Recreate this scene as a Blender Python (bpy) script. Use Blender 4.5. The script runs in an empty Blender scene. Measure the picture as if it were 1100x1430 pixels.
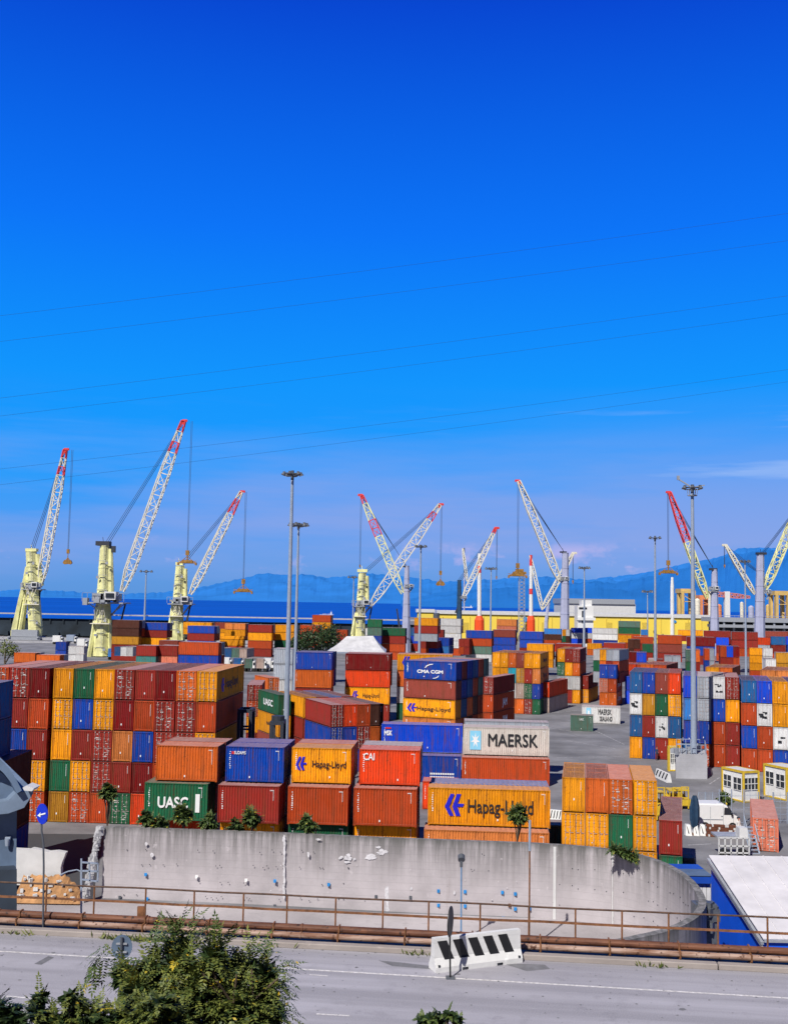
import bpy, math, random
from mathutils import Vector, Matrix
random.seed(7)
sc = bpy.context.scene
COL = bpy.data.collections.new("place"); sc.collection.children.link(COL)
R = math.radians
# ------------------------------------------------------------------ camera
HC = 18.95; F = 1500.0; PITCH = R(4.8); ROLL = R(1.0)
cam = bpy.data.cameras.new("camera"); camo = bpy.data.objects.new("camera", cam); COL.objects.link(camo)
cam.sensor_fit = 'VERTICAL'; cam.sensor_height = 24; cam.lens = 24 * F / 1430
cam.clip_end = 120000; cam.clip_start = 0.5
fw = Vector((0, math.cos(PITCH), math.sin(PITCH)))
r0 = Vector((1, 0, 0)); u0 = r0.cross(fw)
rt = r0 * math.cos(ROLL) + u0 * math.sin(ROLL); up = rt.cross(fw)
camo.matrix_world = Matrix(((rt.x, up.x, -fw.x, 0), (rt.y, up.y, -fw.y, 0), (rt.z, up.z, -fw.z, HC), (0, 0, 0, 1)))
sc.camera = camo
CP = Vector((0, 0, HC))
def ray(px, py): return fw * F + rt * (px - 550) - up * (py - 715)
def at(px, py, Y):
    d = ray(px, py); return CP + d * (Y / d.y)
def on(px, py, z=0.0):
    d = ray(px, py); return CP + d * ((z - HC) / d.z)
# ------------------------------------------------------------------ materials
MATS = {}
def newmat(name):
    m = bpy.data.materials.new(name); m.use_nodes = True
    nt = m.node_tree; b = nt.nodes['Principled BSDF']; MATS[name] = m
    return m, nt, b
def N(nt, t, **k):
    n = nt.nodes.new(t)
    for a, v in k.items(): setattr(n, a, v)
    return n
def ramp(nt, src, stops):
    r = N(nt, 'ShaderNodeValToRGB'); e = r.color_ramp.elements
    while len(e) < len(stops): e.new(0.5)
    for el, (p, c) in zip(e, stops):
        el.position = p; el.color = (c, c, c, 1) if isinstance(c, (int, float)) else (*c, 1)
    nt.links.new(src, r.inputs[0]); return r.outputs[0]
def noise(nt, scale, detail=4, vec=None, rough=.6, coord='Object', mscale=None):
    n = N(nt, 'ShaderNodeTexNoise'); n.inputs['Scale'].default_value = scale
    n.inputs['Detail'].default_value = detail; n.inputs['Roughness'].default_value = rough
    tc = N(nt, 'ShaderNodeTexCoord'); o = tc.outputs[coord]
    if mscale:
        mp = N(nt, 'ShaderNodeMapping'); mp.inputs['Scale'].default_value = mscale
        nt.links.new(o, mp.inputs[0]); o = mp.outputs[0]
    nt.links.new(o, n.inputs['Vector']); return n.outputs['Fac']
def mix(nt, fac, a, b, mode='MIX'):
    m = N(nt, 'ShaderNodeMix'); m.data_type = 'RGBA'; m.blend_type = mode
    for sock, v in ((m.inputs[0], fac), (m.inputs[6], a), (m.inputs[7], b)):
        if isinstance(v, (int, float)): sock.default_value = v
        elif isinstance(v, tuple): sock.default_value = (*v, 1)
        else: nt.links.new(v, sock)
    return m.outputs[2]
def math_(nt, op, a, b=0.0):
    m = N(nt, 'ShaderNodeMath', operation=op)
    for s, v in ((m.inputs[0], a), (m.inputs[1], b)):
        if isinstance(v, (int, float)): s.default_value = v
        else: nt.links.new(v, s)
    return m.outputs[0]
def simple(name, c, rough=.6, var=.25, scale=3.0, metal=0.0, bump=0.0):
    m, nt, b = newmat(name)
    f = noise(nt, scale, 5)
    col = mix(nt, ramp(nt, f, [(.3, 0), (.7, 1)]), tuple(x * (1 - var) for x in c), tuple(min(1, x * (1 + var)) for x in c))
    nt.links.new(col, b.inputs['Base Color']); b.inputs['Roughness'].default_value = rough
    b.inputs['Metallic'].default_value = metal
    if bump:
        bp = N(nt, 'ShaderNodeBump'); bp.inputs['Strength'].default_value = bump; bp.inputs['Distance'].default_value = .05
        nt.links.new(noise(nt, scale * 6, 4), bp.inputs['Height']); nt.links.new(bp.outputs[0], b.inputs['Normal'])
    return m
def paint(name, c, rust=.5, dusty=.52):
    """container paint: tone differs per container, rusty streaks run down, dust lies on top"""
    m, nt, b = newmat(name)
    oi = N(nt, 'ShaderNodeObjectInfo')
    mr = N(nt, 'ShaderNodeMapRange'); mr.inputs[3].default_value = .66; mr.inputs[4].default_value = 1.14
    at_ = N(nt, 'ShaderNodeAttribute', attribute_name='tone')
    tone = math_(nt, 'ADD', oi.outputs['Random'], at_.outputs['Fac']); tone = math_(nt, 'FRACT', tone)
    nt.links.new(tone, mr.inputs[0])
    base = mix(nt, 1.0, tuple(c), (1, 1, 1), 'MULTIPLY')
    cm = N(nt, 'ShaderNodeCombineColor')
    for i in range(3): nt.links.new(mr.outputs[0], cm.inputs[i])
    base = mix(nt, 1.0, tuple(c), cm.outputs[0], 'MULTIPLY')
    g = sum(c) / 3
    # faded chalky patches
    f1 = ramp(nt, noise(nt, .9, 5), [(.40, 0), (.70, .5)])
    base = mix(nt, f1, base, tuple(min(1, x * .86 + .022) for x in c))
    # vertical streaks
    f2 = ramp(nt, noise(nt, 1.0, 5, mscale=(3.5, 3.5, .35)), [(.48, 0), (.70, rust)])
    base = mix(nt, f2, base, (.16, .055, .025) if g > .1 else (.10, .05, .035))
    f3 = ramp(nt, noise(nt, 7, 3), [(.61, 0), (.70, rust)])
    base = mix(nt, f3, base, (.12, .04, .02))
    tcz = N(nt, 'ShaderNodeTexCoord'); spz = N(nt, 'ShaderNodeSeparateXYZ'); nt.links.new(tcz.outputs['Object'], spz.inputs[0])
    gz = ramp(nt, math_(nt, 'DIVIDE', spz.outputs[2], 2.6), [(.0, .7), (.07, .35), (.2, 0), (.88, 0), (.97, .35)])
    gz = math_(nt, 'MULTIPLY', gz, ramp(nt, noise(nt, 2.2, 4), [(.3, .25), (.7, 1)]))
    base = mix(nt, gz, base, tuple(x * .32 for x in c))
    geo = N(nt, 'ShaderNodeNewGeometry'); sp = N(nt, 'ShaderNodeSeparateXYZ'); nt.links.new(geo.outputs['Normal'], sp.inputs[0])
    top = ramp(nt, sp.outputs[2], [(.75, 0), (.95, dusty)])
    dust = mix(nt, ramp(nt, noise(nt, 1.3, 5), [(.3, 0), (.7, 1)]), (.36, .22, .20), (.56, .39, .36))
    base = mix(nt, top, base, dust)
    nt.links.new(base, b.inputs['Base Color']); b.inputs['Roughness'].default_value = .62
    b.inputs['Specular IOR Level'].default_value = .12
    bp = N(nt, 'ShaderNodeBump'); bp.inputs['Strength'].default_value = .55; bp.inputs['Distance'].default_value = .05
    nt.links.new(noise(nt, 1.4, 4), bp.inputs['Height']); nt.links.new(bp.outputs[0], b.inputs['Normal'])
    return m
PC = dict(yellow=(.93, .36, .008), ochre=(.55, .25, .02), orange=(.76, .15, .022), redorange=(.80, .065, .012), rust=(.55, .072, .016),
          maroon=(.32, .028, .02), darkred=(.22, .007, .008), brown=(.31, .06, .042), green=(.012, .135, .06), blue=(.002, .062, .42),
          brightblue=(.002, .085, .80), steelblue=(.010, .12, .34), skyblue=(.03, .22, .62), cyan=(.02, .45, .62), white=(.72, .72, .72),
          grey=(.42, .46, .52), tan=(.75, .24, .06), teal=(.05, .22, .20), greygreen=(.10, .20, .16), darkbrown=(.09, .03, .02),
          salmon=(.70, .20, .12), pale=(.55, .42, .36))
WORD = dict(yellow='yellow', ochre='ochre yellow', orange='orange', redorange='red orange', rust='rust red', maroon='maroon', darkred='dark red',
            brown='brown', green='green', blue='blue', brightblue='bright blue', steelblue='steel blue', skyblue='sky blue', cyan='turquoise',
            white='white', grey='pale grey', tan='tan orange', teal='teal', greygreen='grey green', darkbrown='dark brown', salmon='salmon', pale='beige')
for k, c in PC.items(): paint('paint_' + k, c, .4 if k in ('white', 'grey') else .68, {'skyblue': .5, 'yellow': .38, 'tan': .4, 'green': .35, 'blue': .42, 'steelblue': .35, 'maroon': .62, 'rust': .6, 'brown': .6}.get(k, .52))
simple('steel_dark', (.05, .045, .045), .6)
simple('steel_grey', (.32, .34, .38), .45, .15)
simple('galvanised', (.36, .42, .52), .4, .1, metal=.2)
simple('galvanised_dark', (.09, .10, .12), .5)
simple('rod_steel', (.42, .36, .34), .5, .3, 8)
simple('white_paint', (.75, .75, .74), .5, .1)
simple('black', (.012, .012, .014), .5)
simple('letter_white', (.85, .85, .85), .6, .05)
simple('placard_pale', (.58, .54, .52), .7, .3, 6)
simple('placard_rosy', (.50, .34, .30), .7, .35, 6)
simple('letter_black', (.015, .016, .02), .6, .05)
simple('letter_blue', (.006, .01, .55), .6, .05)
simple('letter_red', (.6, .02, .02), .6, .05)
simple('letter_sky', (.25, .62, .85), .6, .05)
simple('glass_dark', (.03, .035, .045), .15, .1)
simple('crane_cream', (.80, .76, .36), .55, .3, .28)
simple('crane_white', (.74, .70, .58), .55, .12, .6)
simple('crane_red', (.72, .05, .05), .55, .2, .6)
simple('crane_grey', (.40, .42, .58), .55, .1, .4)
simple('crane_navy', (.02, .06, .12), .55, .2, .4)
simple('crane_hook', (.30, .15, .025), .6, .5, 1.5)
simple('cable', (.03, .05, .09), .6, .1)
simple('trunk_bark', (.10, .07, .045), .8, .3, 8)
simple('rail_rust', (.20, .085, .035), .75, .5, 4)
simple('tarp_navy', (.01, .04, .09), .7)
simple('vehicle_yellow', (.62, .42, .03), .5, .15)
simple('skin', (.45, .25, .17), .6, .05)
simple('cloth_white', (.7, .7, .7), .8, .1)
simple('tyre', (.015, .015, .015), .8)
simple('roof_blue', (.01, .07, .42), .5, .15, .5)
simple('wall_blue', (.004, .11, .80), .5, .12, .5)
simple('stone_rubble', (.42, .42, .44), .9, .35, 4, bump=.6)
simple('siding_white', (.62, .62, .62), .6, .1, 1)
simple('warehouse_yellow', (.84, .63, .08), .7, .05, .05)
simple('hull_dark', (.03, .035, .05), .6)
simple('orange_safety', (.85, .08, .01), .6, .1)
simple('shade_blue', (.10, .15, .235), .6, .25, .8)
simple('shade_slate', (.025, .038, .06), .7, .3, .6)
simple('dirt_ochre', (.40, .21, .09), .9, .4, 1.2)
simple('brick_pattern', (.16, .055, .03), .9, .3, 3)
simple('lime_wash', (.60, .59, .62), .9, .25, 5)
simple('tent_grey', (.60, .60, .62), .7, .15, .8)
simple('rust_pipe', (.22, .07, .028), .7, .6, 2.2)
def pipe_mat(name, a, b_, c):
    m, nt, b = newmat(name)
    f = ramp(nt, noise(nt, 1.2, 6, mscale=(.7, 4, 4)), [(.35, 0), (.5, .5), (.62, 1)])
    col = mix(nt, f, a, b_); col = mix(nt, ramp(nt, noise(nt, 5, 4), [(.58, 0), (.66, 1)]), col, c)
    nt.links.new(col, b.inputs['Base Color']); b.inputs['Roughness'].default_value = .7
pipe_mat('pipe_rusty', (.075, .024, .012), (.19, .075, .038), (.03, .012, .009))
pipe_mat('pipe_faded', (.44, .31, .25), (.20, .09, .05), (.09, .035, .018))
def water():
    m, nt, b = newmat('water_sea')
    col = mix(nt, ramp(nt, noise(nt, .0006, 6, mscale=(.35, 2.5, 1)), [(.35, 0), (.7, 1)]), (.0, .062, .40), (.002, .10, .55))
    nt.links.new(col, b.inputs['Base Color']); b.inputs['Roughness'].default_value = .55; b.inputs['Specular IOR Level'].default_value = .15
    bp = N(nt, 'ShaderNodeBump'); bp.inputs['Strength'].default_value = .4; bp.inputs['Distance'].default_value = .6
    nt.links.new(noise(nt, .08, 5), bp.inputs['Height']); nt.links.new(bp.outputs[0], b.inputs['Normal'])
water()
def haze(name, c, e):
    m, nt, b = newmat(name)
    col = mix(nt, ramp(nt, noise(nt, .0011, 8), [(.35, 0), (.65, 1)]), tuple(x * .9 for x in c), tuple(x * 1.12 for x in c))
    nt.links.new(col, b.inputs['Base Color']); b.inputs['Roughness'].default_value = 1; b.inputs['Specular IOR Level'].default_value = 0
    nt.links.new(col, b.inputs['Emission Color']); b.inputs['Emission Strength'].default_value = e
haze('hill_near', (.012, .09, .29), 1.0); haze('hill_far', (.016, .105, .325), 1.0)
def asphalt(name, c, lanes=False, patch=.35):
    m, nt, b = newmat(name)
    f = ramp(nt, noise(nt, .12, 6), [(.35, 0), (.65, 1)])
    col = mix(nt, f, tuple(x * (1 - patch) for x in c), tuple(x * (1 + patch * .6) for x in c))
    f2 = ramp(nt, noise(nt, 1.4, 6), [(.55, 0), (.75, .6)])
    col = mix(nt, f2, col, tuple(x * .55 for x in c))
    if lanes:   # worn wheel tracks running along the road
        f3 = ramp(nt, noise(nt, .9, 3, mscale=(.04, 1.1, 1)), [(.36, 0), (.62, .9)])
        col = mix(nt, f3, col, tuple(x * .66 for x in c))
        f5 = ramp(nt, noise(nt, .55, 7, rough=.75), [(.60, 0), (.66, .5), (.72, 0)])
        col = mix(nt, f5, col, tuple(x * .5 for x in c))
        f6 = ramp(nt, noise(nt, 1.0, 6, mscale=(.5, 6, 1), rough=.7), [(.62, 0), (.70, .6)])
        col = mix(nt, f6, col, tuple(min(1, x * 1.25) for x in c))
    f4 = ramp(nt, noise(nt, 28, 3), [(.4, 0), (.7, .35)])
    col = mix(nt, f4, col, tuple(min(1, x * 1.5) for x in c))
    nt.links.new(col, b.inputs['Base Color']); b.inputs['Roughness'].default_value = .9
    bp = N(nt, 'ShaderNodeBump'); bp.inputs['Strength'].default_value = .35; bp.inputs['Distance'].default_value = .02
    nt.links.new(noise(nt, 30, 4), bp.inputs['Height']); nt.links.new(bp.outputs[0], b.inputs['Normal'])
asphalt('asphalt_yard', (.195, .195, .21), False, .5); asphalt('asphalt_road', (.37, .36, .405), True, .16); asphalt('asphalt_dark', (.055, .058, .065), False, .2)
asphalt('concrete_ground', (.42, .39, .41), False, .3)
def concrete(name, c, top=None):
    """board-marked concrete: streaks run down from the top, dark mould, faint horizontal boards"""
    m, nt, b = newmat(name)
    tc = N(nt, 'ShaderNodeTexCoord'); sp = N(nt, 'ShaderNodeSeparateXYZ'); nt.links.new(tc.outputs['Object'], sp.inputs[0])
    col = mix(nt, ramp(nt, noise(nt, .5, 7), [(.3, 0), (.7, 1)]), tuple(x * .82 for x in c), tuple(x * 1.12 for x in c))
    w = math_(nt, 'FRACT', math_(nt, 'MULTIPLY', sp.outputs[2], 2.3))
    col = mix(nt, ramp(nt, w, [(.0, .55), (.07, .0), (.95, 0), (1., .4)]), col, tuple(x * .72 for x in c))
    st = noise(nt, 1.0, 6, mscale=(2.6, 2.6, .16), rough=.7)
    if top:
        hh = N(nt, 'ShaderNodeMapRange'); hh.inputs[1].default_value = top - 3.2; hh.inputs[2].default_value = top
        nt.links.new(sp.outputs[2], hh.inputs[0])
        f = math_(nt, 'MULTIPLY', ramp(nt, st, [(.32, 0), (.58, 1)]), math_(nt, 'POWER', hh.outputs[0], 1.5))
        col = mix(nt, math_(nt, 'MULTIPLY', f, .85), col, (.07, .072, .065))
        f = ramp(nt, hh.outputs[0], [(.9, 0), (1., .45)])
        col = mix(nt, f, col, (.10, .105, .10))
        vx = noise(nt, 1.0, 2, mscale=(.9, .9, .02))
    fs = ramp(nt, st, [(.6, 0), (.78, .45)])
    col = mix(nt, fs, col, (.24, .20, .19))
    f = ramp(nt, noise(nt, 1.7, 5), [(.66, 0), (.70, .8)])
    col = mix(nt, math_(nt, 'MULTIPLY', f, .5), col, tuple(min(1, x * 1.35) for x in c))
    nt.links.new(col, b.inputs['Base Color']); b.inputs['Roughness'].default_value = .9
    bp = N(nt, 'ShaderNodeBump'); bp.inputs['Strength'].default_value = .5; bp.inputs['Distance'].default_value = .03
    nt.links.new(noise(nt, 6, 6), bp.inputs['Height']); nt.links.new(bp.outputs[0], b.inputs['Normal'])
concrete('concrete_wall', (.47, .435, .455), top=4.4); concrete('concrete_kerb', (.33, .29, .27)); concrete('concrete_block', (.42, .42, .45))
concrete('concrete_barrier', (.72, .72, .72))
def leafmat(name, a, b_, yel=.0):
    m, nt, b = newmat(name)
    geo = N(nt, 'ShaderNodeNewGeometry')
    col = mix(nt, geo.outputs['Random Per Island'], a, b_)
    if yel: col = mix(nt, ramp(nt, geo.outputs['Random Per Island'], [(1 - yel, 0), (1 - yel + .01, 1)]), col, (.55, .38, .02))
    nt.links.new(col, b.inputs['Base Color']); b.inputs['Roughness'].default_value = .6
    nt.links.new(col, b.inputs['Subsurface Radius']) if False else None
leafmat('leaf_olive', (.035, .065, .012), (.18, .20, .035), .012)
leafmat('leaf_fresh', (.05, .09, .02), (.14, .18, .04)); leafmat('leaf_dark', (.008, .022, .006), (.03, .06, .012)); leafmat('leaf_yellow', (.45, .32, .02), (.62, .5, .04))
leafmat('leaf_mid', (.025, .065, .012), (.12, .16, .035), .03)
# ------------------------------------------------------------------ mesh building
class MB:
    def __init__(s): s.v = []; s.f = []; s.m = []
    def quad(s, *p, m=0):
        i = len(s.v); s.v += [Vector(q) for q in p]; s.f.append(tuple(range(i, i + len(p)))); s.m.append(m)
    def box(s, c, d, rz=0, m=0, taper=1.0):
        c = Vector(c); hx, hy, hz = d[0] / 2, d[1] / 2, d[2] / 2; ca, sa = math.cos(rz), math.sin(rz); i = len(s.v)
        for z in (-1, 1):
            t = taper if z > 0 else 1
            for x, y in ((-1, -1), (1, -1), (1, 1), (-1, 1)):
                X, Y = x * hx * t, y * hy * t; s.v.append(c + Vector((X * ca - Y * sa, X * sa + Y * ca, z * hz)))
        for q in ((0, 3, 2, 1), (4, 5, 6, 7), (0, 1, 5, 4), (1, 2, 6, 5), (2, 3, 7, 6), (3, 0, 4, 7)):
            s.f.append(tuple(i + k for k in q)); s.m.append(m)
    def tube(s, a, b, r, r2=None, n=8, m=0, cap=True):
        a = Vector(a); b = Vector(b); d = b - a
        if d.length < 1e-6: return
        r2 = r if r2 is None else r2; q = d.to_track_quat('Z', 'Y'); i = len(s.v)
        for p, rr in ((a, r), (b, r2)):
            for k in range(n):
                t = 2 * math.pi * (k + .5) / n; s.v.append(p + q @ Vector((math.cos(t) * rr, math.sin(t) * rr, 0)))
        for k in range(n): s.f.append((i + k, i + (k + 1) % n, i + n + (k + 1) % n, i + n + k)); s.m.append(m)
        if cap: s.f.append(tuple(i + k for k in reversed(range(n)))); s.f.append(tuple(i + n + k for k in range(n))); s.m += [m, m]
    def beam(s, a, b, w, m=0): s.tube(a, b, w * .707, n=4, m=m)
    def path(s, pts, r, n=6, m=0):
        for a, b in zip(pts[:-1], pts[1:]): s.tube(a, b, r, n=n, m=m)
    def prism(s, poly, off, m=0):
        """poly: 3-D points of a flat outline; off: extrusion vector"""
        off = Vector(off); i = len(s.v); k = len(poly); s.v += [Vector(p) for p in poly] + [Vector(p) + off for p in poly]
        s.f.append(tuple(i + j for j in range(k))); s.f.append(tuple(i + k + j for j in reversed(range(k)))); s.m += [m, m]
        for j in range(k): s.f.append((i + j, i + k + j, i + k + (j + 1) % k, i + (j + 1) % k)); s.m.append(m)
    def leaf(s, p, d, nrm, l, w, m=0):
        sd = d.cross(nrm)
        if sd.length < 1e-4: return
        sd = sd.normalized() * w * .5
        s.quad(p, p + d * l * .45 + sd, p + d * l, p + d * l * .45 - sd, m=m)
    def mesh(s, name, mats, off=None, smooth=False):
        me = bpy.data.meshes.new(name); v = s.v if off is None else [p - off for p in s.v]
        me.from_pydata([tuple(p) for p in v], [], s.f)
        for mt in ([mats] if isinstance(mats, str) else mats): me.materials.append(MATS[mt] if mt else None)
        me.polygons.foreach_set('material_index', s.m)
        if smooth: me.polygons.foreach_set('use_smooth', [True] * len(s.f))
        me.validate(); me.update(); return me
    def build(s, name, mats, parent=None, local=False, smooth=False, loc=None):
        off = None
        if parent is not None and not local: off = wloc(parent)
        if parent is None and loc is not None: off = Vector(loc)
        o = bpy.data.objects.new(name, s.mesh(name, mats, off, smooth)); COL.objects.link(o)
        if parent is not None: o.parent = parent
        elif loc is not None: o.location = loc
        return o
def wloc(o):
    p = Vector((0, 0, 0))
    while o is not None: p = p + o.location; o = o.parent
    return p
def tag(o, label, cat, group=None, kind=None):
    if label: o['label'] = label
    if cat: o['category'] = cat
    if group: o['group'] = group
    if kind: o['kind'] = kind
    return o
def thing(name, label, cat, loc=(0, 0, 0), rz=0, group=None):
    o = bpy.data.objects.new(name, None); COL.objects.link(o); o.empty_display_size = .3
    o.location = loc; o.rotation_euler = (0, 0, rz); return tag(o, label, cat, group)
def struct(name, mb, mat): o = mb.build(name, mat); o['kind'] = 'structure'; return o
TXT = {}
def text_mesh(t, mat, bold=0.0, space=1.0):
    k = (t, mat, bold, space)
    if k not in TXT:
        c = bpy.data.curves.new('lettering', 'FONT'); c.body = t; c.size = 1; c.align_x = 'CENTER'; c.align_y = 'CENTER'; c.extrude = .004; c.space_character = space
        c.resolution_u = 3
        o = bpy.data.objects.new('t', c); COL.objects.link(o)
        bpy.context.view_layer.update()
        me = bpy.data.meshes.new_from_object(o.evaluated_get(bpy.context.evaluated_depsgraph_get()))
        bpy.data.objects.remove(o); 
        if bold:
            vs = [v.co.copy() for v in me.vertices]; fs = [tuple(p.vertices) for p in me.polygons]; V_, F_ = [], []
            for q_, (dx, dy) in enumerate(((-bold, 0), (bold, 0), (0, bold), (0, -bold))):
                F_ += [tuple(i + len(V_) for i in f) for f in fs]; V_ += [(v.x + dx, v.y + dy, v.z + q_ * .0035) for v in vs]
            me = bpy.data.meshes.new('lettering'); me.from_pydata(V_, [], F_); me.update()
        me.materials.clear(); me.materials.append(MATS[mat]); TXT[k] = me
    return TXT[k]
ORD = ['first', 'second', 'third', 'fourth', 'fifth', 'sixth', 'seventh', 'eighth', 'ninth', 'tenth', 'eleventh', 'twelfth']

# ------------------------------------------------------------------ containers (real sizes; each is scaled to the stack it stands in)
W0, H0 = 2.44, 2.59
def corr(mb, axis, length, h0, h1, pos, sgn, pitch=.278, dep=.045):
    """corrugated wall; axis 0: runs along x at y=pos; axis 1: runs along y at x=pos. sgn is the outward direction"""
    n = max(4, round((length - .3) / pitch)); p = (length - .3) / n; a = -(length - .3) / 2; pts = [(-length / 2 + .02, dep)]
    for i in range(n):
        x = a + i * p; pts += [(x + p * .02, dep), (x + p * .27, 0), (x + p * .52, 0), (x + p * .77, dep)]
    pts.append((length / 2 - .02, dep))
    for (x1, d1), (x2, d2) in zip(pts[:-1], pts[1:]):
        q1 = pos - sgn * (d1 + .01); q2 = pos - sgn * (d2 + .01)
        P = [(x1, q1, h0), (x2, q2, h0), (x2, q2, h1), (x1, q1, h1)] if axis == 0 else [(q1, x1, h0), (q2, x2, h0), (q2, x2, h1), (q1, x1, h1)]
        mb.quad(*P)
def container_parts(L, fine):
    hl, hw = L / 2, W0 / 2; pt = .278 if fine else .56
    body = MB()
    corr(body, 0, L, .16, H0 - .1, -hw, -1, pt); corr(body, 0, L, .16, H0 - .1, hw, 1, pt)
    corr(body, 1, W0, .16, H0 - .1, -hl, -1, .24 if fine else .4)
    roof = MB(); n = int(L / .5)
    for i in range(n):
        x = -hl + .08 + (L - .16) * i / n; w = (L - .16) / n
        roof.quad((x, -hw + .07, H0 - .02), (x + w * .5, -hw + .07, H0 - .02), (x + w * .5, hw - .07, H0 - .02), (x, hw - .07, H0 - .02))
        roof.quad((x + w * .5, -hw + .07, H0 - .02), (x + w, -hw + .07, H0 - .045), (x + w, hw - .07, H0 - .045), (x + w * .5, hw - .07, H0 - .02))
    fr = MB()
    for sx in (-1, 1):
        for sy in (-1, 1):
            fr.box((sx * (hl - .06), sy * (hw - .06), H0 / 2), (.12, .12, H0 - .2))
            for z in (.06, H0 - .06): fr.box((sx * (hl - .085), sy * (hw - .08), z), (.18, .165, .12))
        fr.box((sx * (hl - .05), 0, H0 - .065), (.1, W0 - .34, .11)); fr.box((sx * (hl - .05), 0, .11), (.1, W0 - .34, .12))
        fr.box((0, sx * (hw - .04), H0 - .05), (L - .36, .08, .07)); fr.box((0, sx * (hw - .04), .11), (L - .36, .08, .12))
    return body, roof, fr
def door_mb(L, s):
    d = MB(); x = L / 2 - .05; y0, y1 = (.015, W0 / 2 - .13) if s > 0 else (-(W0 / 2 - .13), -.015)
    d.quad((x, y0, .18), (x, y1, .18), (x, y1, H0 - .14), (x, y0, H0 - .14))
    nz = 5; hz = (H0 - .32) / nz
    for i in range(nz):
        z = .18 + i * hz; d.box((x + .012, (y0 + y1) / 2, z + hz / 2), (.03, abs(y1 - y0) - .12, hz * .74))
    return d
def rod_mb(L, y):
    r = MB(); x = L / 2 + .03; r.tube((x, y, .12), (x, y, H0 - .08), .022, n=5)
    for z in (.14, .62, 1.25, 1.9, H0 - .14): r.box((x, y, z), (.05, .11, .07))
    r.box((x + .02, y + .16, 1.12), (.02, .36, .035)); return r
def placard_mb(L, seed, dense):
    rn = random.Random(seed); p = MB(); x = L / 2 - .012
    for side in (-1, 1):
        n = 13 if dense else 4
        for i in range(n):
            w = rn.uniform(.10, .38) * (1 if dense else .6); h = rn.choice([.025, .035, .05, .09]); y = side * rn.choice([.28, .46, .60, .78]) + rn.uniform(-.05, .05); z = .42 + .155 * rn.randint(0, 12)
            p.box((x, y, z), (.03, w, h))
    return p
def stencil_mb(xface, sgn, seed):
    """column of small stencilled code strokes on a plain end"""
    rn = random.Random(seed); p = MB(); x = xface; y = sgn * .78; z = 2.25; n = rn.choice([9, 14, 18])
    for i in range(n):
        p.box((x, y, z), (.012, .055, .045)); z -= .072
    if rn.random() < .6: p.box((x, -sgn * rn.uniform(-.1, .3), rn.uniform(.5, 1.0)), (.012, .12, .16))
    return p
def side_mark_mb(L, seed):
    rn = random.Random(seed); p = MB(); y = -W0 / 2 - .006
    for i in range(rn.choice([8, 12, 15])): p.box((L / 2 - .55, y, 2.25 - i * .085), (.05, .012, .05))
    for i in range(4): p.box((L / 2 - .85 + .1 * i, y, 2.3), (.06, .012, .07))
    if rn.random() < .6:
        for i in range(9): p.box((-L / 2 + .45 + rn.uniform(-.03, .03), y, 2.2 - i * .15), (rn.uniform(.06, .16), .012, rn.uniform(.04, .1)))
    p.box((rn.uniform(-1, 1), y, rn.uniform(.3, .6)), (.12, .012, .14)); return p
CM = {}
for L in (6.06, 12.19):
    for fine in (True, False):
        b, r, f = container_parts(L, fine)
        CM[L, fine] = dict(body=b.mesh('body', 'paint_yellow'), roof=r.mesh('roof', 'paint_yellow'), frame=f.mesh('frame', 'paint_yellow'),
                           d1=door_mb(L, 1).mesh('door', 'paint_yellow'), d2=door_mb(L, -1).mesh('door', 'paint_yellow'))
    one = MB(); b, r, f = container_parts(L, False)
    for q in (b, r, f, door_mb(L, 1), door_mb(L, -1), rod_mb(L, .35), rod_mb(L, -.35)):
        k = len(one.v); one.v += q.v; one.f += [tuple(k + i for i in t) for t in q.f]; one.m += q.m
    CM[L, 'one'] = one.mesh('container', 'paint_yellow')
    CM[L, 'rods'] = [[rod_mb(L, s * .32).mesh('lock_rod', 'rod_steel'), rod_mb(L, s * .82).mesh('lock_rod', 'rod_steel')] for s in (1, -1)]
    CM[L, 'plac'] = [placard_mb(L, i, i % 2 == 0).mesh('placard', ['placard_pale', 'placard_rosy'][i // 2 % 2]) for i in range(6)]
    CM[L, 'sten'] = [stencil_mb(-L / 2 - .004, -1, i).mesh('stencil_code', 'letter_white') for i in range(5)]
    CM[L, 'smark'] = [side_mark_mb(L, i).mesh('stencil_code', 'letter_white') for i in range(5)]
def link(me, name, parent, col=None):
    o = bpy.data.objects.new(name, me); COL.objects.link(o); o.parent = parent
    if col:
        o.material_slots[0].link = 'OBJECT'; o.material_slots[0].material = MATS['paint_' + col]
    return o
NC = [0]; ALLC = []
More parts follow.
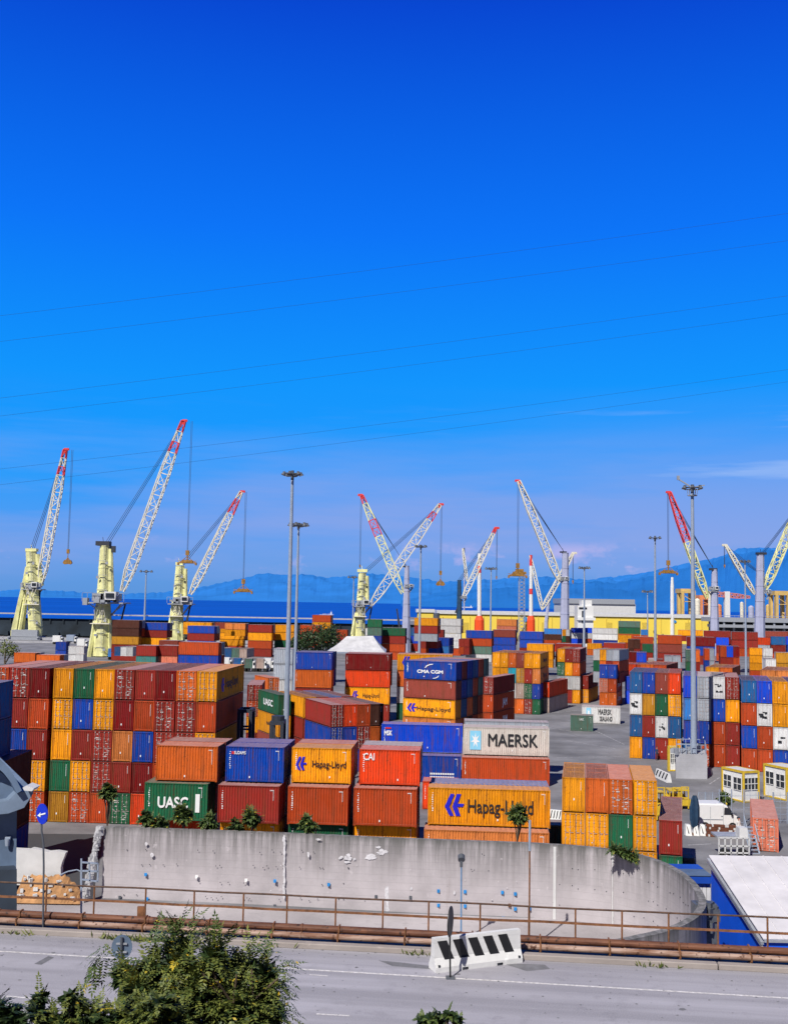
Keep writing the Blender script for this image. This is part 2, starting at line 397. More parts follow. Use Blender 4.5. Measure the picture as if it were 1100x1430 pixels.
def container(col, kind, L, loc, rz, scl, label, group, detail, seed):
    NC[0] += 1
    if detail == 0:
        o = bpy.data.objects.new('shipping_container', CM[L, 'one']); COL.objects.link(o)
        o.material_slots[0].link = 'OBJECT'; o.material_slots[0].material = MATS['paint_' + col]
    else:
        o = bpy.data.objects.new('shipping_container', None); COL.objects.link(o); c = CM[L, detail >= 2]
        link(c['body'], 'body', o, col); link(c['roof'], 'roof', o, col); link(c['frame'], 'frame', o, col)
        for i, dk in enumerate(('d1', 'd2')):
            d = link(c[dk], 'door', o, col)
            if kind == 'D' and detail >= 1:
                for r in CM[L, 'rods'][i]: link(r, 'lock_rod', d)
        rn = random.Random(seed)
        if kind == 'D' and detail >= 1:
            dense = col in ('maroon', 'redorange', 'rust', 'green', 'orange', 'darkred', 'tan', 'salmon')
            link(CM[L, 'plac'][rn.choice([0, 2, 4]) if dense else rn.choice([1, 3, 5])], 'placard', o)
        elif kind == 'P': link(rn.choice(CM[L, 'sten']), 'stencil_code', o)
        elif kind == 'L' and detail >= 1: link(rn.choice(CM[L, 'smark']), 'stencil_code', o)
    o.location = loc; o.rotation_euler = (0, 0, rz); o.scale = scl
    tag(o, label, 'container', group); o['_L'] = L; ALLC.append(o); return o
def lettering(o, t, mat, L, kind, x, z, size, face='front', bold=.0, vertical=False, sx=1.0, space=1.0):
    """text on a container wall. face 'front' is the long wall facing the road for kind L, the end for D and P; 'right' is the shaded right wall"""
    me = text_mesh(t, mat, bold, space); q = link(me, 'lettering', o); e = .025; q.scale = (size * sx, size, 1)
    if kind == 'L': q.location = (x, -W0 / 2 - e, z); q.rotation_euler = (R(90), 0, 0)
    elif face == 'right':
        if kind == 'D': q.location = (-x, W0 / 2 + e, z); q.rotation_euler = (R(90), 0, R(180))
        else: q.location = (x, -W0 / 2 - e, z); q.rotation_euler = (R(90), 0, 0)
    elif face == 'left':
        if kind == 'D': q.location = (x, -W0 / 2 - e, z); q.rotation_euler = (R(90), 0, 0)
        else: q.location = (-x, W0 / 2 + e, z); q.rotation_euler = (R(90), 0, R(180))
    elif kind == 'P': q.location = (-L / 2 - e, -x, z); q.rotation_euler = (R(90), 0, R(-90))
    else: q.location = (L / 2 + .07, x, z); q.rotation_euler = (R(90), 0, R(90))
    if vertical: q.rotation_euler.rotate_axis('Z', R(-90))
    return q
def emblem(o, polys, mat, loc, rot, s, name='emblem', sx=1.0):
    mb = MB()
    for p in polys: mb.prism([(a - .5, b - .5, 0) for a, b in p], (0, 0, .008))
    e = mb.build(name, mat, o, local=True); e.location = loc; e.rotation_euler = rot; e.scale = (s * sx, s, 1); return e
HLOGO = [[(.0, .42), (.30, 1.0), (.50, 1.0), (.24, .42), (.48, .0), (.26, .0)], [(.40, .42), (.62, 1.0), (.84, 1.0), (.66, .56), (1.0, .56), (.94, .42), (.66, .42), (.82, .0), (.58, .0)]]
STAR = [(.5 + .44 * (1 if k % 2 == 0 else .38) * math.sin(k * math.pi / 7), .5 + .44 * (1 if k % 2 == 0 else .38) * math.cos(k * math.pi / 7)) for k in range(14)]
SQ = [(0, 0), (1, 0), (1, 1), (0, 1)]
UP = (R(90), 0, 0)
LAB = set()
def stack(x0, x1, yt, rp, n, grid, desc, yaw=-4, dl=None, L=None, kind=None, detail=1, depth=1, gapx=.0, group=None, fill=True, dgap=.15, backcols=None, zoff=0):
    """one block of containers. x0,x1,yt: its front top edge as measured; rp: height of one level; n: levels down to the ground.
    grid: rows from the top, cells 'col' (plain end), 'col!' (door end) or 'col=' (long side to the road)"""
    G = on(x0, yt + n * rp, 0); Y = G.y; A = at(x0, yt, Y); ht = A.z; h = ht / n; yw = R(yaw)
    u = Vector((math.cos(yw), math.sin(yw), 0)); v = Vector((-math.sin(yw), math.cos(yw), 0))
    d = ray(x1, yt + (x1 - x0) * .0175)
    t = (A.x * d.y - A.y * d.x) / (u.y * d.x - u.x * d.y)
    nc = max(len(g.split()) for g in grid); pw = t / nc; out = {}
    islong = '=' in grid[0] or kind == 'L'
    LL = L or (12.19 if (not islong or pw > 6.3) else 6.06)
    dl_ = dl or (2.44 if islong else LL)
    for dz in range(depth):
        for i in range(n):
            if i < len(grid): row = grid[i].split()
            elif fill: row = [random.Random(int(x0 * 7 + i * 3 + j)).choice(['maroon', 'yellow', 'blue', 'rust', 'brown']) + ('=' if islong else '') for j in range(nc)]
            else: continue
            for j, cell in enumerate(row):
                if cell == '.': continue
                if dz and i > 1: continue
                col = cell.rstrip('!=:'); k = 'L' if islong else ('D' if cell.endswith('!') else 'P')
                if dz: col = (backcols or ['brown', 'grey', 'rust', 'maroon', 'blue'])[(j + i + dz) % (len(backcols) if backcols else 5)]
                c = Vector((A.x, A.y, 0)) + u * (pw * (j + .5)) + v * (dl_ * (dz + .5) + dgap * dz); z = ht - h * (i + 1) + zoff
                wsc, dsc = pw * (.982 if islong else .965), dl_ * .985
                if islong: scl = (wsc / LL, dsc / W0, h * .985 / H0); rz = yw
                else: scl = (dsc / LL, wsc / W0, h * .985 / H0); rz = yw + (R(-90) if k == 'D' else R(90))
                rw = ['top', 'second', 'third', 'fourth', 'fifth', 'sixth'][i] + (' row' if not dz else ' row behind'); 
                what = {'D': 'with its door end', 'P': 'with ribbed end', 'L': 'seen side-on'}[k]
                pos = (ORD[j] + ' from left, ') if nc > 1 else ''
                lb = f"{WORD[col]} container {what}, {pos}{rw}, {desc}"
                if dz > 1: lb = f"{WORD[col]} container, {pos}{rw}, {ORD[dz]} deep, {desc}"
                wds = lb.split()
                if len(wds) > 15: lb = lb.replace(' ' + what, '')
                if len(lb.split()) > 15: lb = lb.replace(' behind the ', ' by the ').replace(' in the ', ' ').replace(' container', '')
                if len(lb.split()) > 15: lb = ' '.join(lb.split()[:15])
                while lb in LAB: lb = lb.replace('container', 'steel container', 1)
                LAB.add(lb)
                rn = random.Random(int(x0 * 31 + i * 7 + j * 13 + dz)); off = u * rn.uniform(-.02, .02) * 1 + v * rn.uniform(-.06, .06)
                o = container(col, k, LL, (c.x + off.x, c.y + off.y, z), rz, scl, lb, group or ('containers in the ' + desc), detail if not dz else min(detail, 1), rn.randint(0, 9999))
                out[i, j, dz] = o
                o['_k'] = k; o['_L'] = LL
    return out
KEEP = [0, 1, 2, 4, 5, 7, 8, 11, 14, 15, 16, 17, 18, 19, 20, 21, 22, 23, 24, 25, 26, 27, 28, 29, 30, 31, 32, 33, 34, 35, 36, 37, 38, 39, 40, 41, 42, 43, 47, 48, 49, 50, 51, 55, 56, 57, 58, 59, 61, 62, 63, 64, 65, 67, 68, 69, 70, 71, 73, 74, 75, 77, 79, 80, 81, 82, 83, 84, 85, 86, 87, 88, 89, 90, 91, 92, 93, 94, 95, 99, 100, 101, 102, 104, 105, 106, 107, 108, 112, 113, 114, 115, 116, 117, 118, 119, 124, 125, 126, 128, 136, 137, 139, 140, 141, 143, 146, 147, 148, 152, 153, 154, 155, 156, 157, 158, 161, 162, 163, 164, 167, 168, 169, 170, 171, 172, 173, 174, 175, 176, 177, 178, 179, 181, 183, 185, 191, 192, 193, 195, 196, 197, 198, 199, 200, 204, 205, 206, 210, 211, 212, 216, 217, 218, 219, 220, 221, 222, 223, 224, 225, 226, 229, 232, 233, 234, 235, 236, 237, 238, 239, 240, 244, 248, 252, 255, 256, 257, 258, 259, 260, 261, 262, 263, 264, 265, 266, 267, 268, 269, 270, 271, 273, 274, 275, 276, 277, 278, 279, 280, 281, 282, 283, 284, 286, 287, 288, 289, 290, 291, 295, 296, 297, 301, 302, 303, 307, 308, 309, 314, 315, 316, 317, 318, 321, 322, 323, 325, 328, 329, 330, 335, 339, 340, 346, 347, 350, 351, 354, 355, 359, 365, 366, 370, 371, 374, 375, 376, 377, 380, 381, 391, 399, 400, 407, 408, 409, 413, 414, 415, 435, 436, 446, 447, 448, 449, 452, 457, 458, 459, 463, 464, 468, 469, 485, 486, 491, 492, 500, 505, 506, 520, 524, 529, 533, 536, 537, 541, 551, 556, 560, 591, 600, 602, 614, 627, 628, 632, 636, 639]
# ------------------------------------------------------------------ ground, road, sea, hills
ZR = 7.2
g = MB(); g.quad((-900, 20, 0), (900, 20, 0), (900, 515, 0), (-900, 515, 0)); struct('yard_ground', g, 'asphalt_yard')
g = MB(); g.quad((16, 515, 0), (1600, 515, 0), (1600, 1400, 0), (16, 1400, 0)); struct('quay_ground', g, 'asphalt_yard')
g = MB(); g.quad((-60000, 515, -1.6), (60000, 515, -1.6), (60000, 90000, -1.6), (-60000, 90000, -1.6)); struct('sea', g, 'water_sea')
# road strip: the line where the kerb meets the road
E0 = on(0, 1303.5, ZR); E1 = on(1100, 1360, ZR); RU = (E1 - E0).normalized(); RV = Vector((-RU.y, RU.x, 0))
def rp_(s, d, z=ZR): p = E0 + RU * s + RV * d; return Vector((p.x, p.y, z))
def s_at(px, d, z=ZR):
    """distance along the road where the pixel column px meets the line at offset d"""
    p = rp_(0, d, z); q = ray(px, 1300); return (q.x * p.y - q.y * p.x) / (RU.x * q.y - RU.y * q.x)
rdang = math.atan2(RU.y, RU.x)
rd = MB(); rd.quad((0, -13, 0), (200, -13, 0), (200, 0, 0), (0, 0, 0))
def roadobj(name, d0, d1, z, mat, s0=-80, s1=110, kind='structure'):
    m = MB(); m.quad((s0, d0, 0), (s1, d0, 0), (s1, d1, 0), (s0, d1, 0)); o = m.build(name, mat)
    o.location = (E0.x, E0.y, z); o.rotation_euler = (0, 0, rdang); o['kind'] = kind; return o
roadobj('road', -11.5, 0.02, ZR, 'asphalt_road')
m = MB(); m.box((15, 1.0, -ZR / 2 - .04), (190, 1.9, ZR)); m.box((15, -5.6, -ZR / 2 - .15), (190, 11.2, ZR - .2)); o = m.build('road_retaining_wall', 'concrete_block')
o.location = (E0.x, E0.y, ZR); o.rotation_euler = (0, 0, rdang); o['kind'] = 'structure'
m = MB()   # solid line
a = on(0, 1328.5, ZR); b_ = on(1100, 1394, ZR); nn = (b_ - a).normalized(); sd = Vector((-nn.y, nn.x, 0)) * .055
a2, b2 = a - nn * 40, b_ + nn * 40
m.quad(*[p + Vector((0, 0, .004)) for p in (a2 - sd, b2 - sd, b2 + sd, a2 + sd)])
for xa, ya, xb, yb in ((8, 1391, 47, 1394.5), (442, 1416, 488, 1418.5), (-260, 1372, -215, 1375)):
    p, q = on(xa, ya, ZR), on(xb, yb, ZR); sd2 = sd * .8; m.quad(*[w + Vector((0, 0, .004)) for w in (p - sd2, q - sd2, q + sd2, p + sd2)])
p, q = on(432, 1361, ZR), on(458, 1363, ZR); m.quad(*[w + Vector((0, 0, .004)) for w in (p - sd * .6, q - sd * .6, q + sd * .6, p + sd * .6)])
simple('road_marking', (.62, .60, .60), .8, .35, 9); struct('road_marking', m, 'road_marking')
# tar patches on the road
simple('tar_patch', (.17, .17, .185), .9, .25, 3); m = MB()
for poly in ([(48, 1346), (68, 1335), (76, 1337), (58, 1347)], [(528, 1341), (560, 1344), (610, 1350), (600, 1353), (548, 1349)], [(700, 1345), (760, 1347), (768, 1353), (735, 1356)]):
    m.quad(*[on(x, y, ZR + .005) for x, y in poly])
struct('road_patch', m, 'tar_patch')
rn = random.Random(41); m = MB()   # grit, oil drops and scraps on the tarmac
for i in range(420):
    s_, d_ = rn.uniform(-2, 34), -abs(rn.gauss(0, 3.2)) if rn.random() < .6 else -rn.uniform(0, 8)
    p = E0 + RU * s_ + RV * d_; r_ = rn.uniform(.012, .045) * (3 if rn.random() < .06 else 1); k = rn.randint(5, 7)
    m.quad(*[(p.x + math.cos(6.283 * j / k) * r_ * rn.uniform(.6, 1.3), p.y + math.sin(6.283 * j / k) * r_ * rn.uniform(.6, 1.3), ZR + .007) for j in range(k)])
o = m.build('road_grit', 'tar_patch'); tag(o, 'dark grit and oil spots scattered over the road surface', 'grit', kind='stuff')
# kerb: a row of worn concrete blocks with gaps
m = MB(); s = -60
while s < 90:
    L_ = random.uniform(5.5, 9); m.box((s + L_ / 2, .17, .08), (L_ - .03, .32, .21 + random.uniform(-.012, .012))); s += L_
o = m.build('kerb', 'concrete_kerb'); o.location = (E0.x, E0.y, ZR); o.rotation_euler = (0, 0, rdang); o['kind'] = 'structure'
o.modifiers.new('b', 'BEVEL').width = .03
# near embankment under the trees
m = MB()
for i in range(24):
    for j in range(5):
        P_ = lambda i, j: (-60 + i * 5 + random.Random(i * 9 + j).uniform(-.4, .4), 26.5 - j * 4, ZR - .25 + j * 1.9 + random.Random(i + j * 31).uniform(-.3, .3) * (j > 0))
        m.quad(P_(i, j), P_(i, j + 1), P_(i + 1, j + 1), P_(i + 1, j))
simple('soil', (.09, .075, .045), .95, .4, 2); struct('embankment', m, 'soil')
def hills(name, prof, Y, mat, seed, depth):
    rn = random.Random(seed); m = MB(); pts = []
    for (xa, ya), (xb, yb) in zip(prof[:-1], prof[1:]):
        k = max(2, int((xb - xa) / 4))
        for i in range(k): t = i / k; pts.append((xa + (xb - xa) * t, ya + (yb - ya) * t + rn.uniform(-1.1, 1.1)))
    rows = 9; grid = []
    for j in range(rows + 1):
        f = j / rows; line = []
        for i, (x, y) in enumerate(pts):
            top = at(x, y, Y); hgt = top.z + 1.6; yy = Y - depth * (1 - f)
            z = -1.6 + hgt * (f ** .8) * (1 if f == 1 else (1 + .10 * math.sin(i * .31 + j * 1.1) + .05 * math.sin(i * .83 + j * .7) + rn.uniform(-.02, .02))); z = min(z, top.z * yy / Y * 1.0 if f > .5 else z) if f < 1 else top.z
            line.append(Vector((top.x * yy / Y, yy, z)))
        grid.append(line)
    for j in range(rows):
        for i in range(len(pts) - 1): m.quad(grid[j][i], grid[j][i + 1], grid[j + 1][i + 1], grid[j + 1][i])
    struct(name, m, mat)
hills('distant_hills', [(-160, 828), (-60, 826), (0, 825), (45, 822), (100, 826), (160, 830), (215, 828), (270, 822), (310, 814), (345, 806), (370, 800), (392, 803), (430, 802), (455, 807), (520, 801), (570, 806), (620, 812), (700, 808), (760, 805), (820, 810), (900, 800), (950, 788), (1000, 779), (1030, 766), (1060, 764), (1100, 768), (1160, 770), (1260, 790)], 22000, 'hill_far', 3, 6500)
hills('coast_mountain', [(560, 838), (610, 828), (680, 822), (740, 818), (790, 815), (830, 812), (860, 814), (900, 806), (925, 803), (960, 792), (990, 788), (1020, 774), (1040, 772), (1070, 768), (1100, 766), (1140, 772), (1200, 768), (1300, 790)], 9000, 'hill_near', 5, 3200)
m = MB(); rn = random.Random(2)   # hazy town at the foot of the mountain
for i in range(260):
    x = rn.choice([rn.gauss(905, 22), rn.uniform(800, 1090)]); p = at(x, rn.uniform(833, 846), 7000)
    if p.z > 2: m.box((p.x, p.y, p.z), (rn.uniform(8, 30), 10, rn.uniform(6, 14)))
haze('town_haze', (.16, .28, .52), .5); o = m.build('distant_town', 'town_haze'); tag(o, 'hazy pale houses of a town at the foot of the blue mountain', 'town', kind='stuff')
# breakwater and inner quay
A_ = at(-300, 860, 505); m = MB()
zt = at(300, 865, 508).z
m.box((-200, 512, zt / 2 - 2), (440, 6, zt + 2)); m.box((-200, 509.5, zt / 2 - 1.5), (440, 3.8, zt * .55))
for i in range(70): m.box((-415 + i * 6.2, 508.7, zt * .62), (.5, .6, zt * .5))
for i in range(40): m.box((-410 + i * 10.5 + random.uniform(-2, 2), 507, 1 + random.random()), (random.uniform(2, 6), 1.6, random.uniform(.8, 2.2)))
bw = thing('breakwater', 'long dark breakwater wall with pale capping between the yard and the open sea', 'breakwater', (-200, 512, 0))
simple('breakwater_dark', (.018, .03, .045), .9, .5, .1); m.build('wall', 'breakwater_dark', bw)
m = MB(); m.box((-200, 511, zt + 1.15), (440, 9, .5)); m.build('capping', 'concrete_block', bw)
m = MB(); m.box((-180, 470, .5), (330, 4, 1)); m.box((-190, 440, .3), (300, 2, .6))
tag(m.build('quay_wall', 'concrete_block', loc=(-180, 470, 0)), 'low pale quay edge behind the parked trucks in front of the breakwater', 'wall')
# ------------------------------------------------------------------ container blocks
DT = dict(group=None)
S = stack
A0 = S(-15, 70, 930.6, 43.2, 5, ['rust! maroon! darkred', 'rust maroon rust', 'blue blue maroon', 'rust! maroon yellow!', 'maroon! maroon rust!'], 'three columns left of the dark gap', detail=2, dl=11.2)
A1 = S(75.5, 303.5, 932.2, 43.2, 5, ['yellow green yellow maroon! maroon darkred orange! yellow!', 'yellow! blue yellow! darkred rust maroon! maroon! rust', 'yellow maroon maroon! tan blue maroon! maroon! yellow!', 'green yellow! maroon! maroon darkred rust! rust maroon', 'ochre rust! rust green! redorange rust maroon! yellow'], 'long left block', detail=2, dl=11.2)
lettering(A1[0, 7, 0], 'Hapag-Lloyd', 'letter_black', 12.19, 'D', .3, 1.3, 1.1, face='right', bold=.012)
emblem(A1[0, 7, 0], HLOGO, 'letter_blue', (3.6, W0 / 2 + .03, 1.3), (R(90), 0, R(180)), 1.2)
# the gap between second and third columns is wider in the yard
B3 = [(219, 304.5, 'tan=', 1039.5), (316, 397, 'blue=', 1041), (408, 490.5, 'yellow=', 1042.5), (502, 586.5, 'redorange=', 1045)]
B2 = [(202.7, 290.5, 'green=', 1091.5), (305, 390, 'maroon=', 1095), (402.5, 486, 'rust=', 1097), (494, 582, 'rust=', 1099)]
B1 = [(203, 290, 'redorange=', 1141), (308, 390, 'yellow=', 1146), (403, 486, 'green=', 1149), (493.5, 581.5, 'yellow=', 1150)]
BN = ['far left stack of the front row', 'second stack of the front row', 'third stack of the front row', 'fourth stack of the front row']
FR = {}
PC['tan'] = PC['tan']
def frontrow(items, yaw=-4):
    """levels of a stack given one by one, each where it stands; lower levels stick out a little towards the road"""
    zb = None
for k in range(4):
    zs = [0, 2.62, 5.40, 8.05]
    for lev, (x0, x1, c, yt) in ((2, B3[k]), (1, B2[k]), (0, B1[k])):
        zt_ = zs[lev + 1]; p = on(x0, yt, zt_); q = on(x1, yt + (x1 - x0) * .0175, zt_); Y = p.y
        u = Vector((math.cos(R(-4)), math.sin(R(-4)), 0)); v = Vector((-u.y, u.x, 0)) * 1
        d = ray(x1, yt); w = (p.x * d.y - p.y * d.x) / (u.y * d.x - u.x * d.y); h = zt_ - zs[lev]
        for dz in range(2):
            col = c.strip('=') if dz == 0 else ['grey', 'maroon', 'brown', 'rust', 'blue', 'grey', 'rust', 'maroon'][(k * 2 + lev) % 8]
            if col == 'tan' : col = 'orange'
            cc = Vector((p.x, p.y, 0)) + u * (w / 2) + v * (1.22 + dz * 2.62)
            lb = f"{WORD[col]} short container, {['bottom', 'middle', 'top'][lev]} of {BN[k]}" if dz == 0 else f"{WORD[col]} container just behind the {['bottom', 'middle', 'top'][lev]} one of {BN[k].replace(' of the front row', ' in front')}"
            o = container(col, 'L', 6.06, (cc.x, cc.y, zs[lev]), R(-4), (w / 6.06, 1, h * .985 / H0), lb, 'short containers stacked in the front row', 2, k * 3 + lev)
            FR[k, lev, dz] = o
lettering(FR[0, 1, 0], 'UASC', 'letter_white', 6.06, 'L', -.28, 1.22, 1.05, bold=.03, sx=1.12)
mm = MB(); mm.box((2.1, -W0 / 2 - .02, 1.25), (.42, .012, 1.25)); mm.build('placard', 'letter_white', FR[0, 1, 0], local=True)
lettering(FR[1, 2, 0], 'K-LINES', 'letter_white', 6.06, 'L', -1.75, 2.12, .28, bold=.02) if False else None
mm = MB(); mm.box((-2.28, -W0 / 2 - .01, 2.12), (.3, .012, .2)); mm.build('placard', 'letter_red', FR[1, 2, 0], local=True)
lettering(FR[1, 2, 0], 'SUDAMS', 'letter_white', 6.06, 'L', -1.55, 2.12, .32, bold=.02)
lettering(FR[2, 2, 0], 'Hapag-Lloyd', 'letter_black', 6.06, 'L', .8, 1.38, .70, bold=.008)
emblem(FR[2, 2, 0], HLOGO, 'letter_blue', (-2.05, -W0 / 2 - .03, 1.42), UP, .98, sx=1.15)
lettering(FR[3, 2, 0], 'CAI', 'letter_white', 6.06, 'L', -2.05, 2.02, .72, bold=.02)
lettering(FR[3, 1, 0], 'TEXTAINER', 'letter_white', 6.06, 'L', -2.1, 1.5, .30, bold=.02, vertical=True) if False else None
# the long yellow one and its neighbours
def single(x0, x1, yt, zt_, h, col, L, lb, yaw=-4, deep=2.44, kind='L', detail=2, grp=None, seed=1):
    p = on(x0, yt, zt_); u = Vector((math.cos(R(yaw)), math.sin(R(yaw)), 0)); v = Vector((-u.y, u.x, 0)); d = ray(x1, yt)
    w = (p.x * d.y - p.y * d.x) / (u.y * d.x - u.x * d.y); cc = Vector((p.x, p.y, 0)) + u * (w / 2) + v * deep / 2
    if kind == 'L': scl = (w / L, deep / W0, h * .985 / H0); rz = R(yaw)
    else: scl = (deep / L, w / W0, h * .985 / H0); rz = R(yaw) + R(-90 if kind == 'D' else 90)
    LAB.add(lb); return container(col, kind, L, (cc.x, cc.y, zt_ - h), rz, scl, lb, grp, detail, seed)
HG = 'long containers stacked behind the concrete wall'
HL = single(597.8, 768, 1098.2, 5.40, 2.78, 'yellow', 12.19, 'long yellow container with big black lettering and blue emblem behind the concrete wall', grp=HG)
single(592, 766.5, 1157, 2.62, 2.62, 'tan', 12.19, 'faded orange container under the long yellow lettered one, just above the wall', grp=HG)
q = single(601, 766, 1092, 5.42, 2.80, 'skyblue', 12.19, 'sky blue roofed container directly behind the long yellow lettered one', grp=HG)
lettering(HL, 'Hapag-Lloyd', 'letter_black', 12.19, 'L', 1.15, 1.32, 1.32, bold=.01, sx=1.0)
emblem(HL, HLOGO, 'letter_blue', (-3.45, -W0 / 2 - .03, 1.42), UP, 1.5, sx=1.3)
MG = 'long containers stacked in the second row'
MK = single(646.7, 766.5, 1014, 5.85, 3.0, 'white', 12.19, 'off white container with large black lettering and star square, on a rust one', grp=MG)
MK.children[0].material_slots[0].material = MATS['paint_pale']
paint('paint_offwhite', (.60, .55, .50), .3)
for c_ in MK.children:
    if c_.name.split('.')[0] in ('body', 'frame'): c_.material_slots[0].material = MATS['paint_offwhite']
single(645, 767, 1056.5, 2.85, 2.85, 'rust', 12.19, 'rust red container under the off white lettered one', grp=MG, seed=3)
B_ = single(533, 645.5, 1010, 5.85, 3.0, 'brightblue', 12.19, 'bright blue container with small red and white mark, left of the off white one', grp=MG)
B2_ = single(530, 643.5, 1052.5, 2.85, 2.85, 'blue', 12.19, 'deep blue container under the bright blue one, mostly hidden', grp=MG, seed=5)
single(648, 766, 1005.5, 5.86, 2.9, 'grey', 12.19, 'grey container right behind the off white lettered one', grp=MG)
single(590, 640, 1090, 2.6, 2.6, 'redorange', 6.06, 'red orange container low between the fourth stack and the long yellow one', grp=MG)
lettering(MK, 'MAERSK', 'letter_black', 12.19, 'L', .9, 1.35, 1.62, bold=.022, sx=1.2)
emblem(MK, [SQ], 'letter_sky', (-4.35, -W0 / 2 - .03, 1.36), UP, 1.75, sx=.9)
emblem(MK, [STAR], 'letter_white', (-4.35, -W0 / 2 - .045, 1.36), UP, 1.65, sx=.9)
mm = MB(); mm.box((-5.1, -W0 / 2 - .02, 2.2), (.9, .012, .14)); mm.build('placard', 'letter_red', B_, local=True)
lettering(B_, 'MSK', 'letter_white', 12.19, 'L', -5.1, 1.72, .62, bold=.04)
lettering(B2_, 'MSK INTERNATIONAL', 'letter_white', 12.19, 'L', 3.2, .75, .42, bold=.02) if False else None
mm = MB()
for r_ in range(2):
    for i in range(14): mm.box((1.6 + i * .26, -W0 / 2 - .02, .85 - r_ * .32), (.17, .012, .17))
mm.build('stencil_code', 'letter_white', B2_, local=True)
# yellow block at the right of the wall and loners
S(783.6, 917, 1084, 49.5, 3, ['yellow orange orange! yellow!', 'yellow! yellow! green yellow!', 'yellow! ochre yellow! yellow!'], 'yellow block right of the long lettered one', yaw=-10, detail=2, dl=7.2, L=12.19, depth=1)
S(919, 952.5, 1144, 49.5, 2, ['maroon', 'green'], 'narrow stack right of the yellow block', yaw=-15, detail=2, dl=9.5, L=12.19)
S(1049.6, 1086.5, 1141, 47, 1, ['salmon!'], 'place beside the white van, standing alone', yaw=-17, detail=2, dl=9, L=12.19)
S(1049, 1105, 1035, 34, 1, ['maroon'], 'place behind the second office cabin', yaw=-24, detail=1, dl=9)
# shaded containers at the left edge, seen from their long sides
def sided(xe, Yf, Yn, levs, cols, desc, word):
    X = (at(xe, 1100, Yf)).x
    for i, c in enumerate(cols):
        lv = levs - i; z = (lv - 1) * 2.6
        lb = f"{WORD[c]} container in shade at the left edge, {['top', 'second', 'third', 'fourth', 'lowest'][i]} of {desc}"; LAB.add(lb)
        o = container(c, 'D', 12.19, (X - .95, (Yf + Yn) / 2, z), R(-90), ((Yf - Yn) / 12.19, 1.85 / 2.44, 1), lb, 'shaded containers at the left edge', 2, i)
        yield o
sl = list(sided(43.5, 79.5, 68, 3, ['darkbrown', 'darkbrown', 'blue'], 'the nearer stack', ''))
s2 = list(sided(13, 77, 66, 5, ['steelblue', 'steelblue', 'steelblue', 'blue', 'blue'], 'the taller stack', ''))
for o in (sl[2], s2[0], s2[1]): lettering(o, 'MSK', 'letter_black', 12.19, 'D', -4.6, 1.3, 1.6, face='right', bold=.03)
# diagonal block in the middle
C1 = S(462, 536, 984, 32, 3, ['maroon! redorange rust darkbrown', 'blue! blue maroon! orange', 'brown maroon! blue rust'], 'diagonal block', yaw=24, dl=8.6, L=6.06, detail=2, depth=1)
C2 = S(424, 494, 973.2, 30, 3, ['yellow brown skyblue maroon', 'maroon yellow maroon blue'], 'rear half of the diagonal block', yaw=24, dl=9.4, L=12.19, detail=1)
C3 = S(389.6, 407, 970, 30, 3, ['green', 'yellow', 'brown'], 'slanted stack by the tall lamp mast', yaw=24, dl=8.5, L=6.06, detail=2)
C4 = S(345, 366, 956, 22.5, 4, ['maroon!', 'rust!', 'yellow', 'maroon!'], 'stack behind the right end of the left block', yaw=4, dl=9, L=6.06, detail=1)
C5 = S(374, 390, 946, 25, 3, ['orange!', 'rust', 'maroon'], 'small orange topped stack below the white pair', yaw=26, dl=6, L=6.06, detail=1)
lettering(C3[0, 0, 0], 'UASC', 'letter_white', 6.06, 'P', 0, 1.25, 1.1, face='left', bold=.03)
lettering(C3[1, 0, 0], 'HAPAG', 'letter_black', 6.06, 'P', .6, 1.3, .6, face='left', bold=.02)
lettering(C2[0, 0, 0], 'Hapag-Lloyd', 'letter_black', 12.19, 'P', -1, 1.3, 1.1, face='left', bold=.02)
# rows across the middle
Q1 = S(412.6, 464, 910, 25, 4, ['blue=', 'orange=', 'maroon=', 'rust='], 'stack right of the twin lamp masts', dl=2.9, L=12.19, depth=2, backcols=['blue', 'steelblue'])
Q1b = S(382.5, 409, 905, 22, 3, ['grey=', 'grey=', 'white='], 'pale grey pair behind the tall lamp mast', dl=4.5, L=6.06)
Q2 = S(482, 545, 912, 23.6, 4, ['darkred=', 'redorange=', 'yellow=', 'maroon='], 'stack with a dark red top in the middle', dl=2.9, L=12.19, depth=2, backcols=['darkbrown', 'maroon'])
Q3 = S(554, 632, 913, 23, 4, ['yellow=', 'orange=', 'white=', 'green='], 'stack hidden behind the blue lettered one', dl=2.9, L=12.19, depth=2, backcols=['salmon', 'brown'])
emblem(Q3[0, 0, 0], HLOGO, 'letter_blue', (-4.0, -W0 / 2 - .03, 1.4), UP, 1.7, sx=1.2)
emblem(Q2[2, 0, 0], HLOGO, 'letter_blue', (-3.2, -W0 / 2 - .03, 1.4), UP, 1.3, sx=1.2)
lettering(Q2[2, 0, 0], 'Hapag-Lloyd', 'letter_black', 12.19, 'L', 1.0, 1.35, .9)
J = S(563, 637, 921.5, 26.3, 4, ['blue=', 'brown=', 'yellow=', 'tan='], 'stack with the white lettered blue container', yaw=-24, dl=2.35, L=6.06, depth=6, detail=2, backcols=['darkbrown', 'maroon', 'blue', 'steelblue', 'rust', 'greygreen', 'yellow'], dgap=.04)
lettering(J[0, 0, 0], 'CMA CGM', 'letter_white', 6.06, 'L', .05, 1.12, .62, bold=.045, sx=1.05)
emblem(J[0, 0, 0], [[(0, .0), (.2, .55), (.6, .9), (1, 1), (1, .82), (.62, .7), (.3, .38), (.12, 0)]], 'letter_white', (-.1, -W0 / 2 - .03, 1.95), UP, .6, sx=1.6)
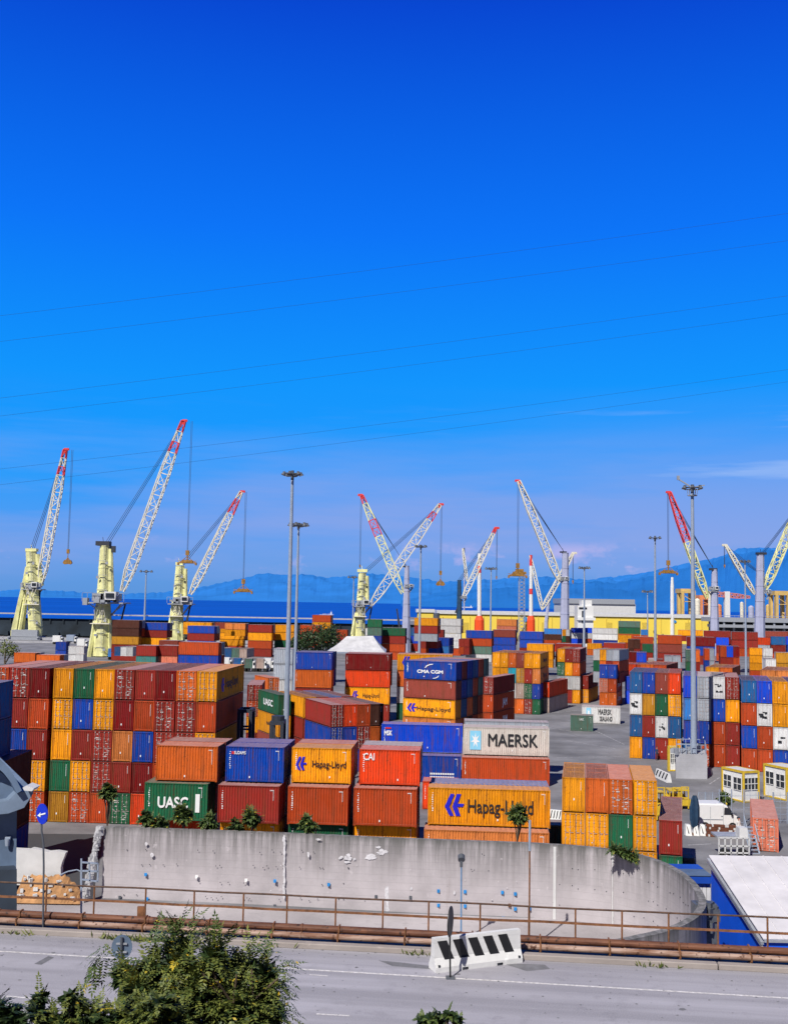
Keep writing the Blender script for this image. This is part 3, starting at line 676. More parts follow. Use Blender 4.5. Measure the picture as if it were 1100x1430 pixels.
emblem(J[0, 0, 0], [[(1, 1), (.8, .45), (.4, .1), (0, 0), (0, .18), (.38, .3), (.7, .62), (.88, 1)]], 'letter_white', (.75, -W0 / 2 - .03, .42), UP, .45, sx=1.6)
lettering(J[2, 0, 0], 'Hapag-Lloyd', 'letter_black', 6.06, 'L', .55, 1.25, .78, bold=.01)
emblem(J[2, 0, 0], HLOGO, 'letter_blue', (-1.95, -W0 / 2 - .03, 1.35), UP, 1.15)
for dz_ in range(1, 6):   # lower levels of the deep rows, seen end-on in the shade
    for lv in (2, 3):
        b0 = J[min(1, lv), 0, dz_]; top_ = J[0, 0, dz_]
        c_ = ['orange', 'blue', 'rust', 'steelblue', 'orange', 'darkbrown', 'rust'][(dz_ + lv) % 7]
        hh_ = J[0, 0, 0].location.z - J[1, 0, 0].location.z
        o = container(c_, 'L', 6.06, (b0.location.x, b0.location.y, top_.location.z - hh_ * lv), b0.rotation_euler.z, b0.scale, f"{WORD[c_]} container end in shade, {ORD[lv]} level, {ORD[dz_]} deep behind the blue lettered one", 'containers in the stack with the white lettered blue container', 1, dz_)
K = S(674, 688.5, 945, 24.8, 4, ['maroon!', 'rust', 'rust', 'maroon!'], 'narrow stack with white letters on its dark side', yaw=-25, dl=9, L=12.19, detail=2)
for i in (1, 2): lettering(K[i, 0, 0], 'HAMBURG' if False else 'JAM', 'letter_white', 12.19, 'P', .5, 1.2, 1.5, face='right', bold=.03)
Lk = S(687, 754, 910.5, 21.2, 4, ['yellow yellow orange brown yellow yellow', 'yellow yellow cyan ochre! maroon tan', 'rust maroon! white pale green! blue', 'maroon blue orange orange maroon! green'], 'yellow topped block in the middle distance', yaw=-16, dl=11, L=12.19)
for i in (0, 1):
    lettering(Lk[i, 5, 0], 'Hapag-Lloyd', 'letter_black', 12.19, 'P', .8, 1.3, 1.1, face='right', bold=.02)
L2_ = S(755, 766.5, 952, 21.6, 2, ['redorange', 'pale!'], 'low pair beside the yellow topped block', yaw=-25, dl=12, L=12.19)
Mk = S(777.5, 809.5, 905.5, 19, 4, ['yellow maroon maroon!', 'green! yellow orange', 'grey white white!', 'white! maroon! yellow'], 'three-wide block beside the open yard', yaw=-16, dl=12, L=12.19)
M2 = S(809.5, 821, 943, 19.3, 2, ['maroon', 'yellow!'], 'low pair beside the three-wide block', yaw=-20, dl=12, L=12.19)
Nk = S(836.3, 860, 927.5, 19.6, 3, ['blue blue', 'salmon! rust', 'orange orange'], 'blue topped stack in front of the white lettered box', yaw=-20, dl=8, L=6.06)
for i in (1, 2): lettering(Nk[i, 1, 0], 'CRONOS' if False else 'K LINE', 'letter_white', 6.06, 'P', 0, 1.3, 1.0, face='right')
Ok = S(827.6, 864, 906.5, 15.5, 5, ['white yellow grey grey', 'green! orange maroon rust', 'grey rust blue maroon'], 'pale stack behind the blue topped one', yaw=-24, dl=9, L=12.19, fill=False)
N2 = S(872, 882, 944, 19.5, 2, ['brightblue', 'brightblue'], 'bright blue pair at the left of the right block', yaw=-20, dl=8, L=6.06)
MS = S(811.5, 866, 985.5, 24, 1, ['white='], 'place on the open yard ground, with dark lettering', yaw=-12, dl=3, L=12.19, detail=2)
lettering(MS[0, 0, 0], 'MAERSK', 'letter_black', 12.19, 'L', 1.2, 1.75, 1.15, bold=.02); lettering(MS[0, 0, 0], 'SEALAND', 'letter_black', 12.19, 'L', 1.6, .72, .95, bold=.02)
emblem(MS[0, 0, 0], [SQ], 'letter_sky', (-3.9, -W0 / 2 - .03, 1.6), UP, 1.5); emblem(MS[0, 0, 0], [STAR], 'letter_white', (-3.9, -W0 / 2 - .045, 1.6), UP, 1.4)
GB = S(795.8, 827.5, 998, 22.3, 1, ['greygreen='], 'place on open yard in front of the white one', yaw=-12, dl=2.4, L=6.06, detail=2)
lettering(GB[0, 0, 0], 'UASC', 'letter_white', 6.06, 'L', 0, 1.9, .5)
# right block, three steps
I1 = S(878.3, 950, 937.5, 30.3, 4, ['steelblue blue brown redorange', 'white ochre green yellow!', 'steelblue maroon white steelblue', 'yellow blue maroon yellow'], 'left part of the right block', yaw=-16, dl=10.5, L=12.19, detail=2, depth=1)
I2 = S(953, 1031.5, 943, 31.5, 4, ['brightblue grey! white maroon!', 'skyblue grey! blue yellow', 'blue blue rust maroon', 'steelblue rust! rust maroon'], 'middle part of the right block', yaw=-16, dl=10.5, L=12.19, detail=2)
I3 = S(1034, 1166, 949.5, 31.8, 4, ['steelblue brightblue yellow blue redorange rust', 'rust white yellow maroon blue rust', 'blue rust white orange rust blue', 'rust rust blue maroon yellow blue'], 'right part of the right block', yaw=-16, dl=10.5, L=12.19, detail=2)
for o, t in ((I1[1, 0, 0], '45'), (I1[2, 2, 0], 'RC'), (I2[0, 2, 0], 'KS'), (I3[1, 1, 0], '45'), (I3[2, 2, 0], 'PO')):
    mb_ = MB(); rn = random.Random(sum(map(ord, t)))
    for q_ in range(7): mb_.box((-o['_L'] / 2 - .02, rn.uniform(-.6, .6), rn.uniform(.8, 1.7)), (.02, rn.uniform(.2, .8), rn.uniform(.06, .22)))
    mb_.build('logo_patch', 'letter_black', o, local=True)
# roofs and boxes behind the right block
far = [
 # x0,x1,ytop,rowpx,n,grid,desc
 (893, 930, 927, 22, 5, ['orange rust'], 'row just behind the right block', -24, 10, 12.19),
 (984, 1022, 931, 22, 5, ['yellow orange'], 'pair behind the middle of the right block', -24, 10, 12.19),
 (1060, 1150, 935, 24, 5, ['tan tan grey salmon'], 'pale roofed row behind the right block', -24, 10, 12.19),
]
for x0, x1, yt, rpx, n, gr, ds, yw, dl_, L_ in far: S(x0, x1, yt, rpx, n, gr, ds, yaw=yw, dl=dl_, L=L_, detail=0, fill=False)
# ---- far bands; rows of (x0, x1, ytop, levelpx, n levels, grid, description)
FAR = [
 (157, 195, 865.5, 11.4, 5, ['darkbrown=', 'darkbrown=', 'ochre=', 'maroon=', 'maroon='], 'dark stack left of the far lamp mast'),
 (196.5, 234, 869, 10.6, 5, ['blue=', 'maroon=', 'yellow=', 'rust=', 'maroon='], 'blue topped stack right of the far lamp mast'),
 (222, 249, 894, 11.5, 3, ['brown=', 'rust='], 'small brown pair beside the third crane'),
 (262, 300, 873.6, 10.5, 5, ['blue=', 'maroon=', 'brightblue=', 'rust=', 'blue='], 'blue and maroon stack right of the third crane'),
 (190.5, 218.5, 901, 15, 3, ['maroon=', 'teal='], 'maroon box on teal behind the left block'),
 (221, 248.5, 901, 15, 3, ['maroon=', 'salmon='], 'second maroon box on salmon behind the left block'),
 (249.5, 306, 896, 18.2, 3, ['rust=', 'blue=', 'maroon='], 'rust on blue stack with dark end'),
 (256, 296, 868.5, 8.6, 5, ['yellow=', 'yellow='], 'far yellow pair near the breakwater'),
 (300, 322, 869, 9, 5, ['brown='], 'far brown one near the breakwater'),
 (307.5, 341, 874.5, 9, 4, ['yellow=', 'yellow=', 'yellow=', 'rust='], 'plain yellow stack left of the masts'),
 (314, 343, 870, 9, 5, ['tan=', 'yellow='], 'pale yellow pair behind the plain yellow stack'),
 (346.5, 380, 872, 11.2, 4, ['maroon=', 'yellow=', 'rust=', 'maroon='], 'maroon topped stack left of the masts'),
 (383.5, 411, 872, 11, 4, ['yellow=', 'yellow=', 'green=', 'rust='], 'yellow and green stack left of the masts'),
 (419, 446, 872.5, 10.5, 4, ['rust=', 'maroon=', 'rust='], 'rust stack behind the dark bushes'),
 (436, 462, 858.5, 10, 5, ['rust=', 'yellow=', 'maroon=', 'rust='], 'tall rust stack by the breakwater'),
 (469, 485, 879, 9.5, 4, ['rust=', 'maroon='], 'small rust pair left of the tent'),
 (513, 533, 864.5, 11.5, 5, ['green=', 'greygreen=', 'blue=', 'green='], 'dark green stack right of the tent'),
 (510, 530.5, 877, 10.5, 4, ['white=', 'white=', 'steelblue=', 'white='], 'small white stack right of the tent'),
 (532, 566, 876.4, 11.2, 4, ['green=', 'maroon=', 'rust=', 'rust='], 'green topped stack right of the tent'),
 (578, 611, 862.5, 11, 6, ['yellow=', 'maroon=', 'grey='], 'lettered yellow top behind the slim mast'),
 (573.5, 605, 876.5, 11, 4, ['steelblue=', 'brightblue=', 'maroon=', 'white='], 'blue stack behind the slim mast'),
 (606, 619, 879, 11, 4, ['maroon=', 'rust=', 'maroon='], 'narrow maroon stack right of the slim mast'),
 (587, 610, 894.5, 10.5, 3, ['maroon maroon', 'rust blue'], 'small maroon block under the blue stack'),
 (607.5, 627, 890.5, 11.5, 3, ['blue blue', 'blue skyblue'], 'small blue block under the white stack'),
 (613, 643.5, 863.5, 10.3, 5, ['white=', 'white=', 'white=', 'white=', 'rust='], 'tall white stack'),
 (640, 655, 892, 11, 3, ['maroon maroon', 'rust maroon'], 'small maroon block right of the white stack'),
 (650, 686.5, 880, 11, 4, ['blue=', 'rust=', 'greygreen=', 'white='], 'blue topped stack before the yellow warehouse'),
 (693, 721, 864.5, 9.4, 5, ['tan=', 'salmon=', 'yellow='], 'orange top against the yellow warehouse'),
 (687.5, 719.5, 879, 10.6, 4, ['brown=', 'blue=', 'blue=', 'blue='], 'brown topped stack before the yellow warehouse'),
 (725, 757.5, 881.5, 11.5, 4, ['blue=', 'blue=', 'maroon='], 'blue stack by the lattice tower'),
 (759, 783.5, 877.5, 8, 5, ['skyblue=', 'darkbrown=', 'rust=', 'redorange='], 'mixed stack left of the grey crane'),
 (784.5, 795, 879, 9, 5, ['yellow white', 'green darkbrown', 'rust rust'], 'slim stack at the foot of the grey crane'),
 (796.5, 813, 876.5, 7.5, 5, ['brightblue=', 'white=', 'brightblue=', 'maroon='], 'bright blue stack right of the grey crane'),
 (814, 826, 876.5, 7.5, 5, ['brightblue=', 'white=', 'rust='], 'short bright blue stack by the white tower'),
 (827, 862, 877, 8.2, 5, ['white=', 'white=', 'blue=', 'maroon='], 'white stack before the warehouse door'),
 (862.5, 893.5, 867, 9, 6, ['greygreen=', 'green=', 'rust='], 'lettered green pair on the rust row'),
 (894, 904, 879, 8, 5, ['skyblue=', 'rust='], 'small sky blue top by the warehouse'),
 (863.5, 881, 886.5, 10.5, 4, ['yellow=', 'rust='], 'yellow box before the green pair'),
 (884, 912, 889, 9.5, 4, ['rust=', 'maroon=', 'green='], 'rust row below the green pair'),
 (917, 952, 886.5, 12.5, 4, ['rust=', 'brown=', 'maroon='], 'brown topped row left of the tall right mast'),
 (927.5, 950, 899, 12, 3, ['blue=', 'blue='], 'blue box before the brown topped row'),
 (876, 893, 892.5, 13, 3, ['darkbrown darkbrown', 'darkbrown maroon', 'maroon blue'], 'dark brown block behind the blue topped stack'),
 (896, 911, 899, 12, 3, ['green=', 'maroon='], 'dark green box left of the slim mast'),
 (946, 981, 879.5, 8, 5, ['yellow=', 'maroon='], 'long yellow one at the warehouse foot'),
 (958, 998, 889, 13, 4, ['darkred=', 'blue=', 'maroon='], 'maroon lettered top by the tall right mast'),
 (982, 1020, 880.5, 9, 5, ['maroon=', 'darkred='], 'long maroon one at the far right'),
 (999.5, 1017, 890, 11, 4, ['brightblue=', 'maroon=', 'rust='], 'bright blue box right of the tall mast'),
 (1021, 1058, 882, 11.5, 5, ['maroon=', 'maroon=', 'rust='], 'second long maroon one at the far right'),
 (1060, 1110, 881, 8.5, 5, ['brown=', 'maroon='], 'long brown one at the right edge'),
 (1029, 1053, 888.5, 12, 4, ['greygreen=', 'maroon='], 'grey green tank box at the far right'),
 (1055, 1074.5, 890, 10.5, 4, ['redorange=', 'grey=', 'grey=', 'rust='], 'red orange topped pale stack'),
 (1076, 1096, 888.5, 12, 4, ['steelblue=', 'maroon=', 'rust='], 'steel blue top at the far right'),
 (1097, 1112, 888.5, 12, 4, ['brightblue=', 'blue='], 'bright blue top at the right edge'),
 (1083, 1112, 911, 15, 3, ['ochre=', 'ochre='], 'dull ochre pair at the right edge'),
 (888, 902, 911, 14, 3, ['brightblue', 'blue'], 'lone blue one in the right middle distance'),
 (878, 888, 910.5, 13, 3, ['darkred', 'maroon'], 'dark red one left of the lone blue one'),
 (904, 925, 920.5, 15, 3, ['pale! maroon', 'rust rust'], 'weathered pink pair by the slim mast'),
 (927, 950, 916, 17, 3, ['grey grey', 'grey maroon'], 'grey pair left of the tall right mast'),
 (957, 977, 907, 17, 3, ['greygreen! orange', 'green maroon'], 'green and orange pair right of the tall mast'),
 (983, 997, 906, 16, 4, ['rust grey', 'blue grey', 'blue blue'], 'rust and grey pair behind the right block'),
 (1005, 1032, 902, 15.5, 4, ['rust brightblue darkred', 'maroon maroon rust', 'blue blue rust'], 'mixed three-wide block behind the right block'),
 (1046, 1064, 904.5, 10.5, 5, ['yellow=', 'yellow=', 'yellow=', 'rust='], 'yellow stack behind the right block'),
 (1064.5, 1078, 905, 11, 5, ['white=', 'white=', 'grey='], 'white pair right of the yellow stack'),
 (1014, 1026, 930, 16, 3, ['orange', 'rust'], 'orange one just over the right block'),
 (1068, 1083, 920, 20, 3, ['white', 'grey'], 'white one near the right edge'),
 (735, 772, 898.5, 11, 4, ['yellow=', 'yellow=', 'yellow='], 'long yellow roofs behind the middle block'),
 (775, 812, 898.5, 11, 4, ['maroon=', 'brown=', 'maroon='], 'maroon roofs behind the three-wide block'),
 (819, 840, 898, 8.5, 4, ['yellow=', 'orange='], 'yellow box above the pale stack'),
 (842, 872, 897.5, 9, 4, ['maroon=', 'darkbrown=', 'maroon='], 'dark maroon box above the pale stack'),
 (870, 906, 927, 16, 3, ['redorange rust'], 'red roofed pair behind the right block'),
 (160, 186, 903, 13, 2, ['steelblue white white'], 'white and blue row behind the left block'),
 (302, 345, 905, 13, 2, ['white steelblue greygreen pale'], 'trailer boxes on the truck park'),
 (20, 50, 911, 14, 2, ['orange=', 'rust='], 'orange box behind the left block at far left'),
 (51, 84, 914, 14, 2, ['orange=', 'rust='], 'second orange box behind the left block at far left'),
 (96, 118, 902, 12, 2, ['white=', 'white='], 'white box left of the second crane'),
 (106, 117, 913, 14, 1, ['white='], 'small white box behind the left block'),
 (78, 93, 896, 12, 2, ['blue=', 'blue='], 'blue box beside the first crane'),
]
for t_ in FAR:
    x0, x1, yt, rpx, n, gr, ds = t_; isl = '=' in gr[0]
    w_px = (x1 - x0) / max(len(gr[0].split()), 1)
    S(x0, x1, yt, rpx, n, gr, ds, yaw=-8 if x0 < 560 else -14, dl=(2.44 if isl else 8), L=(12.19 if isl and (x1 - x0) > rpx * 2.2 else 6.06), detail=0, fill=False, depth=2 if isl and x1 - x0 > 25 else 1)
print('containers', NC[0])
# ------------------------------------------------------------------ the curved concrete wall
def walltop(px, py): return on(px, py, 4.4)
cp = [(146, 1155), (250, 1158.5), (395, 1164), (540, 1170.5), (660, 1175), (740, 1178), (790, 1181), (830, 1184.5), (870, 1190), (905, 1199), (935, 1212), (957, 1228), (970, 1245), (974.5, 1258), (972, 1268), (962, 1279), (945, 1289), (920, 1298), (885, 1306), (848, 1313), (800, 1319), (740, 1325), (640, 1332)]
pts = [walltop(*p) for p in cp]
def catmull(P, k):
    out = []
    for i in range(len(P) - 1):
        a = P[max(i - 1, 0)]; b = P[i]; c = P[i + 1]; d = P[min(i + 2, len(P) - 1)]
        for j in range(k):
            t = j / k; out.append(.5 * ((2 * b) + (c - a) * t + (2 * a - 5 * b + 4 * c - d) * t * t + (3 * b - a - 3 * c + d) * t ** 3))
    out.append(P[-1]); return out
pl = catmull(pts, 5)
W = MB(); th = .38; n_ = len(pl); nor = []
for i in range(n_):
    t = (pl[min(i + 1, n_ - 1)] - pl[max(i - 1, 0)]); t.z = 0; t.normalize(); nor.append(Vector((-t.y, t.x, 0)))
for i in range(n_ - 1):
    a, b = pl[i], pl[i + 1]; a2, b2 = a + nor[i] * th, b + nor[i + 1] * th
    zs = [0, 1.1, 2.2, 3.3, 4.4]
    for z0, z1 in zip(zs[:-1], zs[1:]):
        W.quad((a.x, a.y, z0), (b.x, b.y, z0), (b.x, b.y, z1), (a.x, a.y, z1)); W.quad((b2.x, b2.y, z0), (a2.x, a2.y, z0), (a2.x, a2.y, z1), (b2.x, b2.y, z1))
    W.quad((a.x, a.y, 4.4), (b.x, b.y, 4.4), (b2.x, b2.y, 4.4), (a2.x, a2.y, 4.4))
W.quad((pl[0].x, pl[0].y, 0), (pl[0].x, pl[0].y, 4.4), tuple(pl[0] + nor[0] * th), (pl[0].x + nor[0].x * th, pl[0].y + nor[0].y * th, 0))
cw = thing('concrete_wall', 'long curved grey concrete wall with dark stains below the containers', 'wall', (pl[0].x, pl[0].y, 0))
w_ = W.build('wall', 'concrete_wall', cw)
# cast joints, white run marks, blue and white square plates, tie holes
m = MB(); mw = MB(); mh = MB(); rn = random.Random(11)
def onwall(px, py):
    """point on the near face of the straight part"""
    A, B = pl[0], pts[5]; d = ray(px, py); e = (B - A); t = (A.x * d.y - A.y * d.x) / (e.y * d.x - e.x * d.y); p = A + e * t; k = p.y / d.y; return CP + d * k + Vector((0, -.02, 0))
LN = [0]
def blob(mb, cx, cy, rx, ry, n=16, jag=.5):
    LN[0] += 1; o = Vector((0, -.004 - .0012 * LN[0], 0)); P_ = []
    for k in range(n):
        a = 2 * math.pi * k / n; r = rn.uniform(1 - jag, 1); P_.append(onwall(cx + math.cos(a) * rx * r, cy + math.sin(a) * ry * r) + o)
    mb.quad(*P_[::-1])
def strip(mb, px, w, y0, y1, jag=1.0):
    y = y0; k = 0
    while y < y1:
        dy = rn.uniform(5, 16); blob(mb, px + rn.uniform(-.7, .7) * jag, y + dy / 2, w * rn.uniform(.45, .95), dy * rn.uniform(.5, .75), 12); y += dy * .7
strip(mw, 396.5, 3.5, 1166, 1250, 1.2); strip(mw, 540.5, 4.2, 1172, 1276, 1.0)
for cx, cy, n, sp_ in ((484, 1198, 9, 5), (520, 1197, 8, 5), (532, 1190, 6, 4), (527, 1182, 3, 2), (444, 1172, 3, 1.5), (431, 1190, 2, 1)):
    for i in range(n): blob(mw, cx + rn.gauss(0, sp_), cy + rn.gauss(0, sp_ * .45), rn.uniform(2.5, 7.5) * min(1, sp_ / 3), rn.uniform(1.6, 4.2) * min(1, sp_ / 3), 13, .6)
for x, y, w, h in ((205, 1178, 5, 6), (213, 1194, 6, 8), (431, 1193, 4, 9), (574, 1240, 4, 6), (634, 1246, 4, 7)): blob(mw, x, y, w / 2, h / 2, 7, .25)
for k in range(12): blob(mw, rn.uniform(170, 730), rn.uniform(1205, 1262), rn.uniform(.5, 1.6), rn.uniform(.4, 1.4), 7)
mw.build('lime_stain', 'lime_wash', cw); MATS['letter_white']
for k in range(75):
    x = 160 + rn.random() * 575; y = 1160 + x * .0175 + rn.choice([22, 44, 66, 88]) + rn.uniform(-2, 2)
    p = onwall(x, y); mh.box(p, (.05, .03, .05))
for i in range(28, n_ - 12):
    for z in (.9, 2.0, 3.1):
        if rn.random() < .6: continue
        p = pl[i] - nor[i] * .005; mh.box((p.x, p.y, z + rn.uniform(-.1, .1)), (.045, .045, .05))
mh.build('tie_holes', 'hull_dark', cw)
mv = MB()   # pale vertical joint strips on the curve
for i in (28, 38):
    p = pl[i] - nor[i] * .03; q = pl[i + 1] - nor[i + 1] * .03; q = p + (q - p) * (.45 if i == 28 else .22); z = 4.3
    while z > .3: dz = rn.uniform(.2, .5); k = rn.uniform(.4, 1.1) if i == 38 else 1; r_ = p + (q - p) * k; mv.quad((p.x, p.y, z - dz), (r_.x, r_.y, z - dz), (r_.x, r_.y, z), (p.x, p.y, z)); z -= dz
mv.build('joint_strip', 'siding_white', cw)
for i, (x, y, c) in enumerate(((204, 1221, 'b'), (206, 1255, 'b'), (384, 1230, 'b'), (459, 1235, 'b'), (612, 1244, 'b'), (649, 1245, 'b'), (612, 1264, 'b'), (649, 1265, 'b'), (611, 1278, 'b'), (649, 1280, 'b'), (701, 1246, 'b'), (719, 1248, 'b'), (719, 1269, 'b'), (702, 1282, 'b'), (719, 1283, 'b'), (739, 1269, 'b'), (711, 1264, 'r'), (344, 1229, 'w'), (275, 1224, 'w'), (573, 1253, 'k'), (525, 1252, 'k'), (384, 1265, 'k'), (168, 1253, 'k'))):
    p = onwall(x, y); mb = MB(); mb.box(p + Vector((0, -.04, 0)), (.17, .05, .20)); mb.box(p + Vector((.02, -.08, -.04)), (.08, .1, .08))
    o = mb.build('wall_plate', {'b': 'letter_sky', 'w': 'letter_white', 'k': 'galvanised_dark', 'r': 'rail_rust'}[c], cw)
simple('plate_blue', (.02, .25, .62), .5)
for o in cw.children:
    if o.name.startswith('wall_plate') and o.material_slots[0].material.name == 'letter_sky': o.data.materials[0] = MATS['plate_blue']
# ragged broken left end
m = MB(); a = pl[0]; rn = random.Random(4); b = on(128, 1262, 0)
for i in range(150):
    t = rn.random(); z = 4.4 - rn.random() * 4.3; base = a + Vector((-.25, -.1, 0)); k = (1 - z / 4.4)
    c = Vector((base.x - k * .55 + rn.uniform(-.12, .12), base.y - k * 1.0 + rn.uniform(-.1, .1), z)); s_ = rn.uniform(.12, .34)
    m.box(c, (s_, s_, s_ * rn.uniform(.6, 1.3)), rn.random() * 3, taper=rn.uniform(.5, .9))
m.build('rubble_edge', 'stone_rubble', cw)
# light dusty ground inside the bend and the lane left of it
def patch(name, poly, z, mat):
    m = MB(); m.quad(*[Vector((p.x, p.y, z)) for p in (on(x, y, z) for x, y in poly)]); struct(name, m, mat)
patch('pavement', [(-200, 1395), (1000, 1420), (985, 1275), (960, 1268), (740, 1282), (540, 1275), (146, 1257), (-100, 1250)][::-1], .012, 'concrete_ground')
patch('path', [(20, 1164), (147, 1165), (128, 1262), (20, 1262)][::-1], .008, 'asphalt_dark')
# broken white hoarding with ochre earth bank
hb = thing('broken_wall', 'broken low white wall over an ochre earth bank beside the blue grey building', 'wall', tuple(on(60, 1245, 0)))
m = MB(); rn = random.Random(9)
def atY(px, py, Y): return at(px, py, Y)
top = [(20, 1186), (40, 1187), (45, 1185), (60, 1188), (68, 1190), (80, 1189), (92, 1191), (90, 1197), (87, 1204), (85, 1212)]; bot = [(20, 1212), (85, 1213)]
m.prism([atY(x, y, 69.9) for x, y in [(86, 1236), (20, 1236)] + top], (0, .5, 0)); m.build('wall', 'siding_white', hb)
m = MB()
for i in range(40):
    for j in range(4):
        x = 20 + i * 2.3; f = j / 4
        P_ = lambda i, j: on(20 + i * 2.35, 1243 - 31 * (j / 4) * (1 if i < 27 else max(0, 1 - (i - 27) / 13)), 0) if False else None
def bank(i, j):
    f = j / 5; k = 1 if i < 26 else max(0, 1 - (i - 26) / 14); r = random.Random(i * 13 + j).uniform(-.12, .12) * (0 < j)
    return Vector((at(20 + i * 2.35, 1240, 68).x, 67.9 + f * 1.8 + r * .6, .1 + (1.25 * f * k) + r * .7))
for i in range(40):
    for j in range(5): m.quad(bank(i, j), bank(i + 1, j), bank(i + 1, j + 1), bank(i, j + 1))
m.build('earth_bank', 'dirt_ochre', hb)
m = MB()
for i in range(22): q_ = bank(rn.randint(2, 36), rn.randint(1, 4)); m.box(q_ + Vector((0, -.05, .1)), (rn.uniform(.1, .3), .15, rn.uniform(.1, .25)), rn.random())
m.build('rubble', 'siding_white', hb)
# blue grey arched building at the left edge
bb = thing('arched_building', 'blue grey building with curved roof edge and wall lamp at the left edge', 'building', tuple(on(10, 1290, ZR)))
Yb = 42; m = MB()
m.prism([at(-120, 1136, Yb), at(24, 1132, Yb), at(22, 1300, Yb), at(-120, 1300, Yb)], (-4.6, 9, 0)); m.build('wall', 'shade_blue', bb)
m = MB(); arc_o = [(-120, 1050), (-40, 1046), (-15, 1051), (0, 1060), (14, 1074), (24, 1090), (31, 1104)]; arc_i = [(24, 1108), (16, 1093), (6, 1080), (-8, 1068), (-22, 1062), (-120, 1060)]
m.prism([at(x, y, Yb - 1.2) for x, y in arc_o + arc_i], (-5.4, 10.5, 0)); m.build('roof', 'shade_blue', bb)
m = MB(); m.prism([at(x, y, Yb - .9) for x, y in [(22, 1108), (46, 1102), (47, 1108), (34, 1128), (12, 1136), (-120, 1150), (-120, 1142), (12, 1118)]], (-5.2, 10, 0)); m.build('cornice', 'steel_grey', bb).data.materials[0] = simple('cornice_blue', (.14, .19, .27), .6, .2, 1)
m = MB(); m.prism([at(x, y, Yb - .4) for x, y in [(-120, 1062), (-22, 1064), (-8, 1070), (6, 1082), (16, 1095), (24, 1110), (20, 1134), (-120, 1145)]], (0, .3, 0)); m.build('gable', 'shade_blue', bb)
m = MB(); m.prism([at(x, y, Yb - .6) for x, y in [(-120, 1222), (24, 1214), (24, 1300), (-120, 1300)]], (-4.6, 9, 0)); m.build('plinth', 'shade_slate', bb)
m = MB(); c_ = at(11, 1176, Yb - .15); m.tube(c_ + Vector((0, 0, .12)), c_ - Vector((0, 0, .14)), .11, .08, 10); m.box(c_ + Vector((0, .08, .16)), (.2, .2, .06)); m.build('wall_lamp', 'galvanised', bb)
m = MB(); m.prism([at(x, y, Yb - 1.3) for x, y in [(32, 1100), (37, 1097), (48, 1101), (45, 1105), (34, 1104)]], (0, .7, 0)); m.build('gutter_bracket', 'siding_white', bb)
# ------------------------------------------------------------------ railing, pipes
def z_for(py, d):   # height such that the line at offset d passes row py at the middle column
    s = s_at(550, d); p = rp_(s, d); return at(550, py, p.y).z
Ys = 39.0
zt_, zm_ = z_for(1257, 1.15), z_for(1277.5, 1.15)
rl = thing('railing', 'rusty two-bar railing running along the far side of the road', 'railing', tuple(rp_(20, 1.15, ZR)))
def cyl_line(d, z, r, n=8, s0=-50, s1=80):
    m = MB(); m.tube(rp_(s0, d, z), rp_(s1, d, z), r, n=n); return m
rr = random.Random(3)
def wob(d, z, r, n=8, s0=-50, s1=80, step=1.6, amp=.012):
    m = MB(); s = s0; pr = rp_(s0, d, z)
    while s < s1: s += step; q = rp_(s, d + rr.uniform(-amp, amp), z + rr.uniform(-amp, amp)); m.tube(pr, q, r, n=n, cap=False); pr = q
    return m
simple('rail_dark', (.10, .055, .035), .7, .5, 5); wob(1.15, zt_, .032).build('top_rail', 'rail_dark', rl); m = wob(1.15, zm_, .048, 4); m.build('mid_rail', 'rail_rust', rl)
for i, px in enumerate([-75, -10, 63, 130, 202, 270, 339, 400, 468, 534, 598, 670, 738, 803, 868, 933, 1002, 1071, 1140]):
    s = s_at(px, 1.15); m = MB(); m.tube(rp_(s, 1.15, ZR + .1), rp_(s, 1.15, zt_), .033, n=6); m.box(rp_(s, 1.15, ZR + .12), (.2, .2, .03)); m.build('post', 'rail_rust', rl)
m = MB(); s = s_at(196, 1.2); m.box(rp_(s, 1.2, ZR + .35), (.24, .1, .9)); m.build('board', 'rail_rust', rl)
for nm, py, d, r, mt, lb in (('pipe', 1302, 1.0, .125, 'pipe_rusty', 'thick dark rusty pipe, the rear one along the railing foot'), ('pipe', 1312.5, .70, .10, 'pipe_faded', 'thick faded pinkish rusty pipe, the front one behind the kerb')):
    z = z_for(py, d); t_ = thing(nm, lb, 'pipe', tuple(rp_(20, d, ZR)), group='pipes along the road')
    m = MB(); s = -50
    while s < 80: e = s + 5.5; m.tube(rp_(s, d, z), rp_(e, d, z), r, n=12); m.tube(rp_(e - .03, d, z), rp_(e + .03, d, z), r * 1.18, n=12); s = e
    m.build('tube', mt, t_, smooth=False); s = -48
    for k in range(56):
        sx = -48 + k * 2.3; m = MB(); m.box(rp_(sx, d, ZR + (z - ZR) / 2 - .06), (.07, .1, max(.05, z - ZR - .1))); m.box(rp_(sx, d, z), (.05, r * 2.4, r * 2.3), rdang)
        if -5 < sx < 40: m.build('pipe_support', 'rail_rust', t_)
m = MB(); m.box((15, 1.12, .01), (190, 1.6, .06)); o = m.build('shadow_strip', 'hull_dark'); o.location = (E0.x, E0.y, ZR); o.rotation_euler = (0, 0, rdang); o['kind'] = 'structure'  # dark strip painted in for the shadow between kerb and pipes
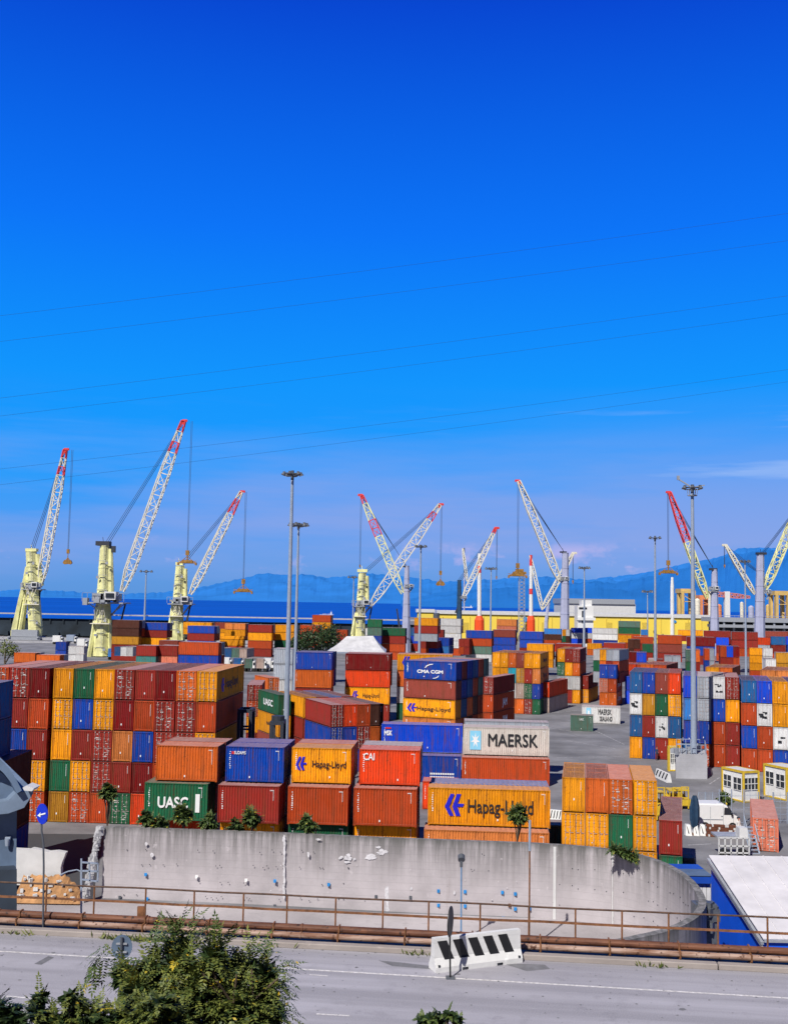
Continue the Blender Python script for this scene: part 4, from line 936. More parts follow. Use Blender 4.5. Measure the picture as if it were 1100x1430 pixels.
# ------------------------------------------------------------------ foliage
def frond(mb, p, d, l, rn, droop=.5, pairs=8, lw=.05, ll=.2):
    side = d.cross(Vector((0, 0, 1)))
    if side.length < .1: side = Vector((1, 0, 0))
    side.normalize(); prev = p; dd = d.copy()
    for k in range(1, pairs + 1):
        dd = (dd + Vector((0, 0, -droop / pairs))).normalized(); q = prev + dd * (l / pairs); upv = side.cross(dd).normalized()
        for sg in (-1, 1):
            ld = (side * sg * .9 + dd * .45 + Vector((0, 0, rn.uniform(-.35, .1)))).normalized()
            mb.leaf(q, ld, upv + Vector((rn.uniform(-.3, .3),) * 3), ll * (1 - .45 * k / pairs) * rn.uniform(.8, 1.15), lw * rn.uniform(.8, 1.2))
        prev = q
    mb.leaf(prev, dd, upv, ll, lw)
def foliage_tree(root, clumps, nfr, rn, l=.8, ll=.2, lw=.05, yellow=.04, mat='leaf_olive', name='crown'):
    mb = MB(); my = MB(); md = MB()
    tot = sum(c[3] for c in clumps)
    for (cx, cy, cz, r) in clumps:
        for i in range(int(nfr * r / tot)):
            th_ = rn.uniform(0, 2 * math.pi); ph = math.acos(rn.uniform(-.5, 1)); dr = Vector((math.cos(th_) * math.sin(ph), math.sin(th_) * math.sin(ph), math.cos(ph)))
            rad = r * rn.uniform(.45, 1.0); p = Vector((cx, cy, cz)) + dr * rad
            frond(my if rn.random() < yellow and dr.z > .4 else mb, p, (dr + Vector((rn.uniform(-.5, .5), rn.uniform(-.5, .5), rn.uniform(-.1, .6)))).normalized(), l * rn.uniform(.6, 1.15), rn, droop=rn.uniform(.4, 1.3), ll=ll, lw=lw)
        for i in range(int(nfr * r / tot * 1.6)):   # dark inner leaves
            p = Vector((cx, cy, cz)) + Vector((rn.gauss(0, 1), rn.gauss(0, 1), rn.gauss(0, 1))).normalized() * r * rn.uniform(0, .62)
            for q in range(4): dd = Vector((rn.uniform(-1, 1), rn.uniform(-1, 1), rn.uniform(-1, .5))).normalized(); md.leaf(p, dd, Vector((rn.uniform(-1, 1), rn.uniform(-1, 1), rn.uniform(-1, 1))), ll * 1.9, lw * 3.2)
    mb.build(name, mat, root)
    if my.f: my.build('seed_cluster', 'leaf_yellow', root)
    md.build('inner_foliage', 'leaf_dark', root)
def limbs(mb, p, d, l, r, depth, rn, tips):
    q = p + d * l; mb.tube(p, q, r, r * .68, n=7)
    if depth == 0: tips.append(q); return
    for k in range(3 if depth > 1 else 2):
        nd = (d + Vector((rn.uniform(-.8, .8), rn.uniform(-.6, .6), rn.uniform(-.2, .5)))).normalized(); limbs(mb, q, nd, l * rn.uniform(.62, .85), r * .6, depth - 1, rn, tips)
rn = random.Random(21)
tr = thing('broadleaf_tree', 'bushy olive green tree with feathery leaves in the left foreground', 'tree', tuple(at(300, 1500, 24)) [:2] + (ZR - .3,))
base = Vector((at(300, 1500, 24).x, 24, ZR - .3)); m = MB(); tips = []
limbs(m, base, Vector((-.02, 0, 1)), 1.5, .14, 3, rn, tips); m.build('trunk', 'trunk_bark', tr)
cl = []
for px, py, r in ((340, 1350, .26), (368, 1362, .22), (248, 1320, .16), (252, 1344, .30), (300, 1338, .22), (216, 1356, .22), (190, 1366, .20), (172, 1362, .12), (320, 1385, .46), (268, 1390, .46), (224, 1388, .34), (190, 1388, .20), (366, 1392, .26), (306, 1420, .52), (256, 1424, .40), (356, 1424, .34), (222, 1424, .22), (282, 1362, .32), (380, 1414, .14), (334, 1412, .42)):
    p = at(px, py, 24 + rn.uniform(-.7, .7)); cl.append((p.x, p.y, p.z, r))
foliage_tree(tr, cl, 900, rn, l=.6, ll=.17, lw=.05)
m = MB()   # loose sprays hanging out at the top left
for px, py, dx, dz in ((196, 1345, -1, .1), (190, 1352, -1, -.3), (150, 1324, -.8, -.5), (141, 1332, -.4, -.9), (138, 1345, -.2, -1), (215, 1318, .3, .8), (250, 1300, .1, 1), (256, 1305, .5, .8), (246, 1306, -.6, .7), (310, 1320, .5, .8), (380, 1352, .9, .3), (385, 1375, .9, -.2), (388, 1400, .9, -.3), (350, 1330, .6, .5), (300, 1318, -.2, 1)):
    p = at(px, py, 24 + rn.uniform(-.4, .4))
    for k in range(5): frond(m, p + Vector((rn.uniform(-.12, .12), rn.uniform(-.2, .2), rn.uniform(-.12, .12))), Vector((dx + rn.uniform(-.4, .4), rn.uniform(-.5, .5), dz + rn.uniform(-.3, .3))).normalized(), .55, rn, droop=.7, ll=.16, lw=.045)
m.build('hanging_spray', 'leaf_mid', tr)
def bush(name, lb, pxs, Y, nfr, zbase, l=.5, ll=.15, mat='leaf_olive', yellow=.03, grp=None, seed=1, lw=.045, cat='bush'):
    rn = random.Random(seed); c0 = at(pxs[0][0], pxs[0][1], Y); t = thing(name, lb, cat, (c0.x, c0.y, zbase), group=grp); cl = []
    m = MB()
    for px, py, r in pxs: p = at(px, py, Y + rn.uniform(-.2, .2)); cl.append((p.x, p.y, p.z, r)); m.path([Vector((c0.x, c0.y, zbase)), Vector((c0.x * .5 + p.x * .5 + .04, p.y, (zbase + p.z) / 2)), p], .03 + r * .03, 5)
    m.build('trunk', 'trunk_bark', t); foliage_tree(t, cl, nfr, rn, l, ll, lw, yellow, mat); return t
FG = 'bushes at the near edge of the road'
bush('shrub', 'low olive bush with upright feathery shoots at the bottom left', [(130, 1426, .26), (98, 1420, .20), (160, 1426, .26), (200, 1418, .26), (62, 1422, .12), (112, 1404, .11), (50, 1412, .08), (97, 1394, .08), (56, 1394, .07), (190, 1432, .3), (238, 1434, .36), (80, 1430, .2), (225, 1404, .22)], 22, 330, ZR - .2, l=.34, ll=.12, lw=.04, grp=FG, seed=5)
bush('shrub', 'dark bush in the bottom left corner', [(8, 1420, .2), (-12, 1415, .25), (20, 1432, .16)], 21, 90, ZR - .2, l=.3, mat='leaf_dark', yellow=0, grp=FG, seed=6)
bush('shrub', 'thin leafy twigs poking up at the bottom centre', [(600, 1422, .12), (612, 1418, .10), (625, 1416, .10), (588, 1424, .08), (634, 1421, .08), (640, 1428, .08), (618, 1430, .16), (600, 1432, .14)], 23, 46, ZR - .3, l=.13, ll=.075, lw=.045, mat='leaf_fresh', yellow=.02, grp=FG, seed=8)
# plants along the wall top
PG = 'plants growing along the top of the concrete wall'
WP = [((152, 1104, .42), 'small palm-like tree with bent pale stem at the left end of the wall', 68.25, 4.3, 46), ((205, 1141, .30), 'dark bush below the green lettered container, left of the others', 68.25, 4.3, 26), ((225, 1148, .24), 'low dark bush between the first bushes on the wall', 68.25, 4.3, 20), ((257, 1135, .55), 'full dark bush in front of the green lettered container', 68.25, 4.3, 54), ((292, 1147, .48), 'wide low bush right of the full dark bush', 68.25, 4.3, 44), ((330, 1152, .25), 'thin reddish twigs beside the yellow bottom container', 68.25, 4.3, 12), ((352, 1140, .50), 'upright dark bush in front of the maroon container', 68.25, 4.3, 54), ((430, 1149, .40), 'rounded dark bush in front of the green bottom container', 68.25, 4.3, 46), ((722, 1136, .52), 'hanging palm-like bush in front of the long yellow container', 65.6, 4.3, 66), ((868, 1190, .34), 'low bush at the foot of the yellow block', 64.2, 4.3, 40)]
for i, ((px, py, r), lb, Y, zb, n) in enumerate(WP):
    Y = onwall(px, 1172).y + (.75 if i < 9 else 0) if i < 9 else 64.6
    pxs = [(px, py, r * .62), (px + 6, py + 4, r * .5), (px - 6, py + 3, r * .45), (px + 1, py + 9, r * .45), (px + rn.uniform(-9, 9), py + 6, r * .4), (px + rn.uniform(-5, 5), py - 5, r * .35)]
    if i == 9: pxs = [(868, 1190, .22), (858, 1186, .2), (876, 1194, .2), (885, 1197, .14)]
    bush('small_palm' if i in (0, 8) else 'shrub', lb, pxs, Y, int(n * 2.6), zb, l=.36, ll=.17, lw=.07, mat='leaf_mid', yellow=0 if i % 2 else .02, grp=PG, seed=30 + i, cat='plant')
m = MB(); rn = random.Random(77)
for s, d, z, k in [(s_at(x, .1), -.06, ZR, n) for x, n in ((165, 60), (185, 50), (205, 40), (42, 14), (13, 10), (225, 20), (370, 10), (590, 22), (912, 26), (648, 16), (700, 8))]:
    for j in range(k):
        p = rp_(s + rn.gauss(0, .35), d + rn.uniform(-.08, .1), ZR); m.leaf(p, Vector((rn.uniform(-.7, .7), rn.uniform(-.5, .5), rn.uniform(.4, 1))).normalized(), Vector((rn.uniform(-1, 1), 1, 0)), rn.uniform(.1, .32), .05)
tag(m.build('weeds', 'leaf_olive'), 'tufts of weeds along the road kerb', 'weeds', kind='stuff')
# dark bushes in the yard
dk = thing('yard_bushes', None, None) if False else None
def blob_tree(lb, pxs, Y, n, seed, grp, mat='leaf_dark', s=.55):
    rn = random.Random(seed); c0 = at(pxs[0][0], pxs[0][1], Y); t = thing('round_tree', lb, 'tree', (c0.x, c0.y, 0), group=grp); m = MB(); tk = MB()
    for px, py, r in pxs:
        c = at(px, py, Y); tk.tube((c0.x, c0.y, 0), c, .25, .12)
        for i in range(n):
            d = Vector((rn.gauss(0, 1), rn.gauss(0, 1), rn.gauss(0, 1))).normalized() * r * rn.uniform(.55, 1.05) * (1 + .15 * math.sin(i)); dd = Vector((rn.uniform(-1, 1), rn.uniform(-1, 1), rn.uniform(-1, 1))).normalized()
            m.leaf(c + d, dd, d.normalized(), s, s * .6)
    tk.build('trunk', 'trunk_bark', t); m.build('crown', mat, t)
leafmat('leaf_yard', (.008, .028, .008), (.04, .075, .015))
YG = 'round dark trees in the yard'
blob_tree('broad dark tree right of the twin lamp masts', [(440, 893, 3.4), (428, 896, 2.8)], 250, 650, 1, YG, 'leaf_yard')
blob_tree('dark tree beside the grey tent, right of the broad one', [(458, 888, 3.2), (464, 892, 2.4), (450, 896, 3)], 252, 600, 2, YG, 'leaf_yard')
blob_tree('small dark tree partly behind the tall lamp mast', [(421, 896, 2.6), (412, 900, 2.0)], 249, 500, 3, YG, 'leaf_yard')
blob_tree('pale green shrub near the first crane', [(8, 905, 2.6), (18, 909, 2.0)], 300, 300, 4, 'shrubs near the first crane', 'leaf_olive')
blob_tree('small dark tree behind the white van fence', [(1010, 1113, .5), (1013, 1119, .55)], 100, 200, 5, 'trees in the fenced corner', 'leaf_mid', .3)
# ------------------------------------------------------------------ street signs, barrier, posts on the wall
def disc(mb, c, rx, rz, th, n=28, rot=0):
    P_ = [(c[0] + math.cos(t) * rx * math.cos(rot), c[1] + math.cos(t) * rx * math.sin(rot), c[2] + math.sin(t) * rz) for t in (2 * math.pi * k / n for k in range(n))]
    mb.prism(P_, (math.sin(rot) * th, -math.cos(rot) * th, 0))
Ys = 38.95; c_ = at(60, 1136.5, Ys)
t = thing('road_sign', 'round blue sign with a white arrow pointing left on a bent pole', 'sign', (c_.x, c_.y, ZR))
m = MB(); disc(m, c_, .355, .355, .03, rot=-R(40)); m.build('sign_face', simple('sign_blue', (.004, .03, .55), .4, .05).name, t)
m = MB(); ax = Vector((math.cos(R(-40)), math.sin(R(-40)), .12)).normalized(); az = Vector((0, 0, 1)); off = Vector((math.sin(R(-40)), -math.cos(R(-40)), 0)) * .045
ar = [(-.25, -.06), (-.05, .06), (-.07, .0), (.25, .05), (.25, .0), (-.07, -.05), (-.05, -.11)]
m.prism([c_ + off + ax * a + az * (b + .0) for a, b in ar], off * .2); m.build('arrow', 'letter_white', t)
m = MB(); m.path([at(58.5, 1150, Ys + .06), at(58.5, 1160, Ys + .06), at(61, 1178, Ys + .06), at(61.5, 1210, Ys + .06), at(60.5, 1290, Ys + .06), Vector((at(60.5, 1290, Ys).x, Ys + .06, ZR))], .035); m.build('pole', 'galvanised_dark', t)
c_ = at(170.5, 1322.5, 30.5); t = thing('road_sign', 'round grey blue sign seen from behind, in front of the tree', 'sign', (c_.x, c_.y, ZR))
m = MB(); disc(m, c_, .28, .33, .02, rot=R(8)); m.build('sign_face', simple('sign_back', (.12, .17, .25), .5, .15).name, t)
m = MB(); m.tube((c_.x, c_.y - .06, ZR), c_ + Vector((0, -.06, .28)), .04, n=10); m.build('pole', 'galvanised_dark', t); m = MB(); m.box(c_ + Vector((0, -.04, .1)), (.3, .03, .05)); m.box(c_ + Vector((0, -.04, -.12)), (.3, .03, .05)); m.build('bracket', 'steel_grey', t)
b0 = on(628.5, 1366, ZR); c_ = at(628, 1287, b0.y); t = thing('road_sign', 'black round sign seen nearly edge-on in front of the striped barrier', 'sign', tuple(b0))
m = MB(); disc(m, c_, .46, .47, .03, rot=R(76)); m.build('sign_face', 'black', t); m = MB(); m.tube(b0, c_ + Vector((0, 0, -.3)), .03, n=8); m.build('pole', 'black', t); m = MB(); m.box(b0 + Vector((0, 0, .02)), (.28, .28, .035)); m.build('base_plate', 'galvanised_dark', t)
# concrete barrier with black bars
p0, p1 = on(608.5, 1359.5, ZR), on(729.5, 1344.5, ZR); Lb = (p1 - p0).length; ang = math.atan2((p1 - p0).y, (p1 - p0).x); mid = (p0 + p1) / 2
t = thing('concrete_barrier', 'white concrete barrier with slanted black stripes on the road edge', 'barrier', (mid.x, mid.y, ZR), rz=ang)
m = MB(); hB = 1.02; prof = [(-.0, 0), (-.0, .16), (.14, .42), (.19, hB), (.37, hB), (.42, .42), (.56, .16), (.56, 0)]; segs = 30
def notch(x): return .09 if (abs(x + Lb * .18) < .1 or abs(x - Lb * .22) < .1) else 0
xs_ = [-Lb / 2 + Lb * k / segs for k in range(segs + 1)]
for xa, xb in zip(xs_[:-1], xs_[1:]):
    nz = notch((xa + xb) / 2)
    for (ya, za), (yb, zb) in zip(prof[:-1], prof[1:]):
        za_ = max(za, nz); zb_ = max(zb, nz); m.quad((xa, ya, za_), (xb, ya, za_), (xb, yb, zb_), (xa, yb, zb_))
for sx in (-1, 1): m.quad(*[(sx * Lb / 2, y, z) for y, z in (prof if sx < 0 else prof[::-1])])
m.build('body', 'concrete_barrier', t, local=True)
for k in range(5):
    xc = -Lb / 2 + .42 + k * (Lb - .95) / 4 ; m = MB(); f = lambda z: .14 + (z - .42) / (hB - .42) * .05 if z > .42 else .14 * (z - .16) / .26
    w = .34; sh = .42
    for za, zb in ((.36, .42), (.42, .93)):
        sa, sb = -sh * (za - .6), -sh * (zb - .6)
        m.quad((xc - w / 2 + sa, f(za) - .006, za), (xc + w / 2 + sa, f(za) - .006, za), (xc + w / 2 + sb, f(zb) - .006, zb), (xc - w / 2 + sb, f(zb) - .006, zb))
    m.build('stripe', 'black', t, local=True)
m = MB()
for x in (-Lb / 2 + .12, Lb / 2 - .12): m.box((x, .02, .2), (.07, .05, .07))
for x in (-Lb * .18, Lb * .22): m.box((x, .25, .045), (.2, .46, .088))
m.build('lifting_slot', 'hull_dark', t, local=True)
# short lamp on blue pole, thin rusty pole, bollard signs in the bend
c_ = on(644, 1305, 0); c_ = Vector((c_.x, 62, 0)); c_.x = at(644, 1280, 62).x; tp = at(644, 1199, 62)
t = thing('bollard_lamp', 'short blue-grey pole with a round grey head in front of the concrete wall', 'lamp', tuple(c_))
m = MB(); m.tube(c_, tp, .05, .04); m.build('pole', simple('pole_blue', (.12, .25, .45), .5).name, t); m = MB(); m.tube(tp + Vector((0, -.12, -.05)), tp + Vector((0, .12, .12)), .2, n=14); m.box(tp + Vector((0, 0, -.25)), (.16, .14, .4)); m.build('lamp_head', 'galvanised_dark', t)
m = MB(); b = Vector((at(739, 1250, 61).x, 61, 0)); tp = at(739.5, 1147, 61); m.tube(b, tp, .05, .045); t = thing('pole', 'thin rusty pole rising in front of the wall and long yellow container', 'pole', tuple(b)); m.build('shaft', 'rail_rust', t)
m = MB(); m.tube(tp - Vector((0, 0, 1.6)), tp + Vector((0, 0, .05)), .075); m.build('sleeve', 'galvanised', t)
m = MB(); b = Vector((at(114, 1250, 60).x, 60, 0)); t = thing('metal_gate', 'grey metal gate frame at the broken left end of the wall', 'gate', tuple(b))
for x0_, y0_, x1_, y1_ in ((114, 1199, 114, 1300), (114, 1204, 137, 1206), (137, 1206, 137, 1232), (114, 1228, 137, 1231), (114, 1216, 137, 1217), (125, 1205, 126, 1230)): m.beam(at(x0_, y0_, 60), at(x1_, y1_, 60), .08)
m.build('frame', 'galvanised', t); m = MB(); m.path([at(84, 1222, 60), at(95, 1217, 60), at(108, 1214.5, 60), at(113, 1217, 60), at(113.5, 1300, 60)], .035); m.build('handrail', 'galvanised', t)
# ------------------------------------------------------------------ lamp masts
def mast(px_t, py_t, px_b, Yd, lb, wpx, arms=6, base_z=0, big=True):
    tp = at(px_t, py_t, Yd); b = Vector((tp.x, Yd, base_z)); r = wpx / 1500 * Yd / 2
    t = thing('light_mast', lb, 'light mast', tuple(b), group='floodlight masts in the container yard'); m = MB(); m.tube(b, tp, r * 1.15, r * .55, n=12); m.build('pole', 'galvanised', t)
    s = Yd / 105 if big else Yd / 260
    s = min(s, 2.2); rw = .82 * (Yd / 105) * (.62 if not big else 1)
    m = MB(); n = 14
    for k in range(n):
        a0, a1 = 2 * math.pi * k / n, 2 * math.pi * (k + 1) / n; m.tube(tp + Vector((math.cos(a0) * rw * .55, math.sin(a0) * rw * .55, -.2)), tp + Vector((math.cos(a1) * rw * .55, math.sin(a1) * rw * .55, -.2)), .04 * rw + .02, n=4)
    for k in range(arms): a = 2 * math.pi * k / arms + .3; m.tube(tp, tp + Vector((math.cos(a) * rw, math.sin(a) * rw, .05)), .05 * rw, n=5)
    m.tube(tp - Vector((0, 0, .6)), tp + Vector((0, 0, .35)), .16 * rw + .03, n=8); m.build('head_frame', 'galvanised_dark', t)
    for k in range(arms):
        a = 2 * math.pi * k / arms + .3; c = tp + Vector((math.cos(a) * rw, math.sin(a) * rw, 0)); m = MB(); m.tube(c + Vector((0, 0, .12 * rw)), c + Vector((math.cos(a) * .1, math.sin(a) * .1, -.18 * rw)), .16 * rw, .3 * rw, n=10); m.box(c + Vector((0, 0, .2 * rw)), (.3 * rw, .2 * rw, .12 * rw)); m.build('floodlight', 'galvanised_dark', t)
    return t, tp
mast(408.5, 662, 399, 106, 'tall thick grey floodlight mast left of centre', 7.5)
mast(417, 733, 411, 175, 'second mast just right of the tall one left of centre', 5)
t5, tp5 = mast(966, 681, 968, 122, 'tall thick floodlight mast standing on a concrete block at the right', 7.5, base_z=2.6)
m = MB(); d_ = tp5 + Vector((-.9, 0, .35)); m.beam(tp5, d_ + Vector((-.6, 0, .55)), .14); m.box(d_ + Vector((-.7, 0, .75)), (.3, .2, .5)); m.beam(tp5 + Vector((.3, 0, .1)), tp5 + Vector((1.4, 0, .3)), .12)
for k in range(10): a = k * .628; m.beam(tp5 + Vector((math.cos(a) * .5, math.sin(a) * .5, -.9)), tp5 + Vector((math.cos(a) * .62, math.sin(a) * .62, -.15)), .04)
m.tube(tp5 + Vector((0, 0, -.95)), tp5 + Vector((0, 0, -.85)), .55, n=12); m.build('service_platform', 'steel_grey', t5)
mast(587.5, 763, 583, 236, 'slim mast in front of the blue and white stacks', 4, big=False)
mast(914, 751, 913, 195, 'slim mast left of the tall right one', 4, big=False)
mast(815.5, 793, 813, 350, 'far slim mast by the white tower', 3, 4, big=False)
mast(204.5, 798, 204, 505, 'far slim mast by the breakwater at the left', 3, 4, big=False)
mast(1039.5, 784, 1039, 290, 'far slim mast left of the rightmost cranes', 3, 4, big=False)
mast(685.5, 794, 685, 385, 'far slim mast before the yellow warehouse', 2.6, 4, big=False)
mast(494, 806, 493, 480, 'far slim mast left of the crossing cranes', 2.4, 4, big=False)
mast(903.5, 826, 903, 540, 'farthest slim mast behind the yellow warehouse', 2.2, 4, big=False)
# ------------------------------------------------------------------ harbour cranes
CG = 'mobile harbour cranes on the quay'
def P3(px, py, Y, dy=0.0): p = at(px, py, Y); return Vector((p.x, p.y + dy, p.z))
def lattice(mb_of, foot, tip, wpx, Y, nseg, k0=.35, cw=1.35, bw=.75):
    """four-chord boom between two pixel points; mb_of(i) returns the mesh the segment i belongs to"""
    s = Y / 1500; a = P3(*foot, Y); b = P3(*tip, Y); d = (b - a).normalized(); n = Vector((d.z, 0, -d.x)); y = Vector((0, 1, 0))
    def wid(t): return wpx * s * .5 * (k0 + (1 - k0) * min(1, t / .13)) * (1 if t < .72 else 1 - .55 * (t - .72) / .28)
    def ring(t): c = a + (b - a) * t; w = wid(t); return [c + n * w - y * w * .8, c - n * w - y * w * .8, c - n * w + y * w * .8, c + n * w + y * w * .8]
    for i in range(nseg):
        t0, t1 = i / nseg, (i + 1) / nseg; r0_, r1_ = ring(t0), ring(t1); mb = mb_of(i / nseg)
        for k in range(4): mb.beam(r0_[k], r1_[k], cw * s)
        for k in range(4):
            j = (k + 1) % 4
            if i % 2 == 0: mb.beam(r0_[k], r1_[j], bw * s)
            else: mb.beam(r0_[j], r1_[k], bw * s)
            mb.beam(r1_[k], r1_[j], bw * s)
    return a, b, d
def crane(lb, Y, tower, foot, tip, wpx, ropex, hooky, hook='grab', tcol='crane_cream', bcol='crane_white', legs=None, head=None, plat=None, base=None, ntop=3, redfrom=.78, stripes=True, cyl=None, ropes=True, nseg=None, rust=False):
    s = Y / 1500; (xb, yb, wb), (xt, yt, wt) = tower; b0 = P3(xb, yb, Y); root = thing('harbour_crane', lb, 'crane', (b0.x, Y, 0), group=CG)
    m = MB(); gb = Vector((b0.x, Y, 0)); pb = P3(xb, yb, Y); pt = P3(xt, yt, Y)
    secs = 5
    for i in range(secs):
        f0, f1 = i / secs, (i + 1) / secs; q0, q1 = pb.lerp(pt, f0), pb.lerp(pt, f1); w0, w1 = wb + (wt - wb) * f0, wb + (wt - wb) * f1
        m.tube(q0, q1, w0 * s * .56, w1 * s * .56, n=8); m.tube(q1 - Vector((0, 0, .8 * s)), q1, w1 * s * .60, n=8)
    if pb.z > .5: m.tube(gb, pb, wb * s * .56, n=8)
    m.build('tower', tcol, root)
    if legs and plat:      # second slimmer column, seams, ladder and hatches
        fy = (plat[1] - yb) / (yt - yb); q0 = pb.lerp(pt, fy); m = MB(); off = Vector((wt * s * .62, .4 * s, 0))
        m.tube(q0 + off * 1.3, pt + off - Vector((0, 0, 4 * s)), wb * s * .26, wt * s * .30, n=8); m.build('side_column', tcol, root)
        m = MB(); lad = pb.lerp(pt, .05) + Vector((wb * s * .1, -wb * s * .62, 0)); lat = pt + Vector((wt * s * .1, -wt * s * .66, 0))
        for dx in (-.9, .9): m.beam(lad + Vector((dx * s, 0, 0)), lat + Vector((dx * s, 0, 0)), .3 * s)
        for k in range(26): q = lad.lerp(lat, k / 25); m.beam(q - Vector((.9 * s, 0, 0)), q + Vector((.9 * s, 0, 0)), .25 * s)
        m.build('ladder', 'steel_grey', root); m = MB()
        for k in range(7):
            q = pb.lerp(pt, .06 + k * .13); m.box(q + Vector(((-.28 if k % 2 else .3) * wb * s, -wb * s * .56, 0)), (wb * s * .18, .5 * s, 3.4 * s))
            m.box(q + Vector((0, -wb * s * .50, 3 * s)), (wb * s * .7, 1.2 * s, .5 * s))
        m.build('hatch', 'steel_grey', root)
        m = MB(); lo = pb.lerp(q0, .55); m.box(lo + Vector((0, -wb * s * .5, 0)), (wb * s * 1.25, wb * s * .5, 1.1 * s)); rq = random.Random(int(xb))
        for k in range(6): m.beam(lo + Vector((rq.uniform(-.6, .6) * wb * s, -wb * s * .7, 0)), q0 + Vector((rq.uniform(-.6, .6) * wb * s, -wb * s * .7, 0)), .45 * s)
        m.build('walkway', 'crane_white', root)
    if legs:
        m = MB()
        for (x0, y0, x1, y1, w) in legs:
            for dy in (-2.2, 2.2):
                p0_ = P3(x0, y0, Y, dy * s * 3); m.beam(p0_, P3(x1, y1, Y), w * s * .85)
                if p0_.z > .3: m.beam((p0_.x, p0_.y, 0), p0_, w * s * .85)
        (xa, ya, xc, yc, w) = legs[0]; m.beam(P3((xa + xc) / 2, (ya + yc) / 2, Y, -3 * s), P3((xb + xt) / 2, (ya + yc) / 2, Y), w * s * .6)
        m.build('portal_leg', tcol, root)
    if plat:
        px, py, w, h = plat; m = MB(); rq = random.Random(int(px)); m.box(P3(px, py, Y), (w * s * .62, w * s * .7, h * s * .5)); m.box(P3(px, py + h * .4, Y), (w * s * 1.05, w * s * .85, h * s * .10))
        for k in range(9): m.box(P3(px + rq.uniform(-.5, .5) * w, py + rq.uniform(-.1, .35) * h, Y, -w * s * .35), (rq.uniform(.06, .16) * w * s, w * s * .2, rq.uniform(.15, .5) * h * s))
        m.beam(P3(px + w * .5, py + h * .4, Y), P3(px + w * .1, py + h * 1.2, Y), 1.2 * s); m.beam(P3(px - w * .5, py + h * .4, Y), P3(px - w * .15, py + h * 1.1, Y), 1.2 * s)
        c = P3(px, py, Y)
        for k in range(9): x = c.x - w * s * .55 + w * s * 1.1 * k / 8; m.beam((x, c.y - w * s * .42, c.z - h * s * .3), (x, c.y - w * s * .42, c.z + h * s * .28), .5 * s)
        m.beam((c.x - w * s * .55, c.y - w * s * .42, c.z + h * s * .28), (c.x + w * s * .55, c.y - w * s * .42, c.z + h * s * .28), .5 * s)
        m.beam(P3(px + w * .4, py + h * .4, Y), P3(px, py + h * 1.6, Y), 2 * s)
        m.build('machinery_house', 'steel_grey', root)
        m = MB(); m.box(P3(px + w * .22, py - h * .1, Y, -w * s * .4), (w * s * .28, w * s * .3, h * s * .55), taper=1.1); cb = m.build('cab', 'white_paint', root)
        m = MB(); m.box(P3(px + w * .22, py - h * .12, Y, -w * s * .56), (w * s * .22, w * s * .04, h * s * .3)); m.build('window', 'glass_dark', cb)
    if head:
        m = MB()
        for (px, py, w, h) in head: m.box(P3(px, py, Y), (w * s, w * s * .7, h * s))
        m.beam(P3(head[0][0], head[0][1], Y), P3(head[0][0] - 1, head[0][1] - head[0][3] - 3, Y), .6 * s)
        m.build('tower_head', 'hull_dark' if not rust else 'crane_cream', root)
    main, red = MB(), MB()
    L_ = math.hypot(tip[0] - foot[0], tip[1] - foot[1]); nseg = nseg or max(8, int(L_ / (wpx * 1.15)))
    def pick(t):
        if redfrom is None or t < redfrom: return main
        if not stripes: return red
        f = (t - redfrom) / (1 - redfrom); return red if (f < .4 or f > .68) else main
    a, b, d = lattice(pick, foot, tip, wpx, Y, nseg)
    main.build('boom', bcol, root)
    if red.f: red.build('boom_tip', 'crane_red', root)
    m = MB(); sg = 1 if ropex > tip[0] - 1 else -1
    m.tube(b + Vector((0, -1.3 * s, 0)), b + Vector((0, 1.3 * s, 0)), 2.4 * s, n=12); m.box(b + Vector((sg * 2.0 * s, 0, 1.2 * s)), (6.5 * s, 2.4 * s, 2.2 * s)); m.box(b - d * 3 * s, (4 * s, 2.6 * s, 4 * s), .3); m.tube(b + Vector((sg * 4.2 * s, -s, .4 * s)), b + Vector((sg * 4.2 * s, s, .4 * s)), 1.5 * s, n=10)
    m.build('boom_head', 'crane_red' if redfrom else bcol, root)
    if ropes:
        m = MB(); n = Vector((d.z, 0, -d.x))
        for k in range(ntop):
            o = (k - (ntop - 1) / 2); m.tube(pt + Vector((o * 1.5 * s, o * 2 * s, -k * 1.5 * s)), b - n * .2 * s * k - d * (k * 6 * s) + Vector((0, o * s, 0)), .36 * s, n=4)
        m.build('luffing_rope', 'cable', root)
    m = MB(); tx = P3(ropex, tip[1], Y); hk = P3(ropex, hooky, Y)
    for o in ((-.9, .9) if hook != 'none' and Y < 500 else (-.5, .5)): m.tube(Vector((hk.x + o * s, Y, b.z)), Vector((hk.x + o * s * .6, Y, hk.z)), .3 * s, n=4)
    m.build('hoist_rope', 'cable', root)
    m = MB()
    if hook == 'grab':
        m.box(hk, (3.8 * s, 2.2 * s, 6 * s)); m.tube(hk, hk - Vector((0, 0, 12 * s)), .5 * s); c = hk - Vector((0, 0, 14 * s))
        for sx in (-1, 1):
            m.beam(c + Vector((0, 0, 5 * s)), c + Vector((sx * 4.5 * s, 0, -1 * s)), 1.1 * s); m.prism([c + Vector((sx * x * s, -2 * s, z * s)) for x, z in ((.2, 2.4), (4.5, 1.8), (6.5, -2.2), (4.2, -4.2), (.2, -3.6))], (0, 4 * s, 0))
        m.build('grab', 'crane_hook', root)
    elif hook == 'spreader':
        m.box(hk, (5 * s, 2.6 * s, 7 * s)); m.tube(hk, hk - Vector((0, 0, 12 * s)), .9 * s); c = hk - Vector((0, 0, 14 * s)); w = 13 * s
